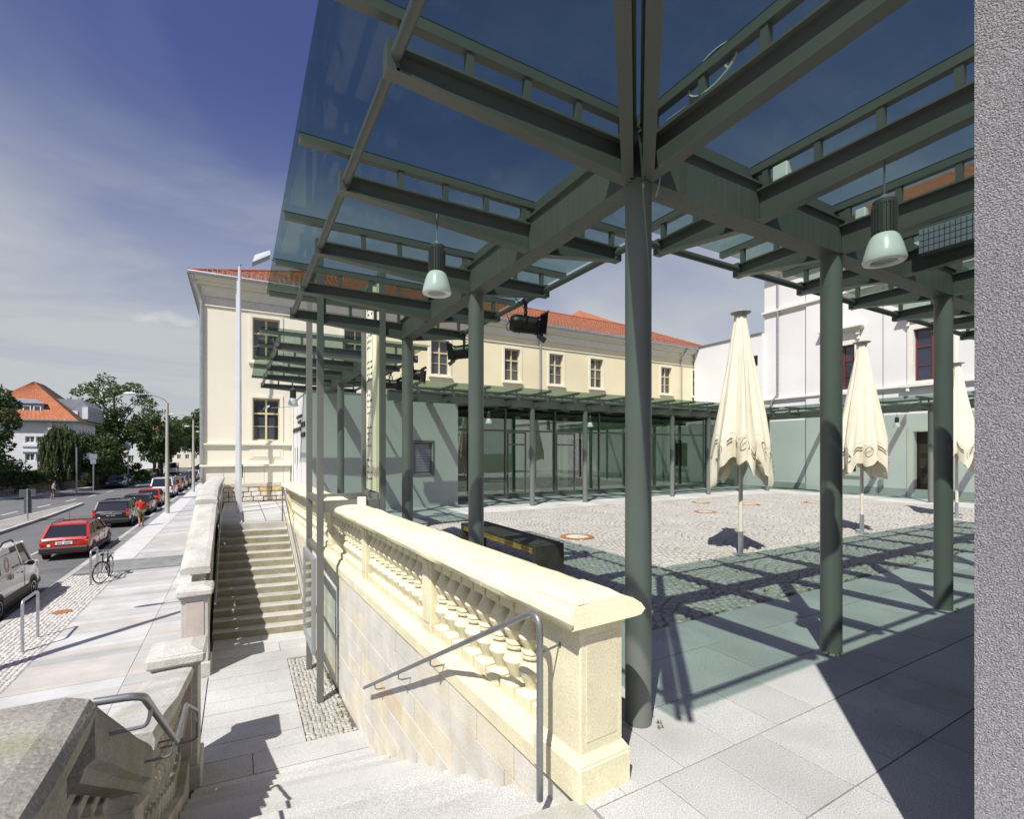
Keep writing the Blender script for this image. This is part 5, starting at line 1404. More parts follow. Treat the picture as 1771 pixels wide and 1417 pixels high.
for zz in (0.5, 1.1, 1.7): 
    b = MB(); WW.box(b, 8.1, 8.75, -0.235, -0.249, zz, zz + .4); b.build('door_panel', mat('door_panel', (0.06, 0.045, 0.03), rough=0.5), dr)
WW.window(wb, 10.9, 11.9, 0.9, 2.3, REDW, rec=0.14, bars=(), trans=0.66)
WW.surround(wb, 10.9, 11.9, 0.9, 2.3, LAVT, w=0.16, pr=0.04)
b = MB(); b.add([(22.75, -9.5, 11.06), (22.75, 15.7, 11.06), (27.5, 12, 14.2), (27.5, -9.5, 14.2), (34, 15.7, 11.06)], [(0, 1, 2, 3), (1, 4, 2)])
wr = b.build('roof', TILE, wb)
tile_field('roof_tiles', wr, (22.75, 15.7, 11.06), (22.75, -9.5, 11.06), (27.5, 12, 14.2), (27.5, -9.5, 14.2), 60, 16, TILE)
# ------------------------------------------------------------------ grey roughcast building at the right edge
rc = thing('roughcast_building', (2.3, 0.0, 0), 'grey roughcast wall of the low building at the right edge', 'building')
b = MB(); b.box(2.285, -5, 0, 12.5, 0.69, 3.36); b.build('wall', ROUGH, rc)
# ------------------------------------------------------------------ bench
bn = thing('bench', (3.74, 6.65, 0), 'long dark bench with yellow wooden rail on the shaded cobbles', 'bench')
for (ya, yb_) in ((5.55, 5.63), (7.98, 8.06)):
    b = MB(); b.cbox(3.50, ya, -0.01, 3.98, yb_, 0.47, 0.006); b.build('end_panel', WOODD, bn)
for k in range(6):
    x0 = 3.505 + k * 0.079
    b = MB(); b.cbox(x0, 5.632, 0.435, x0 + 0.070, 7.978, 0.478, 0.005); b.build('seat_slat', WOODD, bn)
for k, xx in enumerate((3.515, 3.93)):
    for j in range(2):
        b = MB(); b.cbox(xx, 5.632, 0.345 + j * 0.046, xx + 0.03, 7.978, 0.345 + j * 0.046 + 0.042, 0.004); b.build('side_rail', WOODY, bn)
# ------------------------------------------------------------------ closed parasols
def parasol(x, y, seed, lab, h=4.12):
    t = thing('closed_parasol', (x, y, 0), lab, 'parasol', 'closed parasols in the courtyard')
    r_ = random.Random(seed)
    MB().lathe([(0.13, 0.0), (0.13, 0.012), (0.0, 0.016)], x, y, 0, 20, caps=False).build('base_plate', GALV, t)
    MB().tube([(x, y, 0.0), (x, y, 0.40)], 0.041, 14).build('ground_socket', GALV, t, True)
    MB().tube([(x, y, 0.40), (x, y, 3.95)], 0.034, 14).build('pole', CREAMP, t, True)
    b = MB(); b.lathe([(0.02, -0.10), (0.10, -0.06), (0.10, -0.02), (0.155, -0.012), (0.165, 0.0), (0.15, 0.012), (0.0, 0.02)], x, y, h, 20, caps=False); b.build('top_cap', mat('cap_metal', (0.42, 0.40, 0.34), rough=0.6, var=0.1), t, True, 35)
    nth, nz = 96, 34; npl = 8
    phs = [r_.uniform(-0.25, 0.25) for _ in range(npl)]; amp = [r_.uniform(0.5, 1.45) for _ in range(npl)]
    hem = [r_.uniform(-0.36, 0.34) for k_ in range(npl * 3)]
    def surf(th, v):
        """v 0 top .. 1 hem"""
        k = th / (2 * math.pi) * npl
        i = int(k) % npl; fr = k - int(k)
        fold = math.cos((fr + phs[i] * fr * (1 - fr) * 2) * 2 * math.pi)
        fold = 1.6 * math.sqrt(abs(math.cos((fr + phs[i] * fr * (1 - fr) * 2) * math.pi)) + 0.01) - 1.0
        wrk = 0.45 * math.sin(fr * 4 * math.pi + i * 1.7 + v * 3.0) + 0.35 * math.sin(th * 5 + v * 9 + seed)
        kk = th / (2 * math.pi) * npl * 3; j = int(kk) % (npl * 3); ff = kk - int(kk); ff = ff * ff * (3 - 2 * ff)
        hz = hem[j] * (1 - ff) + hem[(j + 1) % (npl * 3)] * ff
        zt = h - 0.07; zb = 1.45 + hz * 0.8 - 0.10 * fold
        z = zt + (zb - zt) * v
        r0 = 0.085 + (0.415) * (v ** 1.12)
        if v > 0.86: r0 -= (v - 0.86) * 0.55
        a = (0.016 + 0.125 * v) * amp[i]
        r = r0 + a * (fold + wrk * 0.35) * 0.8
        r = max(r, 0.06)
        return (x + r * math.cos(th), y + r * math.sin(th), z)
    vs = []; fs = []
    for j in range(nz + 1):
        for i in range(nth): vs.append(surf(2 * math.pi * i / nth, j / nz))
    for j in range(nz):
        for i in range(nth): fs.append((j * nth + i, (j + 1) * nth + i, (j + 1) * nth + (i + 1) % nth, j * nth + (i + 1) % nth))
    # inner turned up edge of the cloth
    base = len(vs)
    for i in range(nth):
        p = surf(2 * math.pi * i / nth, 1.0); k = 0.72 + 0.1 * math.sin(i * 0.9)
        vs.append((x + (p[0] - x) * k, y + (p[1] - y) * k, p[2] + 0.10 + 0.07 * math.sin(i * 0.55 + seed)))
    for i in range(nth): fs.append((nz * nth + i, base + i, base + (i + 1) % nth, nz * nth + (i + 1) % nth))
    base2 = len(vs)
    for i in range(nth):
        p = vs[base + i]; vs.append((x + (p[0] - x) * 0.45, y + (p[1] - y) * 0.45, p[2] + 0.45))
    for i in range(nth): fs.append((base + i, base2 + i, base2 + (i + 1) % nth, base + (i + 1) % nth))
    cn_ = MB().add(vs, fs).build('canvas', CANVAS, t, True, 60)
    # printed double bars, oval badges and the valance seam
    def onsurf(th, v, lift=0.005):
        p = surf(th, v); rr = math.hypot(p[0] - x, p[1] - y); k = (rr + lift) / rr
        return (x + (p[0] - x) * k, y + (p[1] - y) * k, p[2])
    for i in range(npl):
        tc_ = (i + r_.uniform(0.25, 0.6)) / npl * 2 * math.pi
        for (va, vb) in ((0.865, 0.877), (0.888, 0.900)):
            n_s = 5; t0, t1 = tc_ - 0.16, tc_ + 0.16
            q = []; b = MB()
            for s_ in range(n_s + 1):
                th = t0 + (t1 - t0) * s_ / n_s
                q.append((onsurf(th, va), onsurf(th, vb)))
            for s_ in range(n_s): b.poly([q[s_][0], q[s_][1], q[s_ + 1][1], q[s_ + 1][0]])
            b.build('printed_bar', BROWN, cn_)
        to = tc_ + 0.40; n_s = 18
        ring = []; b = MB()
        for s_ in range(n_s + 1):
            an = 2 * math.pi * s_ / n_s
            ring.append((onsurf(to + 0.15 * math.cos(an), 0.885 + 0.040 * math.sin(an)), onsurf(to + 0.135 * math.cos(an), 0.885 + 0.0355 * math.sin(an))))
        for s_ in range(n_s): b.poly([ring[s_][0], ring[s_][1], ring[s_ + 1][1], ring[s_ + 1][0]])
        b.build('printed_badge', BROWN, cn_)
        prev = None; b = MB()
        for s_ in range(12):     # script-like stroke inside the badge
            th = to - 0.10 + 0.2 * s_ / 11; v = 0.885 + 0.012 * math.sin(s_ * 2.4) - 0.006 * s_ / 11
            cur = (onsurf(th, v - 0.003), onsurf(th, v + 0.003))
            if prev: b.poly([prev[0], prev[1], cur[1], cur[0]])
            prev = cur
        b.build('badge_script', BROWN, cn_)
    b = MB()
    for i in range(nth):
        a0, a1 = 2 * math.pi * i / nth, 2 * math.pi * (i + 1) / nth
        b.poly([onsurf(a0, 0.832, .003), onsurf(a0, 0.8345, .003), onsurf(a1, 0.8345, .003), onsurf(a1, 0.832, .003)])
    b.build('seam', mat('seam_grey', (0.35, 0.33, 0.28), rough=0.9), cn_)
    return t
parasol(7.44, 5.25, 3, 'cream closed parasol nearest the viewer, standing alone on the cobbles')
parasol(11.73, 5.38, 8, 'white closed parasol in the middle, right of the second round column')
parasol(16.7, 5.40, 15, 'closed parasol farthest away, half hidden by the third round column')

# ------------------------------------------------------------------ sign tower with banner
tw = thing('sign_tower', (1.45, 7.8, ZS), 'tall steel frame tower with a printed banner rising in the gap of the canopy', 'sign tower')
def chan(b, x, y, z0, z1, w=0.085, dpt=0.075):
    """steel channel: web and two flanges"""
    b.box(x - w / 2, y - dpt / 2, z0, x - w / 2 + 0.014, y + dpt / 2, z1)
    b.box(x - w / 2 + 0.014, y - dpt / 2, z0, x + w / 2, y - dpt / 2 + 0.014, z1)
    b.box(x - w / 2 + 0.014, y + dpt / 2 - 0.014, z0, x + w / 2, y + dpt / 2, z1)
posts = [(1.0, 7.23, ZS), (1.0, 8.42, ZS), (1.87, 7.23, -0.02), (1.87, 8.42, -0.02)]
for (x, y, z0) in posts:
    b = MB(); chan(b, x, y, z0, 4.55); b.build('post', STEEL2, tw)
for q in ((1.85, 7.27, 1.02, 1.93, 8.38, 1.10), (1.85, 7.27, 4.44, 1.93, 8.38, 4.50), (0.96, 7.27, 1.02, 1.04, 8.38, 1.10), (0.96, 7.27, 4.44, 1.04, 8.38, 4.50),
          (1.045, 7.20, 0.90, 1.82, 7.26, 1.06), (1.045, 8.39, 0.95, 1.82, 8.45, 1.06), (0.96, 7.27, 0.30, 1.04, 8.38, 0.36)):
    MB().box(*q).build('cross_beam', STEEL2, tw)
b = MB(); b.cbox(1.50, 7.16, 0.86, 1.62, 7.199, 1.10, 0.005); b.build('switch_box', WHITE, tw)
bnr = thing('banner', (1.88, 7.83, 1.1), 'white and yellow banner with rows of dark lettering stretched in the sign tower', 'banner')
BANW = mat('banner_white', (0.84, 0.81, 0.62), rough=0.8, var=0.03)
BANY = mat('banner_yellow', (0.85, 0.76, 0.30), rough=0.8, var=0.03)
b = MB()
ny = 24
vs = []; fs = []
for i in range(2):
    z = (1.13, 4.42)[i]
    for j in range(ny + 1):
        yy = 7.30 + 1.05 * j / ny; vs.append((1.885 + 0.012 * math.sin(j * 0.9), yy, z)); 
for j in range(ny): fs.append((j, j + 1, ny + 2 + j, ny + 1 + j))
off = len(vs); vs += [(v[0] + 0.006, v[1], v[2]) for v in vs]; fs += [tuple(reversed([i + off for i in f])) for f in fs]
b.add(vs, fs); b.build('sheet', BANW, bnr, True)
bx_ = lambda yy: 1.885 + 0.012 * math.sin((yy - 7.30) / 1.05 * ny * 0.9)
for (ya, yb_) in ((7.62, 7.70), (7.86, 7.92), (7.50, 7.53)):
    b = MB(); b.add([(bx_(ya) - .003, ya, 1.14), (bx_(yb_) - .003, yb_, 1.14), (bx_(yb_) - .003, yb_, 4.41), (bx_(ya) - .003, ya, 4.41)], [(0, 1, 2, 3)]); b.build('stripe', BANY, bnr)
b = MB(); r_ = random.Random(4)
zz = 4.30; cnt = 0
while zz > 1.28:
    a = 8.28; nchar = r_.choice([5, 7, 9, 6, 10])
    for k in range(nchar):
        w = r_.uniform(0.016, 0.034)
        if r_.random() < 0.8 and a - w > 7.4:
            h_c = r_.choice([0.022, 0.032, 0.022])
            b.box(bx_(a) - .008, a, zz, bx_(a) - .004, a - w * 0.4, zz + h_c); b.box(bx_(a) - .008, a - w * 0.4, zz + r_.choice([0, h_c * 0.7]), bx_(a) - .004, a - w, zz + h_c * r_.choice([0.3, 1.0]))
        a -= w + 0.018
    cnt += 1
    zz -= 0.10 if cnt % 4 else 0.24
b.build('lettering', mat('ink', (0.03, 0.03, 0.035), rough=0.8, var=0), bnr)['kind'] = 'stuff'
# display case hung between the two street side posts
dc = thing('display_case', (0.97, 7.83, -1.0), 'glazed notice case in a grey frame hung between the tower posts', 'display case')
b = MB()
for (ya, yb_, za, zb) in ((7.30, 7.36, -1.10, 0.24), (8.29, 8.35, -1.10, 0.24), (7.36, 8.29, 0.17, 0.24), (7.36, 8.29, -1.10, -1.03)): b.box(0.90, ya, za, 0.955, yb_, zb)
b.build('frame', mat('case_frame', (0.42, 0.44, 0.45), rough=0.4, metal=0.4, var=0.05), dc)
b = MB(); b.box(0.915, 7.36, -1.03, 0.920, 8.29, 0.17); b.build('pane', SGLASS, dc)
b = MB(); b.box(0.99, 7.28, -1.28, 1.01, 8.38, -1.20); b.box(0.99, 7.28, -0.60, 1.01, 8.38, -0.54); b.build('back_bar', STEEL2, dc)
for (ya, yb_) in ((7.45, 7.62), (7.95, 8.12)):
    b = MB(); b.box(0.935, ya, -1.0, 0.94, yb_, 0.12); b.build('paper_strip', SGLASS, dc)
# ------------------------------------------------------------------ flagpoles
for (x, y, zt, lab) in ((0.035, 16.06, 7.15, 'tallest white flagpole nearest the upper stair'), (-0.005, 17.3, 7.1, 'second white flagpole close behind the first'), (-0.03, 18.5, 7.0, 'third white flagpole farthest back beside the yellow building')):
    t = thing('flagpole', (x, y, 0), lab, 'flagpole', 'flagpoles on the far terrace')
    MB().tube([(x, y, 0), (x, y, 0.9), (x, y, zt)], [0.062, 0.060, 0.036], 16).build('pole', POLE, t, True)
    MB().lathe([(0.05, 0), (0.05, 0.03), (0.0, 0.05)], x, y, zt, 12, caps=False).build('cap', GALV, t, True)
    MB().tube([(x + .072, y, 1.0), (x + .072, y, 1.4)], 0.012, 6).build('cleat', BLACK, t)
# ------------------------------------------------------------------ bicycle stands
def hoop(x, y0, y1, lab):
    t = thing('bike_stand', (x, (y0 + y1) / 2, ZS), lab, 'bike stand', 'tubular bicycle stands')
    z = ZS + 0.88
    b = MB(); b.tube([(x, y0, ZS - .02), (x, y0, z - 0.10)] + arc((x, y0, z - .09), (x, y0, z), (x, y0 + .09, z)) + arc((x, y1 - .09, z), (x, y1, z), (x, y1, z - .09)) + [(x, y1, ZS - .02)], 0.024, 12); b.build('hoop', GALV, t, True)
hoop(-3.29, 11.6, 12.35, 'empty galvanised bicycle stand in the pale cobbles')
hoop(-3.38, 16.55, 17.25, 'galvanised bicycle stand with the bicycle leaning on it')
# ------------------------------------------------------------------ bicycle (metres, front wheel at +x)
def bicycle(loc, rz, lab):
    t = thing('bicycle', loc, lab, 'bicycle', rz=rz, world_parts=False)
    K = dict(k=1.0)
    FR = mat('bike_frame', (0.03, 0.03, 0.035), rough=0.3, var=0.05); CH = mat('chrome', (0.6, 0.6, 0.6), rough=0.2, metal=0.9, var=0.05); RU = mat('tyre_rubber', (0.02, 0.02, 0.02), rough=0.8, var=0.1)
    def wheel(cx, yaw, nm):
        c = Vector((cx, 0, 0.34)); ax = Vector((math.sin(yaw), math.cos(yaw), 0)); fw = Vector((math.cos(yaw), -math.sin(yaw), 0))
        def ring(r): return [c + fw * r * math.cos(2 * math.pi * i / 28) + Vector((0, 0, r * math.sin(2 * math.pi * i / 28))) for i in range(29)]
        b = MB(**K); b.tube(ring(0.325), 0.018, 6, caps=False); w = b.build(nm, RU, t, True)
        b = MB(**K); b.tube(ring(0.305), 0.009, 5, caps=False); b.build('rim', CH, w, True)
        b = MB(**K)
        for i in range(14):
            th = 2 * math.pi * i / 14; e = c + fw * 0.30 * math.cos(th) + Vector((0, 0, 0.30 * math.sin(th)))
            b.bar(c + ax * (0.03 if i % 2 else -0.03), e, 0.003, 0.003)
        b.lathe([(0.02, -0.05), (0.02, 0.05)], axis=(c, ax), n=8); b.build('spokes', CH, w)
        b = MB(**K)
        arcp = [c + fw * 0.36 * math.cos(a) + Vector((0, 0, 0.36 * math.sin(a))) for a in [math.pi * (0.25 + 0.9 * i / 12) for i in range(13)]]
        b.tube(arcp, 0.012, 5); b.build('mudguard', FR, t, True)
    wheel(0.55, 0.45, 'wheel'); wheel(-0.52, 0.0, 'wheel')
    b = MB(**K)
    bb, st, hd, hd2, ra = (-0.08, 0, 0.30), (-0.22, 0, 0.80), (0.34, 0, 0.86), (0.37, 0, 0.72), (-0.52, 0, 0.34)
    for p, q, r in ((bb, st, .016), (bb, hd2, .018), (st, hd, .015), (bb, ra, .010), (st, ra, .009), (hd, hd2, .018)): b.tube([p, q], r, 8)
    b.build('frame', FR, t, True)
    b = MB(**K); b.tube([(0.37, 0, 0.72), (0.44, 0, 0.52), (0.55, 0, 0.34)], 0.014, 6); b.build('fork', FR, t, True)
    b = MB(**K); b.tube([(-0.22, 0, 0.80), (-0.25, 0, 0.92)], 0.012, 6); b.cbox(-0.40, -0.08, 0.92, -0.12, 0.08, 0.97, 0.02); b.build('saddle', BLACK, t, True)
    b = MB(**K); b.tube([(0.34, 0, 0.86), (0.32, 0, 1.0), (0.36, 0, 1.02)], 0.012, 6); b.tube([(0.22, 0.30, 1.04), (0.34, 0.20, 1.03), (0.36, 0, 1.02), (0.40, -0.20, 1.03), (0.30, -0.30, 1.04)], 0.012, 6); b.build('handlebar', CH, t, True)
    b = MB(**K); b.lathe([(0.08, -0.005), (0.08, 0.005)], axis=((-0.08, 0.05, 0.30), (0, 1, 0)), n=16); b.tube([(-0.08, 0.07, 0.30), (0.02, 0.07, 0.16)], 0.009, 5); b.tube([(-0.08, -0.07, 0.30), (-0.18, -0.07, 0.44)], 0.009, 5); b.cbox(-0.02, 0.07, 0.145, 0.06, 0.16, 0.17, 0.005); b.cbox(-0.22, -0.16, 0.43, -0.14, -0.07, 0.455, 0.005); b.build('crankset', CH, t)
    b = MB(**K); b.cbox(-0.80, -0.07, 0.72, -0.42, 0.07, 0.735, 0.005); b.tube([(-0.78, .05, .72), (-0.54, .05, .36)], .006, 4); b.tube([(-0.78, -.05, .72), (-0.54, -.05, .36)], .006, 4); b.build('carrier', CH, t)
    b = MB(**K); b.cbox(0.40, -0.04, 0.86, 0.48, 0.04, 0.94, 0.012); b.build('headlamp', BLACK, t)
bicycle((-3.16, 17.05, ZS), R(-92), 'dark bicycle leaning on a stand at the edge of the sidewalk')
# ------------------------------------------------------------------ street lamps
def street_lamp(x, y, h, lab, arm=True):
    t = thing('street_lamp', (x, y, ZS), lab, 'street lamp', 'concrete street lamps along the sidewalk')
    MB().tube([(x, y, ZS), (x, y, ZS + 0.5), (x, y, ZS + h)], [0.12, 0.115, 0.065], 14).build('mast', CONCP, t, True)
    pts = [(x, y, ZS + h - .05)] + [(x - s * 1.55, y, ZS + h + 0.10 + 0.34 * math.sin(min(1, s * 1.6) * math.pi / 2)) for s in (0.06, 0.15, 0.3, 0.5, 0.75, 1.0)]
    MB().tube(pts, 0.024, 8).build('arm', GALV, t, True)
    e = Vector(pts[-1])
    b = MB(); b.lathe([(0.02, 0), (0.06, 0.06), (0.085, 0.22), (0.085, 0.42), (0.05, 0.55), (0.0, 0.58)], axis=(e + Vector((.15, 0, 0)), (-1, 0, -0.04)), n=12, caps=False); b.build('lamp_head', WHITE, t, True)
street_lamp(-3.70, 10.62, 6.2, 'concrete street lamp standing nearest on the sidewalk')
street_lamp(-3.52, 33.7, 6.3, 'tall concrete street lamp beside the parked cars, in front of the trees')
street_lamp(-3.42, 50.7, 6.3, 'second concrete street lamp farther along the sidewalk')
street_lamp(-3.9, 73.0, 6.3, 'third concrete street lamp close to the yellow building corner')
street_lamp(-3.9, 92.0, 6.3, 'farthest concrete street lamp at the end of the sidewalk')
# ------------------------------------------------------------------ signs on the island and across the road
t = thing('traffic_sign', (-9.45, 34.0, ZR + .1), 'sign post on the traffic island with grey panels seen from behind', 'traffic sign', 'traffic signs')
MB().tube([(-9.45, 34, ZR), (-9.45, 34, -0.15)], 0.035, 10).build('post', GALV, t, True)
b = MB(); b.cbox(-9.78, 34.05, -0.58, -9.14, 34.09, -0.19, 0.01); b.build('upper_panel', mat('sign_back', (0.11, 0.115, 0.12), rough=0.6, metal=0.3), t)
b = MB(); b.cbox(-9.60, 34.05, -1.42, -9.30, 34.09, -0.62, 0.01); b.build('lower_panel', MATS['sign_back'], t)
for (px, y, h, lab, two) in ((-11.45, 57.0, 3.3, 'slim sign post at the far kerb beside the hedge', True), (-12.0, 54.2, 3.9, 'thin pole at the far kerb under the round tree', False), (-11.3, 72, 4.6, 'far information sign frame between parked cars', True)):
    t = thing('traffic_sign', (px, y, ZS), lab, 'traffic sign', 'traffic signs')
    MB().tube([(px, y, ZS), (px, y, ZS + h)], 0.05, 8).build('post', GALV, t, True)
    if two:
        b = MB(); b.cbox(px - .28, y - .05, ZS + h - .45, px + .28, y - .02, ZS + h, 0.01); b.cbox(px - .2, y - .05, ZS + h - .9, px + .2, y - .02, ZS + h - .5, 0.01); b.build('sign_plate', ZINC, t)
# ------------------------------------------------------------------ cars (metres; nose towards +y, ground at z 0)
TYRE = mat('tyre', (0.02, 0.02, 0.02), rough=0.85, var=0.1)
HUB = mat('hubcap', (0.55, 0.56, 0.57), rough=0.3, metal=0.6, var=0.05)
CGL = mat('car_glass', (0.015, 0.018, 0.02), rough=0.03, var=0, spec=0.9)
PLAST = mat('black_plastic', (0.022, 0.022, 0.023), rough=0.5, var=0.05)
TAIL = mat('tail_red', (0.45, 0.02, 0.012), rough=0.2, var=0, spec=0.6)
AMB = mat('lamp_amber', (0.75, 0.16, 0.02), rough=0.25, var=0)
PLATE = mat('number_plate', (0.75, 0.75, 0.73), rough=0.5, var=0)
INK = mat('plate_ink', (0.02, 0.02, 0.03), rough=0.6, var=0)
LAMPG = mat('lamp_glass', (0.55, 0.57, 0.58), rough=0.1, var=0, spec=0.7)
def paint(name, col, flake=0.0):
    return mat('paint_' + name, col, rough=0.32, var=0.02, spec=0.5, coat=0.9, metal=flake)
def loft(b, stations):
    """stations: (y, [(x,z)...]) half sections from the bottom centre round to the top centre; mirrored"""
    m_ = len(stations[0][1]); rings = []
    for (y, sec) in stations:
        ring = [(x, y, z) for x, z in sec] + [(-x, y, z) for x, z in sec[::-1]]
        rings.append(ring)
    k = len(rings[0]); vs = [p for r in rings for p in r]; fs = []
    for i in range(len(rings) - 1):
        for j in range(k):
            fs.append((i * k + j, i * k + (j + 1) % k, (i + 1) * k + (j + 1) % k, (i + 1) * k + j))
    fs.append(tuple(range(k))[::-1]); fs.append(tuple((len(rings) - 1) * k + j for j in range(k)))
    b.add(vs, fs)
def car(name, loc, lab, pm, L_=4.3, W_=1.70, H_=1.43, kind='hatch', rz=0, detail=True, group='cars parked along the kerb', cat='car', belt=0.90, plate_dark=False, face=False, bumper=None, rails=False):
    t = thing(name, loc, lab, cat, group, rz=rz, world_parts=False)
    K = dict(k=1.0)
    w = W_ / 2; y0, y1 = -L_ / 2, L_ / 2
    zb = 0.24; zh = belt
    hood = zh - 0.02 if kind != 'van' else zh + 0.12
    tailz = zh + 0.02
    def sec(wd, zlo, zmid, ztop, crown=0.03, tw=None):
        tw = tw or wd * 0.93
        return [(0, zlo), (wd * 0.86, zlo), (wd * 0.97, zlo + 0.10), (wd, zmid), (wd * 0.99, (zmid + ztop) / 2), (tw, ztop), (tw * 0.7, ztop + crown), (0, ztop + crown * 1.3)]
    nose = 0.42 if kind != 'van' else 0.35
    b = MB(**K)
    st = [(y0, sec(w * 0.90, zb + .10, zb + .28, tailz - .10, .02)), (y0 + .06, sec(w * 0.96, zb + .03, zb + .26, tailz - .02, .02)), (y0 + .30, sec(w, zb, zb + .24, tailz, .02)),
          (0, sec(w, zb - .02, zb + .24, zh, .02)), (y1 - 1.15, sec(w, zb, zb + .24, hood, .03)), (y1 - .45, sec(w * .99, zb, zb + .24, hood - .10, .03)), (y1 - .10, sec(w * .93, zb + .03, zb + .22, hood - .24, .03)), (y1, sec(w * .82, zb + .10, zb + .22, hood - .34, .02))]
    loft(b, st)
    body = b.build('body', pm, t, True, 32)
    # cabin: glass house
    gw0, gw1 = w * 0.905, w * (0.76 if kind != 'van' else 0.83)
    if kind in ('hatch', 'estate'):
        ra, rb_ = y0 + (0.14 if kind == 'estate' else 0.14), y0 + (0.50 if kind == 'estate' else 0.66)
        fa, fb = y1 - 1.05, y1 - 1.78
    elif kind == 'sedan':
        ra, rb_ = y0 + 0.55, y0 + 1.15; fa, fb = y1 - 1.15, y1 - 1.9
    else:
        ra, rb_ = y0 + 0.06, y0 + 0.16; fa, fb = y1 - 0.62, y1 - 1.25
    zg0, zg1 = zh - 0.03, H_ - 0.05
    P = lambda s, yy, wd, z: (s * wd, yy, z)
    b = MB(**K)
    lo = [(gw0, ra), (gw0, fa), (-gw0, fa), (-gw0, ra)]; hi = [(gw1, rb_), (gw1, fb), (-gw1, fb), (-gw1, rb_)]
    b.add([(x, y, zg0) for x, y in lo] + [(x, y, zg1) for x, y in hi], [(0, 1, 5, 4), (1, 2, 6, 5), (2, 3, 7, 6), (3, 0, 4, 7), (4, 5, 6, 7)])
    b.build('glasshouse', CGL, t)
    b = MB(**K)
    sr = lambda wd, z, cr: [(0, z - .03), (wd * 0.98, z - .03), (wd, z), (wd * .93, z + cr * .6), (wd * .6, z + cr), (0, z + cr * 1.15)]
    loft(b, [(rb_ - 0.05, sr(gw1 + .01, zg1 - .004, .02)), (rb_ + .12, sr(gw1 + .02, zg1, .045)), ((rb_ + fb) / 2, sr(gw1 + .02, zg1 + .005, .055)), (fb - .12, sr(gw1 + .02, zg1, .045)), (fb + .04, sr(gw1 + .01, zg1 - .006, .02))])
    b.build('roof', pm, t, True, 40)
    # pillars along the glass edges
    for s in (1, -1):
        MB(**K).bar((s * (gw0 + .004), ra, zg0), (s * (gw1 + .006), rb_, zg1), 0.09, 0.05).build('pillar', pm, t)
        MB(**K).bar((s * (gw0 + .004), fa, zg0), (s * (gw1 + .006), fb, zg1), 0.07, 0.05).build('pillar', pm, t)
        for f_ in ((0.40, 0.72) if kind in ('hatch', 'sedan') else (0.26, 0.52, 0.80)):
            ya = ra + (fa - ra) * f_ - .05; yb_ = rb_ + (fb - rb_) * f_
            MB(**K).bar((s * (gw0 + .006), ya, zg0), (s * (gw1 + .008), yb_, zg1), 0.012, 0.07, up=(0, 1, 0)).build('pillar', pm, t)
        if kind == 'van':      # closed panel behind the doors
            f0, f1 = 0.02, 0.62; b = MB(**K)
            q = [(s * (gw0 + .012), ra + (fa - ra) * f0, zg0), (s * (gw0 + .012), ra + (fa - ra) * f1, zg0), (s * (gw1 + .012), rb_ + (fb - rb_) * f1, zg1), (s * (gw1 + .012), rb_ + (fb - rb_) * f0, zg1)]
            b.add(q + [(p[0] - s * .03, p[1], p[2]) for p in q], [(0, 1, 2, 3), (7, 6, 5, 4), (0, 4, 5, 1), (1, 5, 6, 2), (2, 6, 7, 3), (3, 7, 4, 0)])
            b.build('load_panel', pm, t)
    # bumpers, sills
    bm = bumper or PLAST
    b = MB(**K); b.cbox(-w * .97, y0 - .07, zb + .06, w * .97, y0 + .20, zb + .30, 0.04); b.build('rear_bumper', bm, t)
    b = MB(**K); b.cbox(-w * .93, y1 - .22, zb + .03, w * .93, y1 + .05, zb + .26, 0.04); b.build('front_bumper', bm, t)
    b = MB(**K); b.box(-w * 1.004, y0 + .9, zb - .03, w * 1.004, y1 - .95, zb + .10); b.build('sill', PLAST, t)
    # wheels
    wr = 0.30 if kind != 'van' else 0.315
    for yy in (y0 + 0.75, y1 - 0.82):
        for s in (1, -1):
            b = MB(**K); b.lathe([(wr * 1.16, -0.02), (wr * 1.16, 0.012)], axis=((s * (w - .005), yy, wr + .02), (s, 0, 0)), n=20); b.build('wheel_arch', PLAST, t)
            b = MB(**K); b.lathe([(wr * .6, -.09), (wr * .95, -.09), (wr, -.06), (wr, .06), (wr * .95, .085), (wr * .66, .085)], axis=((s * (w - .075), yy, wr), (s, 0, 0)), n=20); wo = b.build('wheel', TYRE, t, True, 40)
            b = MB(**K); b.lathe([(wr * .66, .07), (wr * .60, .088), (wr * .25, .075), (wr * .12, .09), (0, .092)], axis=((s * (w - .075), yy, wr), (s, 0, 0)), n=16, caps=False); b.build('rim', HUB, wo, True)
    # lights
    for s in (1, -1):
        if kind in ('estate', 'van'):
            b = MB(**K); b.cbox(s * w * .80, y0 - .012, zh - .28, s * w * .965, y0 + .10, zh + (.12 if kind == 'estate' else .05), .012)
        else:
            b = MB(**K); b.cbox(s * w * .60, y0 - .010, zh - .27, s * w * .955, y0 + .10, zh - .10, .012)
        tl = b.build('tail_light', TAIL, t)
        b = MB(**K); b.cbox(s * w * .82, y0 - .020, zh - .145, s * w * .95, y0 + .02, zh - .10, .004); b.build('indicator', AMB, tl)
        b = MB(**K); b.cbox(s * w * .52, y1 - .16, hood - .30, s * w * .90, y1 + .005, hood - .17, .03); b.build('headlight', LAMPG, t)
        b = MB(**K); b.cbox(s * (w + .02), y1 - 1.42, zh + .02, s * (w + .17), y1 - 1.30, zh + .14, .03); b.bar((s * w * .9, y1 - 1.34, zh + .04), (s * (w + .04), y1 - 1.36, zh + .06), .04, .04); b.build('mirror', PLAST if kind in ('hatch', 'van') else pm, t)
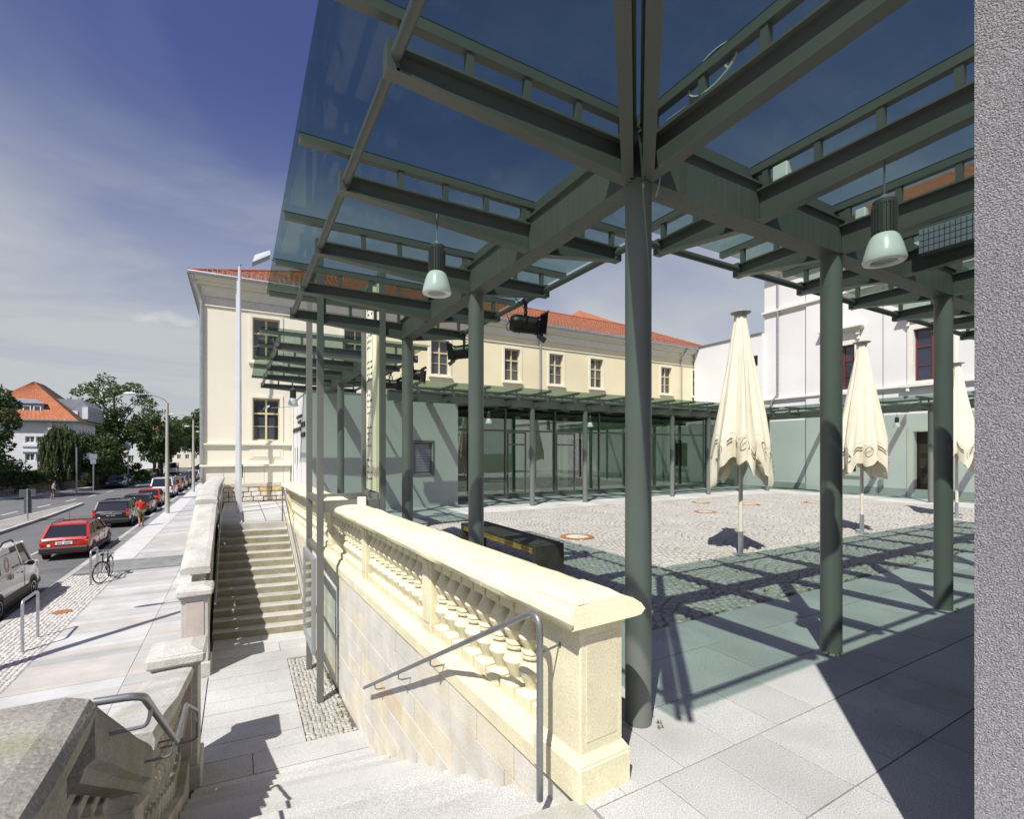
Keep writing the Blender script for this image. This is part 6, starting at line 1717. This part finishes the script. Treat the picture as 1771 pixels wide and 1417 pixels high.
        for yy in (0.28, -0.72):
            if kind == 'van' and yy < 0: continue
            b = MB(**K); b.cbox(s * (w + .002), yy - .07, zh - .12, s * (w + .025), yy + .07, zh - .085, .006); b.build('door_handle', PLAST, t)
            b = MB(**K); b.box(s * (w - .004), yy + .22 - .006, zb + .14, s * (w + .0035), yy + .22 + .006, zh - .02); b.build('door_gap', PLAST, t)
    b = MB(**K); b.box(-.45, y1 - .02, hood - .33, .45, y1 + .012, hood - .20); b.build('grille', PLAST, t)
    if detail:
        pz = zh - .24 if kind != 'estate' else zb + .42
        b = MB(**K); b.cbox(-.26, y0 - .028, pz, .26, y0 - .008, pz + .11, .003); pl = b.build('number_plate', INK if plate_dark else PLATE, t)
        b = MB(**K); rr = random.Random(len(lab))
        xx = -.20
        for k in range(8):
            ww = .035
            if k != 3: b.box(xx, y0 - .033, pz + .025, xx + ww * .35, y0 - .0285, pz + .085); b.box(xx, y0 - .033, pz + (.07 if k % 2 else .03), xx + ww, y0 - .0285, pz + (.085 if k % 2 else .045)); b.box(xx + ww * .7, y0 - .033, pz + .045, xx + ww, y0 - .0285, pz + .085)
            xx += .052
        b.build('plate_characters', PLATE if plate_dark else INK, pl)
        b = MB(**K); b.lathe([(.04, -.002), (.04, .012), (0, .016)], axis=((0.0, y0 - .004, zh - .09), (0, -1, 0)), n=14, caps=False); b.build('badge', HUB, t)
        b = MB(**K); b.bar((-.02, ra + .03, zg0 + .02), (.32, ra + .08, zg0 + .10), .012, .012); b.build('wiper', PLAST, t)
        b = MB(**K); b.cbox(-w * .95, y0 - .004, zh - .105, w * .95, y0 + .02, zh - .075, .004) if kind == 'hatch' else b.cbox(-.5, y0 - .016, zb + .56, .5, y0 + .02, zb + .60, .004); b.build('trim_strip', PLAST if kind == 'hatch' else HUB, t)
    if rails:
        for s in (1, -1):
            b = MB(**K); b.tube([(s * gw1 * .93, rb_ + .05, zg1 + .02), (s * gw1 * .93, rb_ + .15, zg1 + .09), (s * gw1 * .93, fb - .25, zg1 + .09), (s * gw1 * .93, fb - .12, zg1 + .03)], .015, 6); b.build('roof_rail', PLAST, t, True)
    return t
RED = paint('red', (0.42, 0.018, 0.015)); BLK = paint('black', (0.010, 0.012, 0.018)); DGR = paint('dark_green', (0.012, 0.022, 0.02)); WHT = paint('white', (0.70, 0.70, 0.70)); SIL = paint('silver', (0.34, 0.35, 0.36), 0.5); BLU = paint('blue', (0.012, 0.022, 0.07)); GRY = paint('grey', (0.08, 0.085, 0.09), 0.4); ORG = paint('orange', (0.40, 0.10, 0.02))
cX = -5.06
rc_ = car('parked_car', (cX, 23.2, ZR), 'red estate car with white number plate parked behind the white van', RED, 4.25, 1.56, 1.40, 'hatch', rails=True, belt=0.88)
K1 = dict(k=1.0)
b = MB(**K1); b.tube([(0.05, -1.55, 1.41), (0.03, -1.60, 1.95)], .006, 5); b.build('aerial', PLAST, rc_, True)
b = MB(**K1); b.lathe([(.055, 0), (.055, .008), (0, .01)], axis=((-0.46, -2.14, 0.62), (0, -1, 0)), n=16, caps=False); b.build('oval_sticker', PLATE, rc_)
b = MB(**K1); b.cbox(-.72, -2.135, .60, .72, -2.10, .64, .005); b.build('reflector_strip', TAIL, rc_)
car('parked_car', (-5.25, 31.2, ZR), 'black estate car with red tail lamps parked beyond the red estate', BLK, 4.5, 1.70, 1.52, 'estate', plate_dark=True, belt=0.95)
# its open door
t_ = None
car('parked_car', (-5.05, 35.7, ZR), 'dark small car parked in front of the black estate', DGR, 3.9, 1.62, 1.42, 'hatch')
car('parked_car', (-5.1, 40.3, ZR), 'small bright red hatchback parked third beyond the black estate', RED, 3.7, 1.6, 1.42, 'hatch')
car('parked_van', (-5.2, 48.2, ZR), 'white minibus with two rear windows seen behind the street lamp mast', WHT, 4.6, 1.85, 1.9, 'estate', belt=1.05, cat='van')
far_r = [(54.0, ORG, 'hatch', 'orange red car just beyond the white minibus'), (58.2, SIL, 'hatch', 'silver car second beyond the white minibus'), (62.6, BLU, 'estate', 'dark blue estate third beyond the white minibus'), (67.5, BLK, 'estate', 'black car fourth beyond the white minibus'), (72.4, GRY, 'hatch', 'grey car fifth beyond the white minibus'), (77.5, WHT, 'hatch', 'white car farthest along the near kerb'), (83, SIL, 'hatch', 'silver car at the very end of the near kerb row')]
for (y, p_, kd, lab) in far_r:
    car('parked_car', (-5.15, y, ZR), lab, p_, 4.0, 1.66, 1.45, kd, detail=False)
far_l = [((-10.75, 63.0), GRY, 'hatch', 'dark grey car nearest on the far side of the road, nose to the viewer'), ((-10.9, 67.5), BLK, 'hatch', 'black car behind the grey one on the far side of the road'), ((-11.0, 77), SIL, 'hatch', 'silver car third on the far side of the road'), ((-11.0, 82.0), WHT, 'hatch', 'pale car fourth on the far side of the road'), ((-11.0, 87), BLK, 'hatch', 'dark car fifth on the far side of the road')]
for ((x, y), p_, kd, lab) in far_l:
    car('parked_car', (x, y, ZR), lab, p_, 4.3, 1.7, 1.45, kd, rz=math.pi, detail=False, group='cars parked on the far side')
car('driving_van', (-9.3, 95, ZR), 'cream white delivery van in the far lane under the trees', paint('cream', (0.70, 0.68, 0.55)), 4.8, 1.95, 2.3, 'van', rz=math.pi, detail=False, group='vans', cat='van', belt=1.2)
car('parked_car', (-6.5, 118, ZR), 'dark car crossing at the far end of the road', BLK, 4.4, 1.7, 1.45, 'hatch', rz=R(80), detail=False, group='cars at the far junction')
# white delivery van, nose away from the viewer
vn = car('parked_van', (-5.12, 15.35, ZR), 'white delivery van with printed side panel cut by the left edge', WHT, 3.95, 1.66, 1.80, 'van', cat='van', group='vans', belt=1.06, detail=False)
w_ = 0.83
b = MB(**K1); b.cbox(w_ + .001, -1.0, .34, w_ + .02, 0.95, .52, .01); b.build('rub_strip', mat('strip_brown', (0.10, 0.085, 0.075), rough=0.6), vn)
b = MB(**K1); b.add([(.775, -.95, 1.10), (.775, .30, 1.10), (.73, .22, 1.58), (.73, -.95, 1.58)], [(0, 1, 2, 3)]); b.add([(v[0] + .012, v[1], v[2]) for v in b.v], [(0, 1, 2, 3)]); b.build('side_panel', mat('van_print', (0.62, 0.62, 0.61), rough=0.4, var=0.05), vn)
def on_van(yy, zz): 
    return (0.787 - (zz - 1.10) * 0.094 + 0.006, yy, zz)
b = MB(**K1)
for i in range(24):
    a0, a1 = 2 * math.pi * i / 24, 2 * math.pi * (i + 1) / 24
    for (r0, r1) in ((.20, .17), (.13, .11)):
        b.poly([on_van(-.55 + .75 * r0 * math.cos(a0), 1.33 + r0 * math.sin(a0)), on_van(-.55 + .75 * r1 * math.cos(a0), 1.33 + r1 * math.sin(a0)), on_van(-.55 + .75 * r1 * math.cos(a1), 1.33 + r1 * math.sin(a1)), on_van(-.55 + .75 * r0 * math.cos(a1), 1.33 + r0 * math.sin(a1))])
b.build('red_emblem', mat('emblem_red', (0.42, 0.16, 0.13), rough=0.5), vn)
b = MB(**K1); rr = random.Random(3); yy = -.28
while yy < .22:
    ww = rr.uniform(.02, .035); b.poly([on_van(yy, 1.16), on_van(yy + ww, 1.16), on_van(yy + ww, 1.16 + rr.uniform(.03, .05)), on_van(yy, 1.205)]); yy += ww + .012
b.build('lettering', mat('van_ink', (0.12, 0.12, 0.13), rough=0.5), vn)
for yy, cc in ((-.52, (0.10, .09, .05)), (-.42, (0.55, 0.38, .16)), (-.36, (0.25, 0.16, .06))):
    b = MB(**K1); b.cbox(w_ - .002, yy, .90, w_ + .006, yy + .07, 1.04, .002); b.build('badge', mat('badge_%d' % int(abs(yy) * 100), cc, rough=0.5), vn)
b = MB(**K1); b.tube([(.66, -.6, 1.82), (.66, -.45, 1.90), (.66, .1, 1.90), (.66, .25, 1.82)], .025, 6); b.build('roof_rail', PLAST, vn, True)

# ------------------------------------------------------------------ people
def skin_chain(name, joints, edges, m, parent, root=0, sub=2):
    me = bpy.data.meshes.new(name)
    me.from_pydata([j[:3] for j in joints], edges, []); me.materials.append(m)
    o = link(name, me, parent)
    md = o.modifiers.new('skin', 'SKIN'); md.use_smooth_shade = True
    sv = me.skin_vertices[0].data
    for i, j in enumerate(joints):
        r = j[3]; sv[i].radius = (r, r) if not isinstance(r, tuple) else r
        sv[i].use_root = (i == root)
    s2 = o.modifiers.new('sub', 'SUBSURF'); s2.levels = sub; s2.render_levels = sub
    return o
SKINM = mat('skin', (0.42, 0.23, 0.15), rough=0.6, var=0.03)
def person(loc, rz, lab, shirt, trousers, hair, h=1.70, lean=0.0):
    t = thing('person', loc, lab, 'person', 'people on the street', rz=rz, world_parts=False)
    s = h / 1.75
    def J(x, y, z, r): return (x * s, (y + lean * max(0, z - .9)) * s, z * s, r * s if not isinstance(r, tuple) else tuple(q * s for q in r))
    body = [J(0, 0, .95, .14), J(0, 0, 1.20, .13), J(0, .01, 1.42, .13), J(0, .02, 1.50, .055), J(0, .03, 1.56, .058), J(0, .04, 1.66, .088), J(0, .035, 1.73, .06),
            J(.17, .01, 1.42, .055), J(.24, .02, 1.15, .042), J(.25, .14, .92, .034), J(.255, .19, .84, .03), J(-.17, .01, 1.42, .055), J(-.24, .0, 1.15, .042), J(-.25, .08, .90, .034), J(-.255, .12, .82, .03),
            J(.09, 0, .90, .085), J(.10, .03, .50, .058), J(.10, .0, .10, .04), J(.10, .10, .04, .038), J(.10, .17, .035, .028), J(-.09, 0, .90, .085), J(-.10, -.08, .50, .058), J(-.10, -.20, .12, .04), J(-.10, -.10, .04, .038), J(-.10, -.04, .035, .028),
            J(.265, .25, .80, .012), J(.24, .24, .79, .012), J(-.265, .17, .78, .012), J(-.24, .16, .77, .012), J(0, .13, 1.65, .016)]
    ed = [(0, 1), (1, 2), (2, 3), (3, 4), (4, 5), (5, 6), (2, 7), (7, 8), (8, 9), (9, 10), (2, 11), (11, 12), (12, 13), (13, 14), (0, 15), (15, 16), (16, 17), (17, 18), (18, 19), (0, 20), (20, 21), (21, 22), (22, 23), (23, 24), (10, 25), (10, 26), (14, 27), (14, 28), (5, 29)]
    skin_chain('body', body, ed, SKINM, t)
    sh = [J(0, 0, .96, .165), J(0, 0, 1.20, .155), J(0, .01, 1.42, .15), J(0, .015, 1.47, .08), J(.17, .01, 1.42, .075), J(.225, .02, 1.18, .062), J(-.17, .01, 1.42, .075), J(-.225, .0, 1.18, .062)]
    skin_chain('shirt', sh, [(0, 1), (1, 2), (2, 3), (2, 4), (4, 5), (2, 6), (6, 7)], shirt, t)
    tr = [J(0, 0, .95, .15), J(.09, 0, .88, .10), J(.10, .03, .50, .075), J(-.09, 0, .88, .10), J(-.10, -.08, .50, .075)]
    skin_chain('shorts', tr, [(0, 1), (1, 2), (0, 3), (3, 4)], trousers, t)
    skin_chain('hair', [J(0, .0, 1.70, .085), J(0, -.02, 1.74, .075), J(0, -.03, 1.64, .07)], [(0, 1), (0, 2)], hair, t)
    sho = [J(.10, .02, .045, .048), J(.10, .15, .038, .04)]
    skin_chain('shoe', sho, [(0, 1)], BLACK, t); skin_chain('shoe', [J(-.10, -.16, .055, .048), J(-.10, -.05, .038, .04)], [(0, 1)], BLACK, t)
person((-3.98, 28.4, ZS), R(20), 'person in a bright red shirt standing beside the black estate car', mat('shirt_red', (0.55, 0.035, 0.02), rough=0.9), mat('shorts_khaki', (0.16, 0.13, 0.07), rough=0.9), mat('hair_dark', (0.03, 0.02, 0.012), rough=0.7), 1.68)
person((-12.3, 49.5, ZR), R(-80), 'person in a pale blue shirt walking past the hedge across the road', mat('shirt_blue', (0.30, 0.36, 0.45), rough=0.9), mat('shorts_dark', (0.09, 0.07, 0.05), rough=0.9), MATS['hair_dark'], 1.70, 0.05)
# ------------------------------------------------------------------ trees, hedges (drawing units)
def leaf_cloud(name, centres, radii, n_per, size, m, parent, seed, flat=0.75, droop=0.0, slim=0.55):
    """leaves spread through clumps: every leaf a small bent diamond"""
    r = np.random.RandomState(seed)
    off = np.array(BASE.get(parent.name, (0, 0, 0)))
    C = np.repeat(np.array(centres), n_per, axis=0); RR = np.repeat(np.array(radii), n_per)
    n = len(C)
    d = r.normal(size=(n, 3)); d /= np.linalg.norm(d, axis=1)[:, None]
    rad = RR * r.uniform(0.45, 1.0, n) ** 0.5
    P = C + d * rad[:, None] * np.array([1, 1, flat]) - off
    a = r.normal(size=(n, 3)); a[:, 2] -= droop; a /= np.linalg.norm(a, axis=1)[:, None]
    b = np.cross(a, d + r.normal(size=(n, 3)) * 0.6); b /= (np.linalg.norm(b, axis=1)[:, None] + 1e-9)
    s = size * r.uniform(0.6, 1.25, n)[:, None]
    nrm = np.cross(a, b)
    V = np.stack([P - a * s, P + b * s * slim + nrm * s * .18, P + a * s, P - b * s * slim + nrm * s * .18], axis=1)
    F = np.arange(n * 4).reshape(-1, 4)
    return quads_object(name, V.reshape(-1, 3) * M, F, m, parent)
def clumps(c, rad, n, seed, shell=0.55):
    r = np.random.RandomState(seed); out = []
    while len(out) < n:
        d = r.normal(size=3); d /= np.linalg.norm(d); k = r.uniform(shell, 1.0) ** 0.6
        p = np.array(c) + d * k * np.array(rad)
        out.append(p)
    return np.array(out)
def tree(x, y, z0, h, crown_z, rad, lab, m, seed, nclump=46, cr=0.55, n_per=95, size=0.13, trunk=0.16, limbs=7, name='tree', group='trees along the road', shell=0.5):
    t = thing(name, (x, y, z0), lab, 'tree', group)
    r = random.Random(seed)
    c = (x, y, crown_z)
    cl = clumps(c, rad, nclump, seed, shell)
    b = MB(); b.tube([(x, y, z0 - .1), (x + r.uniform(-.1, .1), y, z0 + (crown_z - z0) * 0.5), (x + r.uniform(-.15, .15), y, crown_z), (x, y, crown_z + rad[2] * 0.6)], [trunk * 1.2, trunk, trunk * 0.7, trunk * 0.2], 10)
    b.build('trunk', BARK, t, True)
    b = MB()
    for k in range(limbs):
        p = cl[r.randrange(len(cl))]; zs = z0 + (crown_z - z0) * r.uniform(0.55, 1.05)
        mid = ((x + p[0]) / 2 + r.uniform(-.2, .2), (y + p[1]) / 2, (zs + p[2]) / 2 + 0.15)
        b.tube([(x, y, zs), mid, tuple(p)], [trunk * 0.5, trunk * 0.3, trunk * 0.08], 6)
    b.build('limbs', BARK, t, True)
    rr = np.random.RandomState(seed + 5).uniform(0.65, 1.25, len(cl)) * cr
    leaf_cloud('crown', cl, rr, n_per, size, m, t, seed + 9)
    return t
def hedge(p, q, w, z0, z1, lab, m, seed, n=5000, size=0.11):
    t = thing('hedge', ((p[0] + q[0]) / 2, (p[1] + q[1]) / 2, z0), lab, 'hedge', 'hedges across the road')
    r = np.random.RandomState(seed); u = r.uniform(0, 1, 220)
    c = np.stack([p[0] + (q[0] - p[0]) * u, p[1] + (q[1] - p[1]) * u, z0 + (z1 - z0) * r.uniform(0.15, 0.9, 220)], axis=1); c[:, 0] += r.uniform(-w / 2, w / 2, 220); c[:, 1] += r.uniform(-w / 2, w / 2, 220)
    leaf_cloud('foliage', c, r.uniform(.25, .5, 220), max(8, n // 220), size, m, t, seed)
    b = MB(); b.bar((p[0], p[1], (z0 + z1) / 2 - .1), (q[0], q[1], (z0 + z1) / 2 - .1), w * .5, (z1 - z0) * .6); b.build('twigs', BARK, t)
    return t
def bush(x, y, z0, rx, rz, lab, m, seed, n=30, size=0.11, npl=80):
    t = thing('bush', (x, y, z0), lab, 'bush', 'bushes across the road')
    cl = clumps((x, y, z0 + rz * .9), (rx, rx, rz), n, seed, 0.3)
    leaf_cloud('foliage', cl, np.full(n, rx * .38), npl, size, m, t, seed)
    b = MB()
    for k in range(5): b.tube([(x, y, z0), tuple(cl[k])], [.06, .015], 5)
    b.build('stems', BARK, t, True)
    return t
tree(-16.9, 50.6, ZS, 9, 3.7, (2.6, 2.4, 3.5), 'tall dark tree cut by the left edge, standing on the far sidewalk', LEAF_A, 11, 70, .75, 120, .15, .2, 9)
bush(-16.7, 55, ZS, 1.9, 1.6, 'dark leafy bush behind the wall below the white house', LEAF_A, 12, 34, .13)
# willow with hanging strands
def willow(x, y, z0, lab, seed):
    t = thing('willow_tree', (x, y, z0), lab, 'tree', 'trees along the road')
    r = random.Random(seed)
    MB().tube([(x, y, z0), (x, y, 2.2), (x + .3, y, 3.6)], [.22, .16, .05], 8).build('trunk', BARK, t, True)
    C = []; 
    for k in range(150):
        th = r.uniform(0, 2 * math.pi); rad = 1.45 * math.sqrt(r.uniform(0.02, 1)); top = 4.1 - 0.75 * rad * rad + r.uniform(-.25, .25); ln = r.uniform(1.6, 3.6)
        px, py = x + rad * math.cos(th), y + rad * math.sin(th)
        n = int(ln / 0.16)
        for j in range(n): C.append((px + .10 * math.sin(j * .3 + k), py, top - j * .16))
    leaf_cloud('crown', np.array(C), np.full(len(C), .08), 6, .15, LEAF_C, t, seed, flat=1.0, droop=4.5, slim=0.22)
    b = MB()
    for k in range(8):
        th = k * .8; b.tube([(x, y, 2.6), (x + .5 * math.cos(th), y + .5 * math.sin(th), 3.8), (x + 1.1 * math.cos(th), y + 1.1 * math.sin(th), 3.0)], [.08, .05, .02], 5)
    b.build('limbs', BARK, t, True)
willow(-14.0, 58.5, ZS, 'weeping willow with hanging pale green strands before the white house', 31)
tree(-12.0, 61, ZS, 6, 1.55, (2.2, 2.1, 1.9), 'dense round dark green tree behind the hedge, right of the willow', LEAF_A, 41, 60, .7, 110, .13, .16)
tree(-13.3, 76, ZS, 12, 6.6, (4.2, 3.6, 4.2), 'tall open tree with sky showing through its crown, right of the white house', LEAF_B, 51, 56, .95, 95, .17, .24, 14, shell=0.75)
tree(-14.8, 74, ZS, 9, 4.5, (2.6, 2.6, 3.2), 'dark tree between the white house and the tall open tree', LEAF_A, 52, 40, .85, 100, .17, .2)
tree(-9.0, 80, ZS, 8, 3.6, (2.6, 2.5, 3.0), 'mid green broad tree left of the tall street lamp', LEAF_B, 61, 50, .8, 100, .17, .2)
tree(-10.2, 88, ZS, 6, 2.2, (2.2, 2, 2.2), 'low dark tree behind the far parked cars', LEAF_A, 64, 36, .8, 90, .18, .16)
tree(-11.2, 92, ZS, 8, 4.4, (3.2, 3, 3.6), 'dark tree behind the broad tree left of the street lamp', LEAF_A, 63, 50, .95, 100, .2, .2)
tree(-5.2, 96, ZS, 9, 5.0, (3.0, 3, 3.5), 'broad tree right of the tall street lamp', LEAF_B, 71, 54, .9, 105, .19, .2)
tree(-2.2, 104, ZS, 9, 5.2, (2.8, 3, 3.2), 'dark tree between the second street lamp and the yellow building', LEAF_A, 72, 50, .9, 100, .2, .2)
tree(-7.6, 112, ZS, 8, 4.4, (3.0, 3, 3.4), 'far tree closing the end of the road behind the street lamp', LEAF_A, 73, 46, .95, 95, .2, .2)
tree(0.6, 118, ZS, 8, 4.0, (3.0, 3, 3.4), 'far tree at the end of the road beside the yellow building', LEAF_B, 74, 40, .95, 90, .2, .2)
tree(-17.5, 84, ZS, 10, 4.4, (3.4, 3, 3.6), 'tree standing behind the white house on its left', LEAF_A, 75, 44, 1.0, 90, .2, .2)
hedge((-17.4, 50.3), (-13.3, 60.2), .9, -1.0, 0.15, 'dark clipped hedge on the low stone wall across the road', LEAF_A, 81, 9000, .10)
hedge((-12.6, 62.5), (-11.6, 68.5), 1.0, -1.6, 0.5, 'light green clipped hedge block lit by the sun, left of the parked cars', LEAF_D, 82, 7000, .10)
bush(-9.9, 71.5, ZS, .9, .8, 'small light green bush beside the far parked cars', LEAF_D, 83, 18, .12)
bush(-11.5, 76, ZS, 1.4, 1.2, 'dark bush behind the far parked cars', LEAF_A, 84, 20, .14)
bush(-2.4, 56, ZS, .5, .5, 'small yellow green bush on the sidewalk by the yellow building', LEAF_D, 85, 12, .08, 60)
# low rubble wall across the road, stones proud of the core
lw = thing('garden_wall', (-15.5, 54, ZS), 'low rubble stone garden wall under the hedge across the road', 'wall')
A_, B_ = Vector((-17.4, 49.7, 0)), Vector((-12.0, 68.3, 0)); dd = (B_ - A_).normalized(); Ln = (B_ - A_).length
b = MB(); b.bar(A_ + Vector((0, 0, ZS + .4)), B_ + Vector((0, 0, ZS + .4)), 0.30, 0.86); b.build('core', mat('wall_core', (0.11, 0.095, 0.08), rough=1, var=0.2), lw)
sdn = Vector((dd.y, -dd.x, 0))
s = 0.0
while s < Ln:
    ln = rng.uniform(.5, 1.1)
    for j in range(3):
        c = A_ + dd * (s + ln / 2 + (0.2 if j % 2 else 0)) + sdn * 0.155 + Vector((0, 0, ZS + .15 + j * .27))
        b = MB(); b.bar(c - dd * (ln / 2 - .03), c + dd * (ln / 2 - .03), .06, .23); b.build('stone', mat('wall_stone', (0.26, 0.22, 0.18), rough=0.95, var=0.2, scale=1.5, obj=0.3, bump=.5, bscale=6), lw)
    s += ln
# ------------------------------------------------------------------ white house with orange roof
hs = thing('white_house', (-17, 62, ZS), 'white house with orange hipped roof and zinc dormers across the road', 'house', 'houses across the road')
HW, HE = Wall('-y', 62.0), Wall('+x', -14.0)
hops = [(-19.6, -18.9, 0.7, 1.5), (-18.0, -17.3, 2.5, 3.2), (-17.1, -16.2, 2.62, 3.22), (-17.1, -16.2, 0.9, 1.5), (-15.6, -14.9, 3.2, 4.0), (-18.6, -17.6, 2.62, 3.22)]
hops = [(-17.4, -16.75, 2.62, 3.22), (-16.65, -16.0, 2.62, 3.22), (-17.4, -16.75, 0.9, 1.6), (-16.65, -16.0, 0.9, 1.6), (-15.3, -14.5, 3.25, 4.25), (-20, -19, 2.5, 3.4)]
b = MB(); HW.openings(b, -21.5, -14.0, ZS, 4.78, hops, 0.3); b.build('wall', mat('house_white', (0.74, 0.74, 0.77), rough=0.9, var=0.04), hs)
HWH = MATS['house_white']
eops = [(64.2 + k * 1.1, 64.7 + k * 1.1, 2.9, 4.0) for k in range(5)]
b = MB(); HE.openings(b, 62.3, 70.5, ZS, 4.78, eops, 0.3); b.build('wall', HWH, hs)
b = MB(); b.box(-21.4, 62.32, ZS, -14.32, 70.4, 4.7); b.build('core', MATS['core_dark'], hs)
WFR = mat('frame_white', (0.75, 0.75, 0.75), rough=0.5, var=0)
for o in hops: HW.window(hs, *o, WFR, rec=.1, mull=1, bars=(), trans=0, fw=.07)
for o in eops: HE.window(hs, *o, WFR, rec=.1, mull=0, bars=(), trans=0, fw=.06)
b = MB(); HW.box(b, -17.6, -15.85, .03, .10, 2.25, 2.45); HW.box(b, -17.6, -15.85, .03, .10, 1.75, 1.9); HW.box(b, -15.75, -15.45, 0.0, .25, ZS, 4.6); b.build('bands', HWH, hs)
b = MB(); HW.box(b, -15.35, -14.45, -.05, -.095, 3.3, 4.2); b.build('roller_blind', mat('blind_pale', (0.55, 0.57, 0.66), rough=.8), hs)
E = [(-22, 61.5, 4.8), (-13.5, 61.5, 4.8), (-13.5, 71, 4.8), (-22, 71, 4.8)]; RG = [(-17.6, 65.0, 8.7), (-17.6, 67.6, 8.7)]
b = MB(); b.add(E + RG, [(0, 1, 4), (1, 2, 5, 4), (2, 3, 5), (3, 0, 4, 5)]); hr_ = b.build('roof', TILEO, hs)
tile_field('roof_tiles', hr_, E[0], E[1], (-17.61, 65, 8.7), (-17.59, 65, 8.7), 26, 20, TILEO, .03, .03)
tile_field('roof_tiles', hr_, E[1], E[2], RG[0], RG[1], 26, 18, mat('roof_tile_dark', (0.12, 0.07, 0.045), rough=.8, var=.2), .05, .05)
b = MB(); b.box(-22, 61.45, 4.70, -13.45, 61.6, 4.82); b.box(-13.6, 61.6, 4.70, -13.45, 71, 4.82); b.build('gutter', ZINC, hs)
# left dormer
dm = MB(); dm.box(-19.2, 62.3, 5.05, -16.2, 65.5, 6.35); do = dm.build('dormer', ZINC, hs)
b = MB(); b.add([(-19.4, 62.1, 6.35), (-16.0, 62.1, 6.35), (-16.0, 66, 6.35), (-19.4, 66, 6.35), (-17.8, 64.2, 7.25)], [(0, 1, 4), (1, 2, 4), (2, 3, 4), (3, 0, 4), (3, 2, 1, 0)]); b.build('dormer_roof', ZINC, do)
DW = Wall('-y', 62.28)
for k in range(4): DW.window(hs, -19.05 + k * .72, -18.5 + k * .72, 5.3, 6.15, WFR, rec=-.06, mull=0, bars=(), trans=0, fw=.08, name='dormer_window')
# right zinc dormer block
b = MB(); b.add([(-14.9, 64.2, 4.9), (-13.3, 64.2, 4.9), (-13.3, 70.2, 4.9), (-14.9, 70.2, 4.9), (-16.2, 64.2, 7.05), (-13.9, 64.2, 7.05), (-13.3, 64.2, 6.4), (-13.3, 70.2, 6.4), (-13.9, 70.2, 7.05), (-16.2, 70.2, 7.05)],
                [(0, 1, 6, 5, 4), (1, 2, 7, 6), (6, 7, 8, 5), (5, 8, 9, 4), (2, 3, 9, 8, 7), (3, 0, 4, 9)]); zb_ = b.build('dormer', ZINC, hs)
for k in range(8):
    xx = -16.0 + k * .27; b = MB(); b.bar((xx, 64.2, 7.06), (xx, 70.2, 7.06), .04, .05); b.build('seam', ZINC, zb_)
b = MB(); b.box(-14.55, 64.12, 5.0, -14.1, 64.19, 5.9); b.box(-13.75, 64.1, 5.1, -13.31, 64.19, 6.3); b.build('white_panel', HWH, zb_)
ZE = Wall('+x', -13.30)
for k in range(3): ZE.window(hs, 65 + k * 1.4, 65.5 + k * 1.4, 5.3, 6.1, WFR, rec=-.05, mull=0, bars=(), trans=0, fw=.05, name='dormer_window')
# more houses glimpsed between the trees
for (x, y, w, d2, h, lab, m_) in ((-13.0, 100, 6, 6, 5.0, 'pale house half hidden behind the trees left of the street lamp', HWH), (-9, 132, 10, 6, 3.6, 'low cream house closing the far end of the road', CREAMW), (2.5, 128, 7, 6, 4.0, 'cream house at the far end beside the yellow building', CREAMW)):
    t = thing('distant_house', (x, y, ZS), lab, 'house', 'houses across the road')
    wl = Wall('-y', y - d2 / 2); oo = [(x - w / 2 + .8 + k * 1.5, x - w / 2 + 1.5 + k * 1.5, zz, zz + 1.0) for k in range(int((w - 1) / 1.5)) for zz in (0.2, 2.2) if zz + 1.4 < h]
    b = MB(); wl.openings(b, x - w / 2, x + w / 2, ZS, h, oo, .3); b.build('wall', m_, t)
    b = MB(); b.box(x - w / 2, y - d2 / 2 + .31, ZS, x + w / 2, y + d2 / 2, h - .05); b.build('core', m_, t)
    for o in oo: wl.window(t, *o, WFR, rec=.1, mull=1, bars=(), trans=0, fw=.07)
    b = MB(); b.add([(x - w / 2 - .3, y - d2 / 2 - .3, h), (x + w / 2 + .3, y - d2 / 2 - .3, h), (x + w / 2 + .3, y + d2 / 2, h), (x - w / 2 - .3, y + d2 / 2, h), (x - w / 2 + 1, y, h + 2), (x + w / 2 - 1, y, h + 2)], [(0, 1, 5, 4), (1, 2, 5), (2, 3, 4, 5), (3, 0, 4)]); b.build('roof', TILE, t)
# distant mast
t = thing('radio_mast', (-0.2, 170, ZS), 'thin lattice mast above the trees beside the yellow building corner', 'mast')
mx = -7.35
b = MB()
for sx_ in (-.5, .5): b.bar((mx + sx_, 170, ZS), (mx + sx_ * .2, 170, 13.5), .25, .25)
for zz in (8.5, 10.2, 11.6): b.box(mx - 1.0, 169.5, zz, mx + 1.0, 170.5, zz + .35)
b.bar((mx, 170, 12), (mx, 170, 16), .15, .15); b.build('lattice', STEEL2, t)

# weeds in the paving joints
r_ = np.random.RandomState(77)
spots = [(CX, 2.24), (4.55, 2.24), (4.47, 2.30), (6.85, 2.24), (7.42, 5.2), (11.7, 5.3), (1.22, 7.9), (1.25, 7.4), (1.2, 6.9)]
C_ = []
for (x, y) in spots[:6]:
    for k in range(2): C_.append((x + r_.uniform(-.12, .12), y + r_.uniform(-.05, .03), 0.004))
for k in range(150): C_.append((r_.uniform(3.6, 19), r_.choice([3.47, 3.5, r_.uniform(3.6, 12.3)]), 0.002))
for (x, y) in spots[6:]:
    for k in range(9): C_.append((x + r_.uniform(-.03, .05), y + r_.uniform(-.25, .25), ZS + 0.004))
gobj = leaf_cloud('grass_tufts', np.array(C_), np.full(len(C_), .022), 9, .020, LEAF_D, court, 78, flat=.6, slim=.18)
gobj['kind'] = 'stuff'
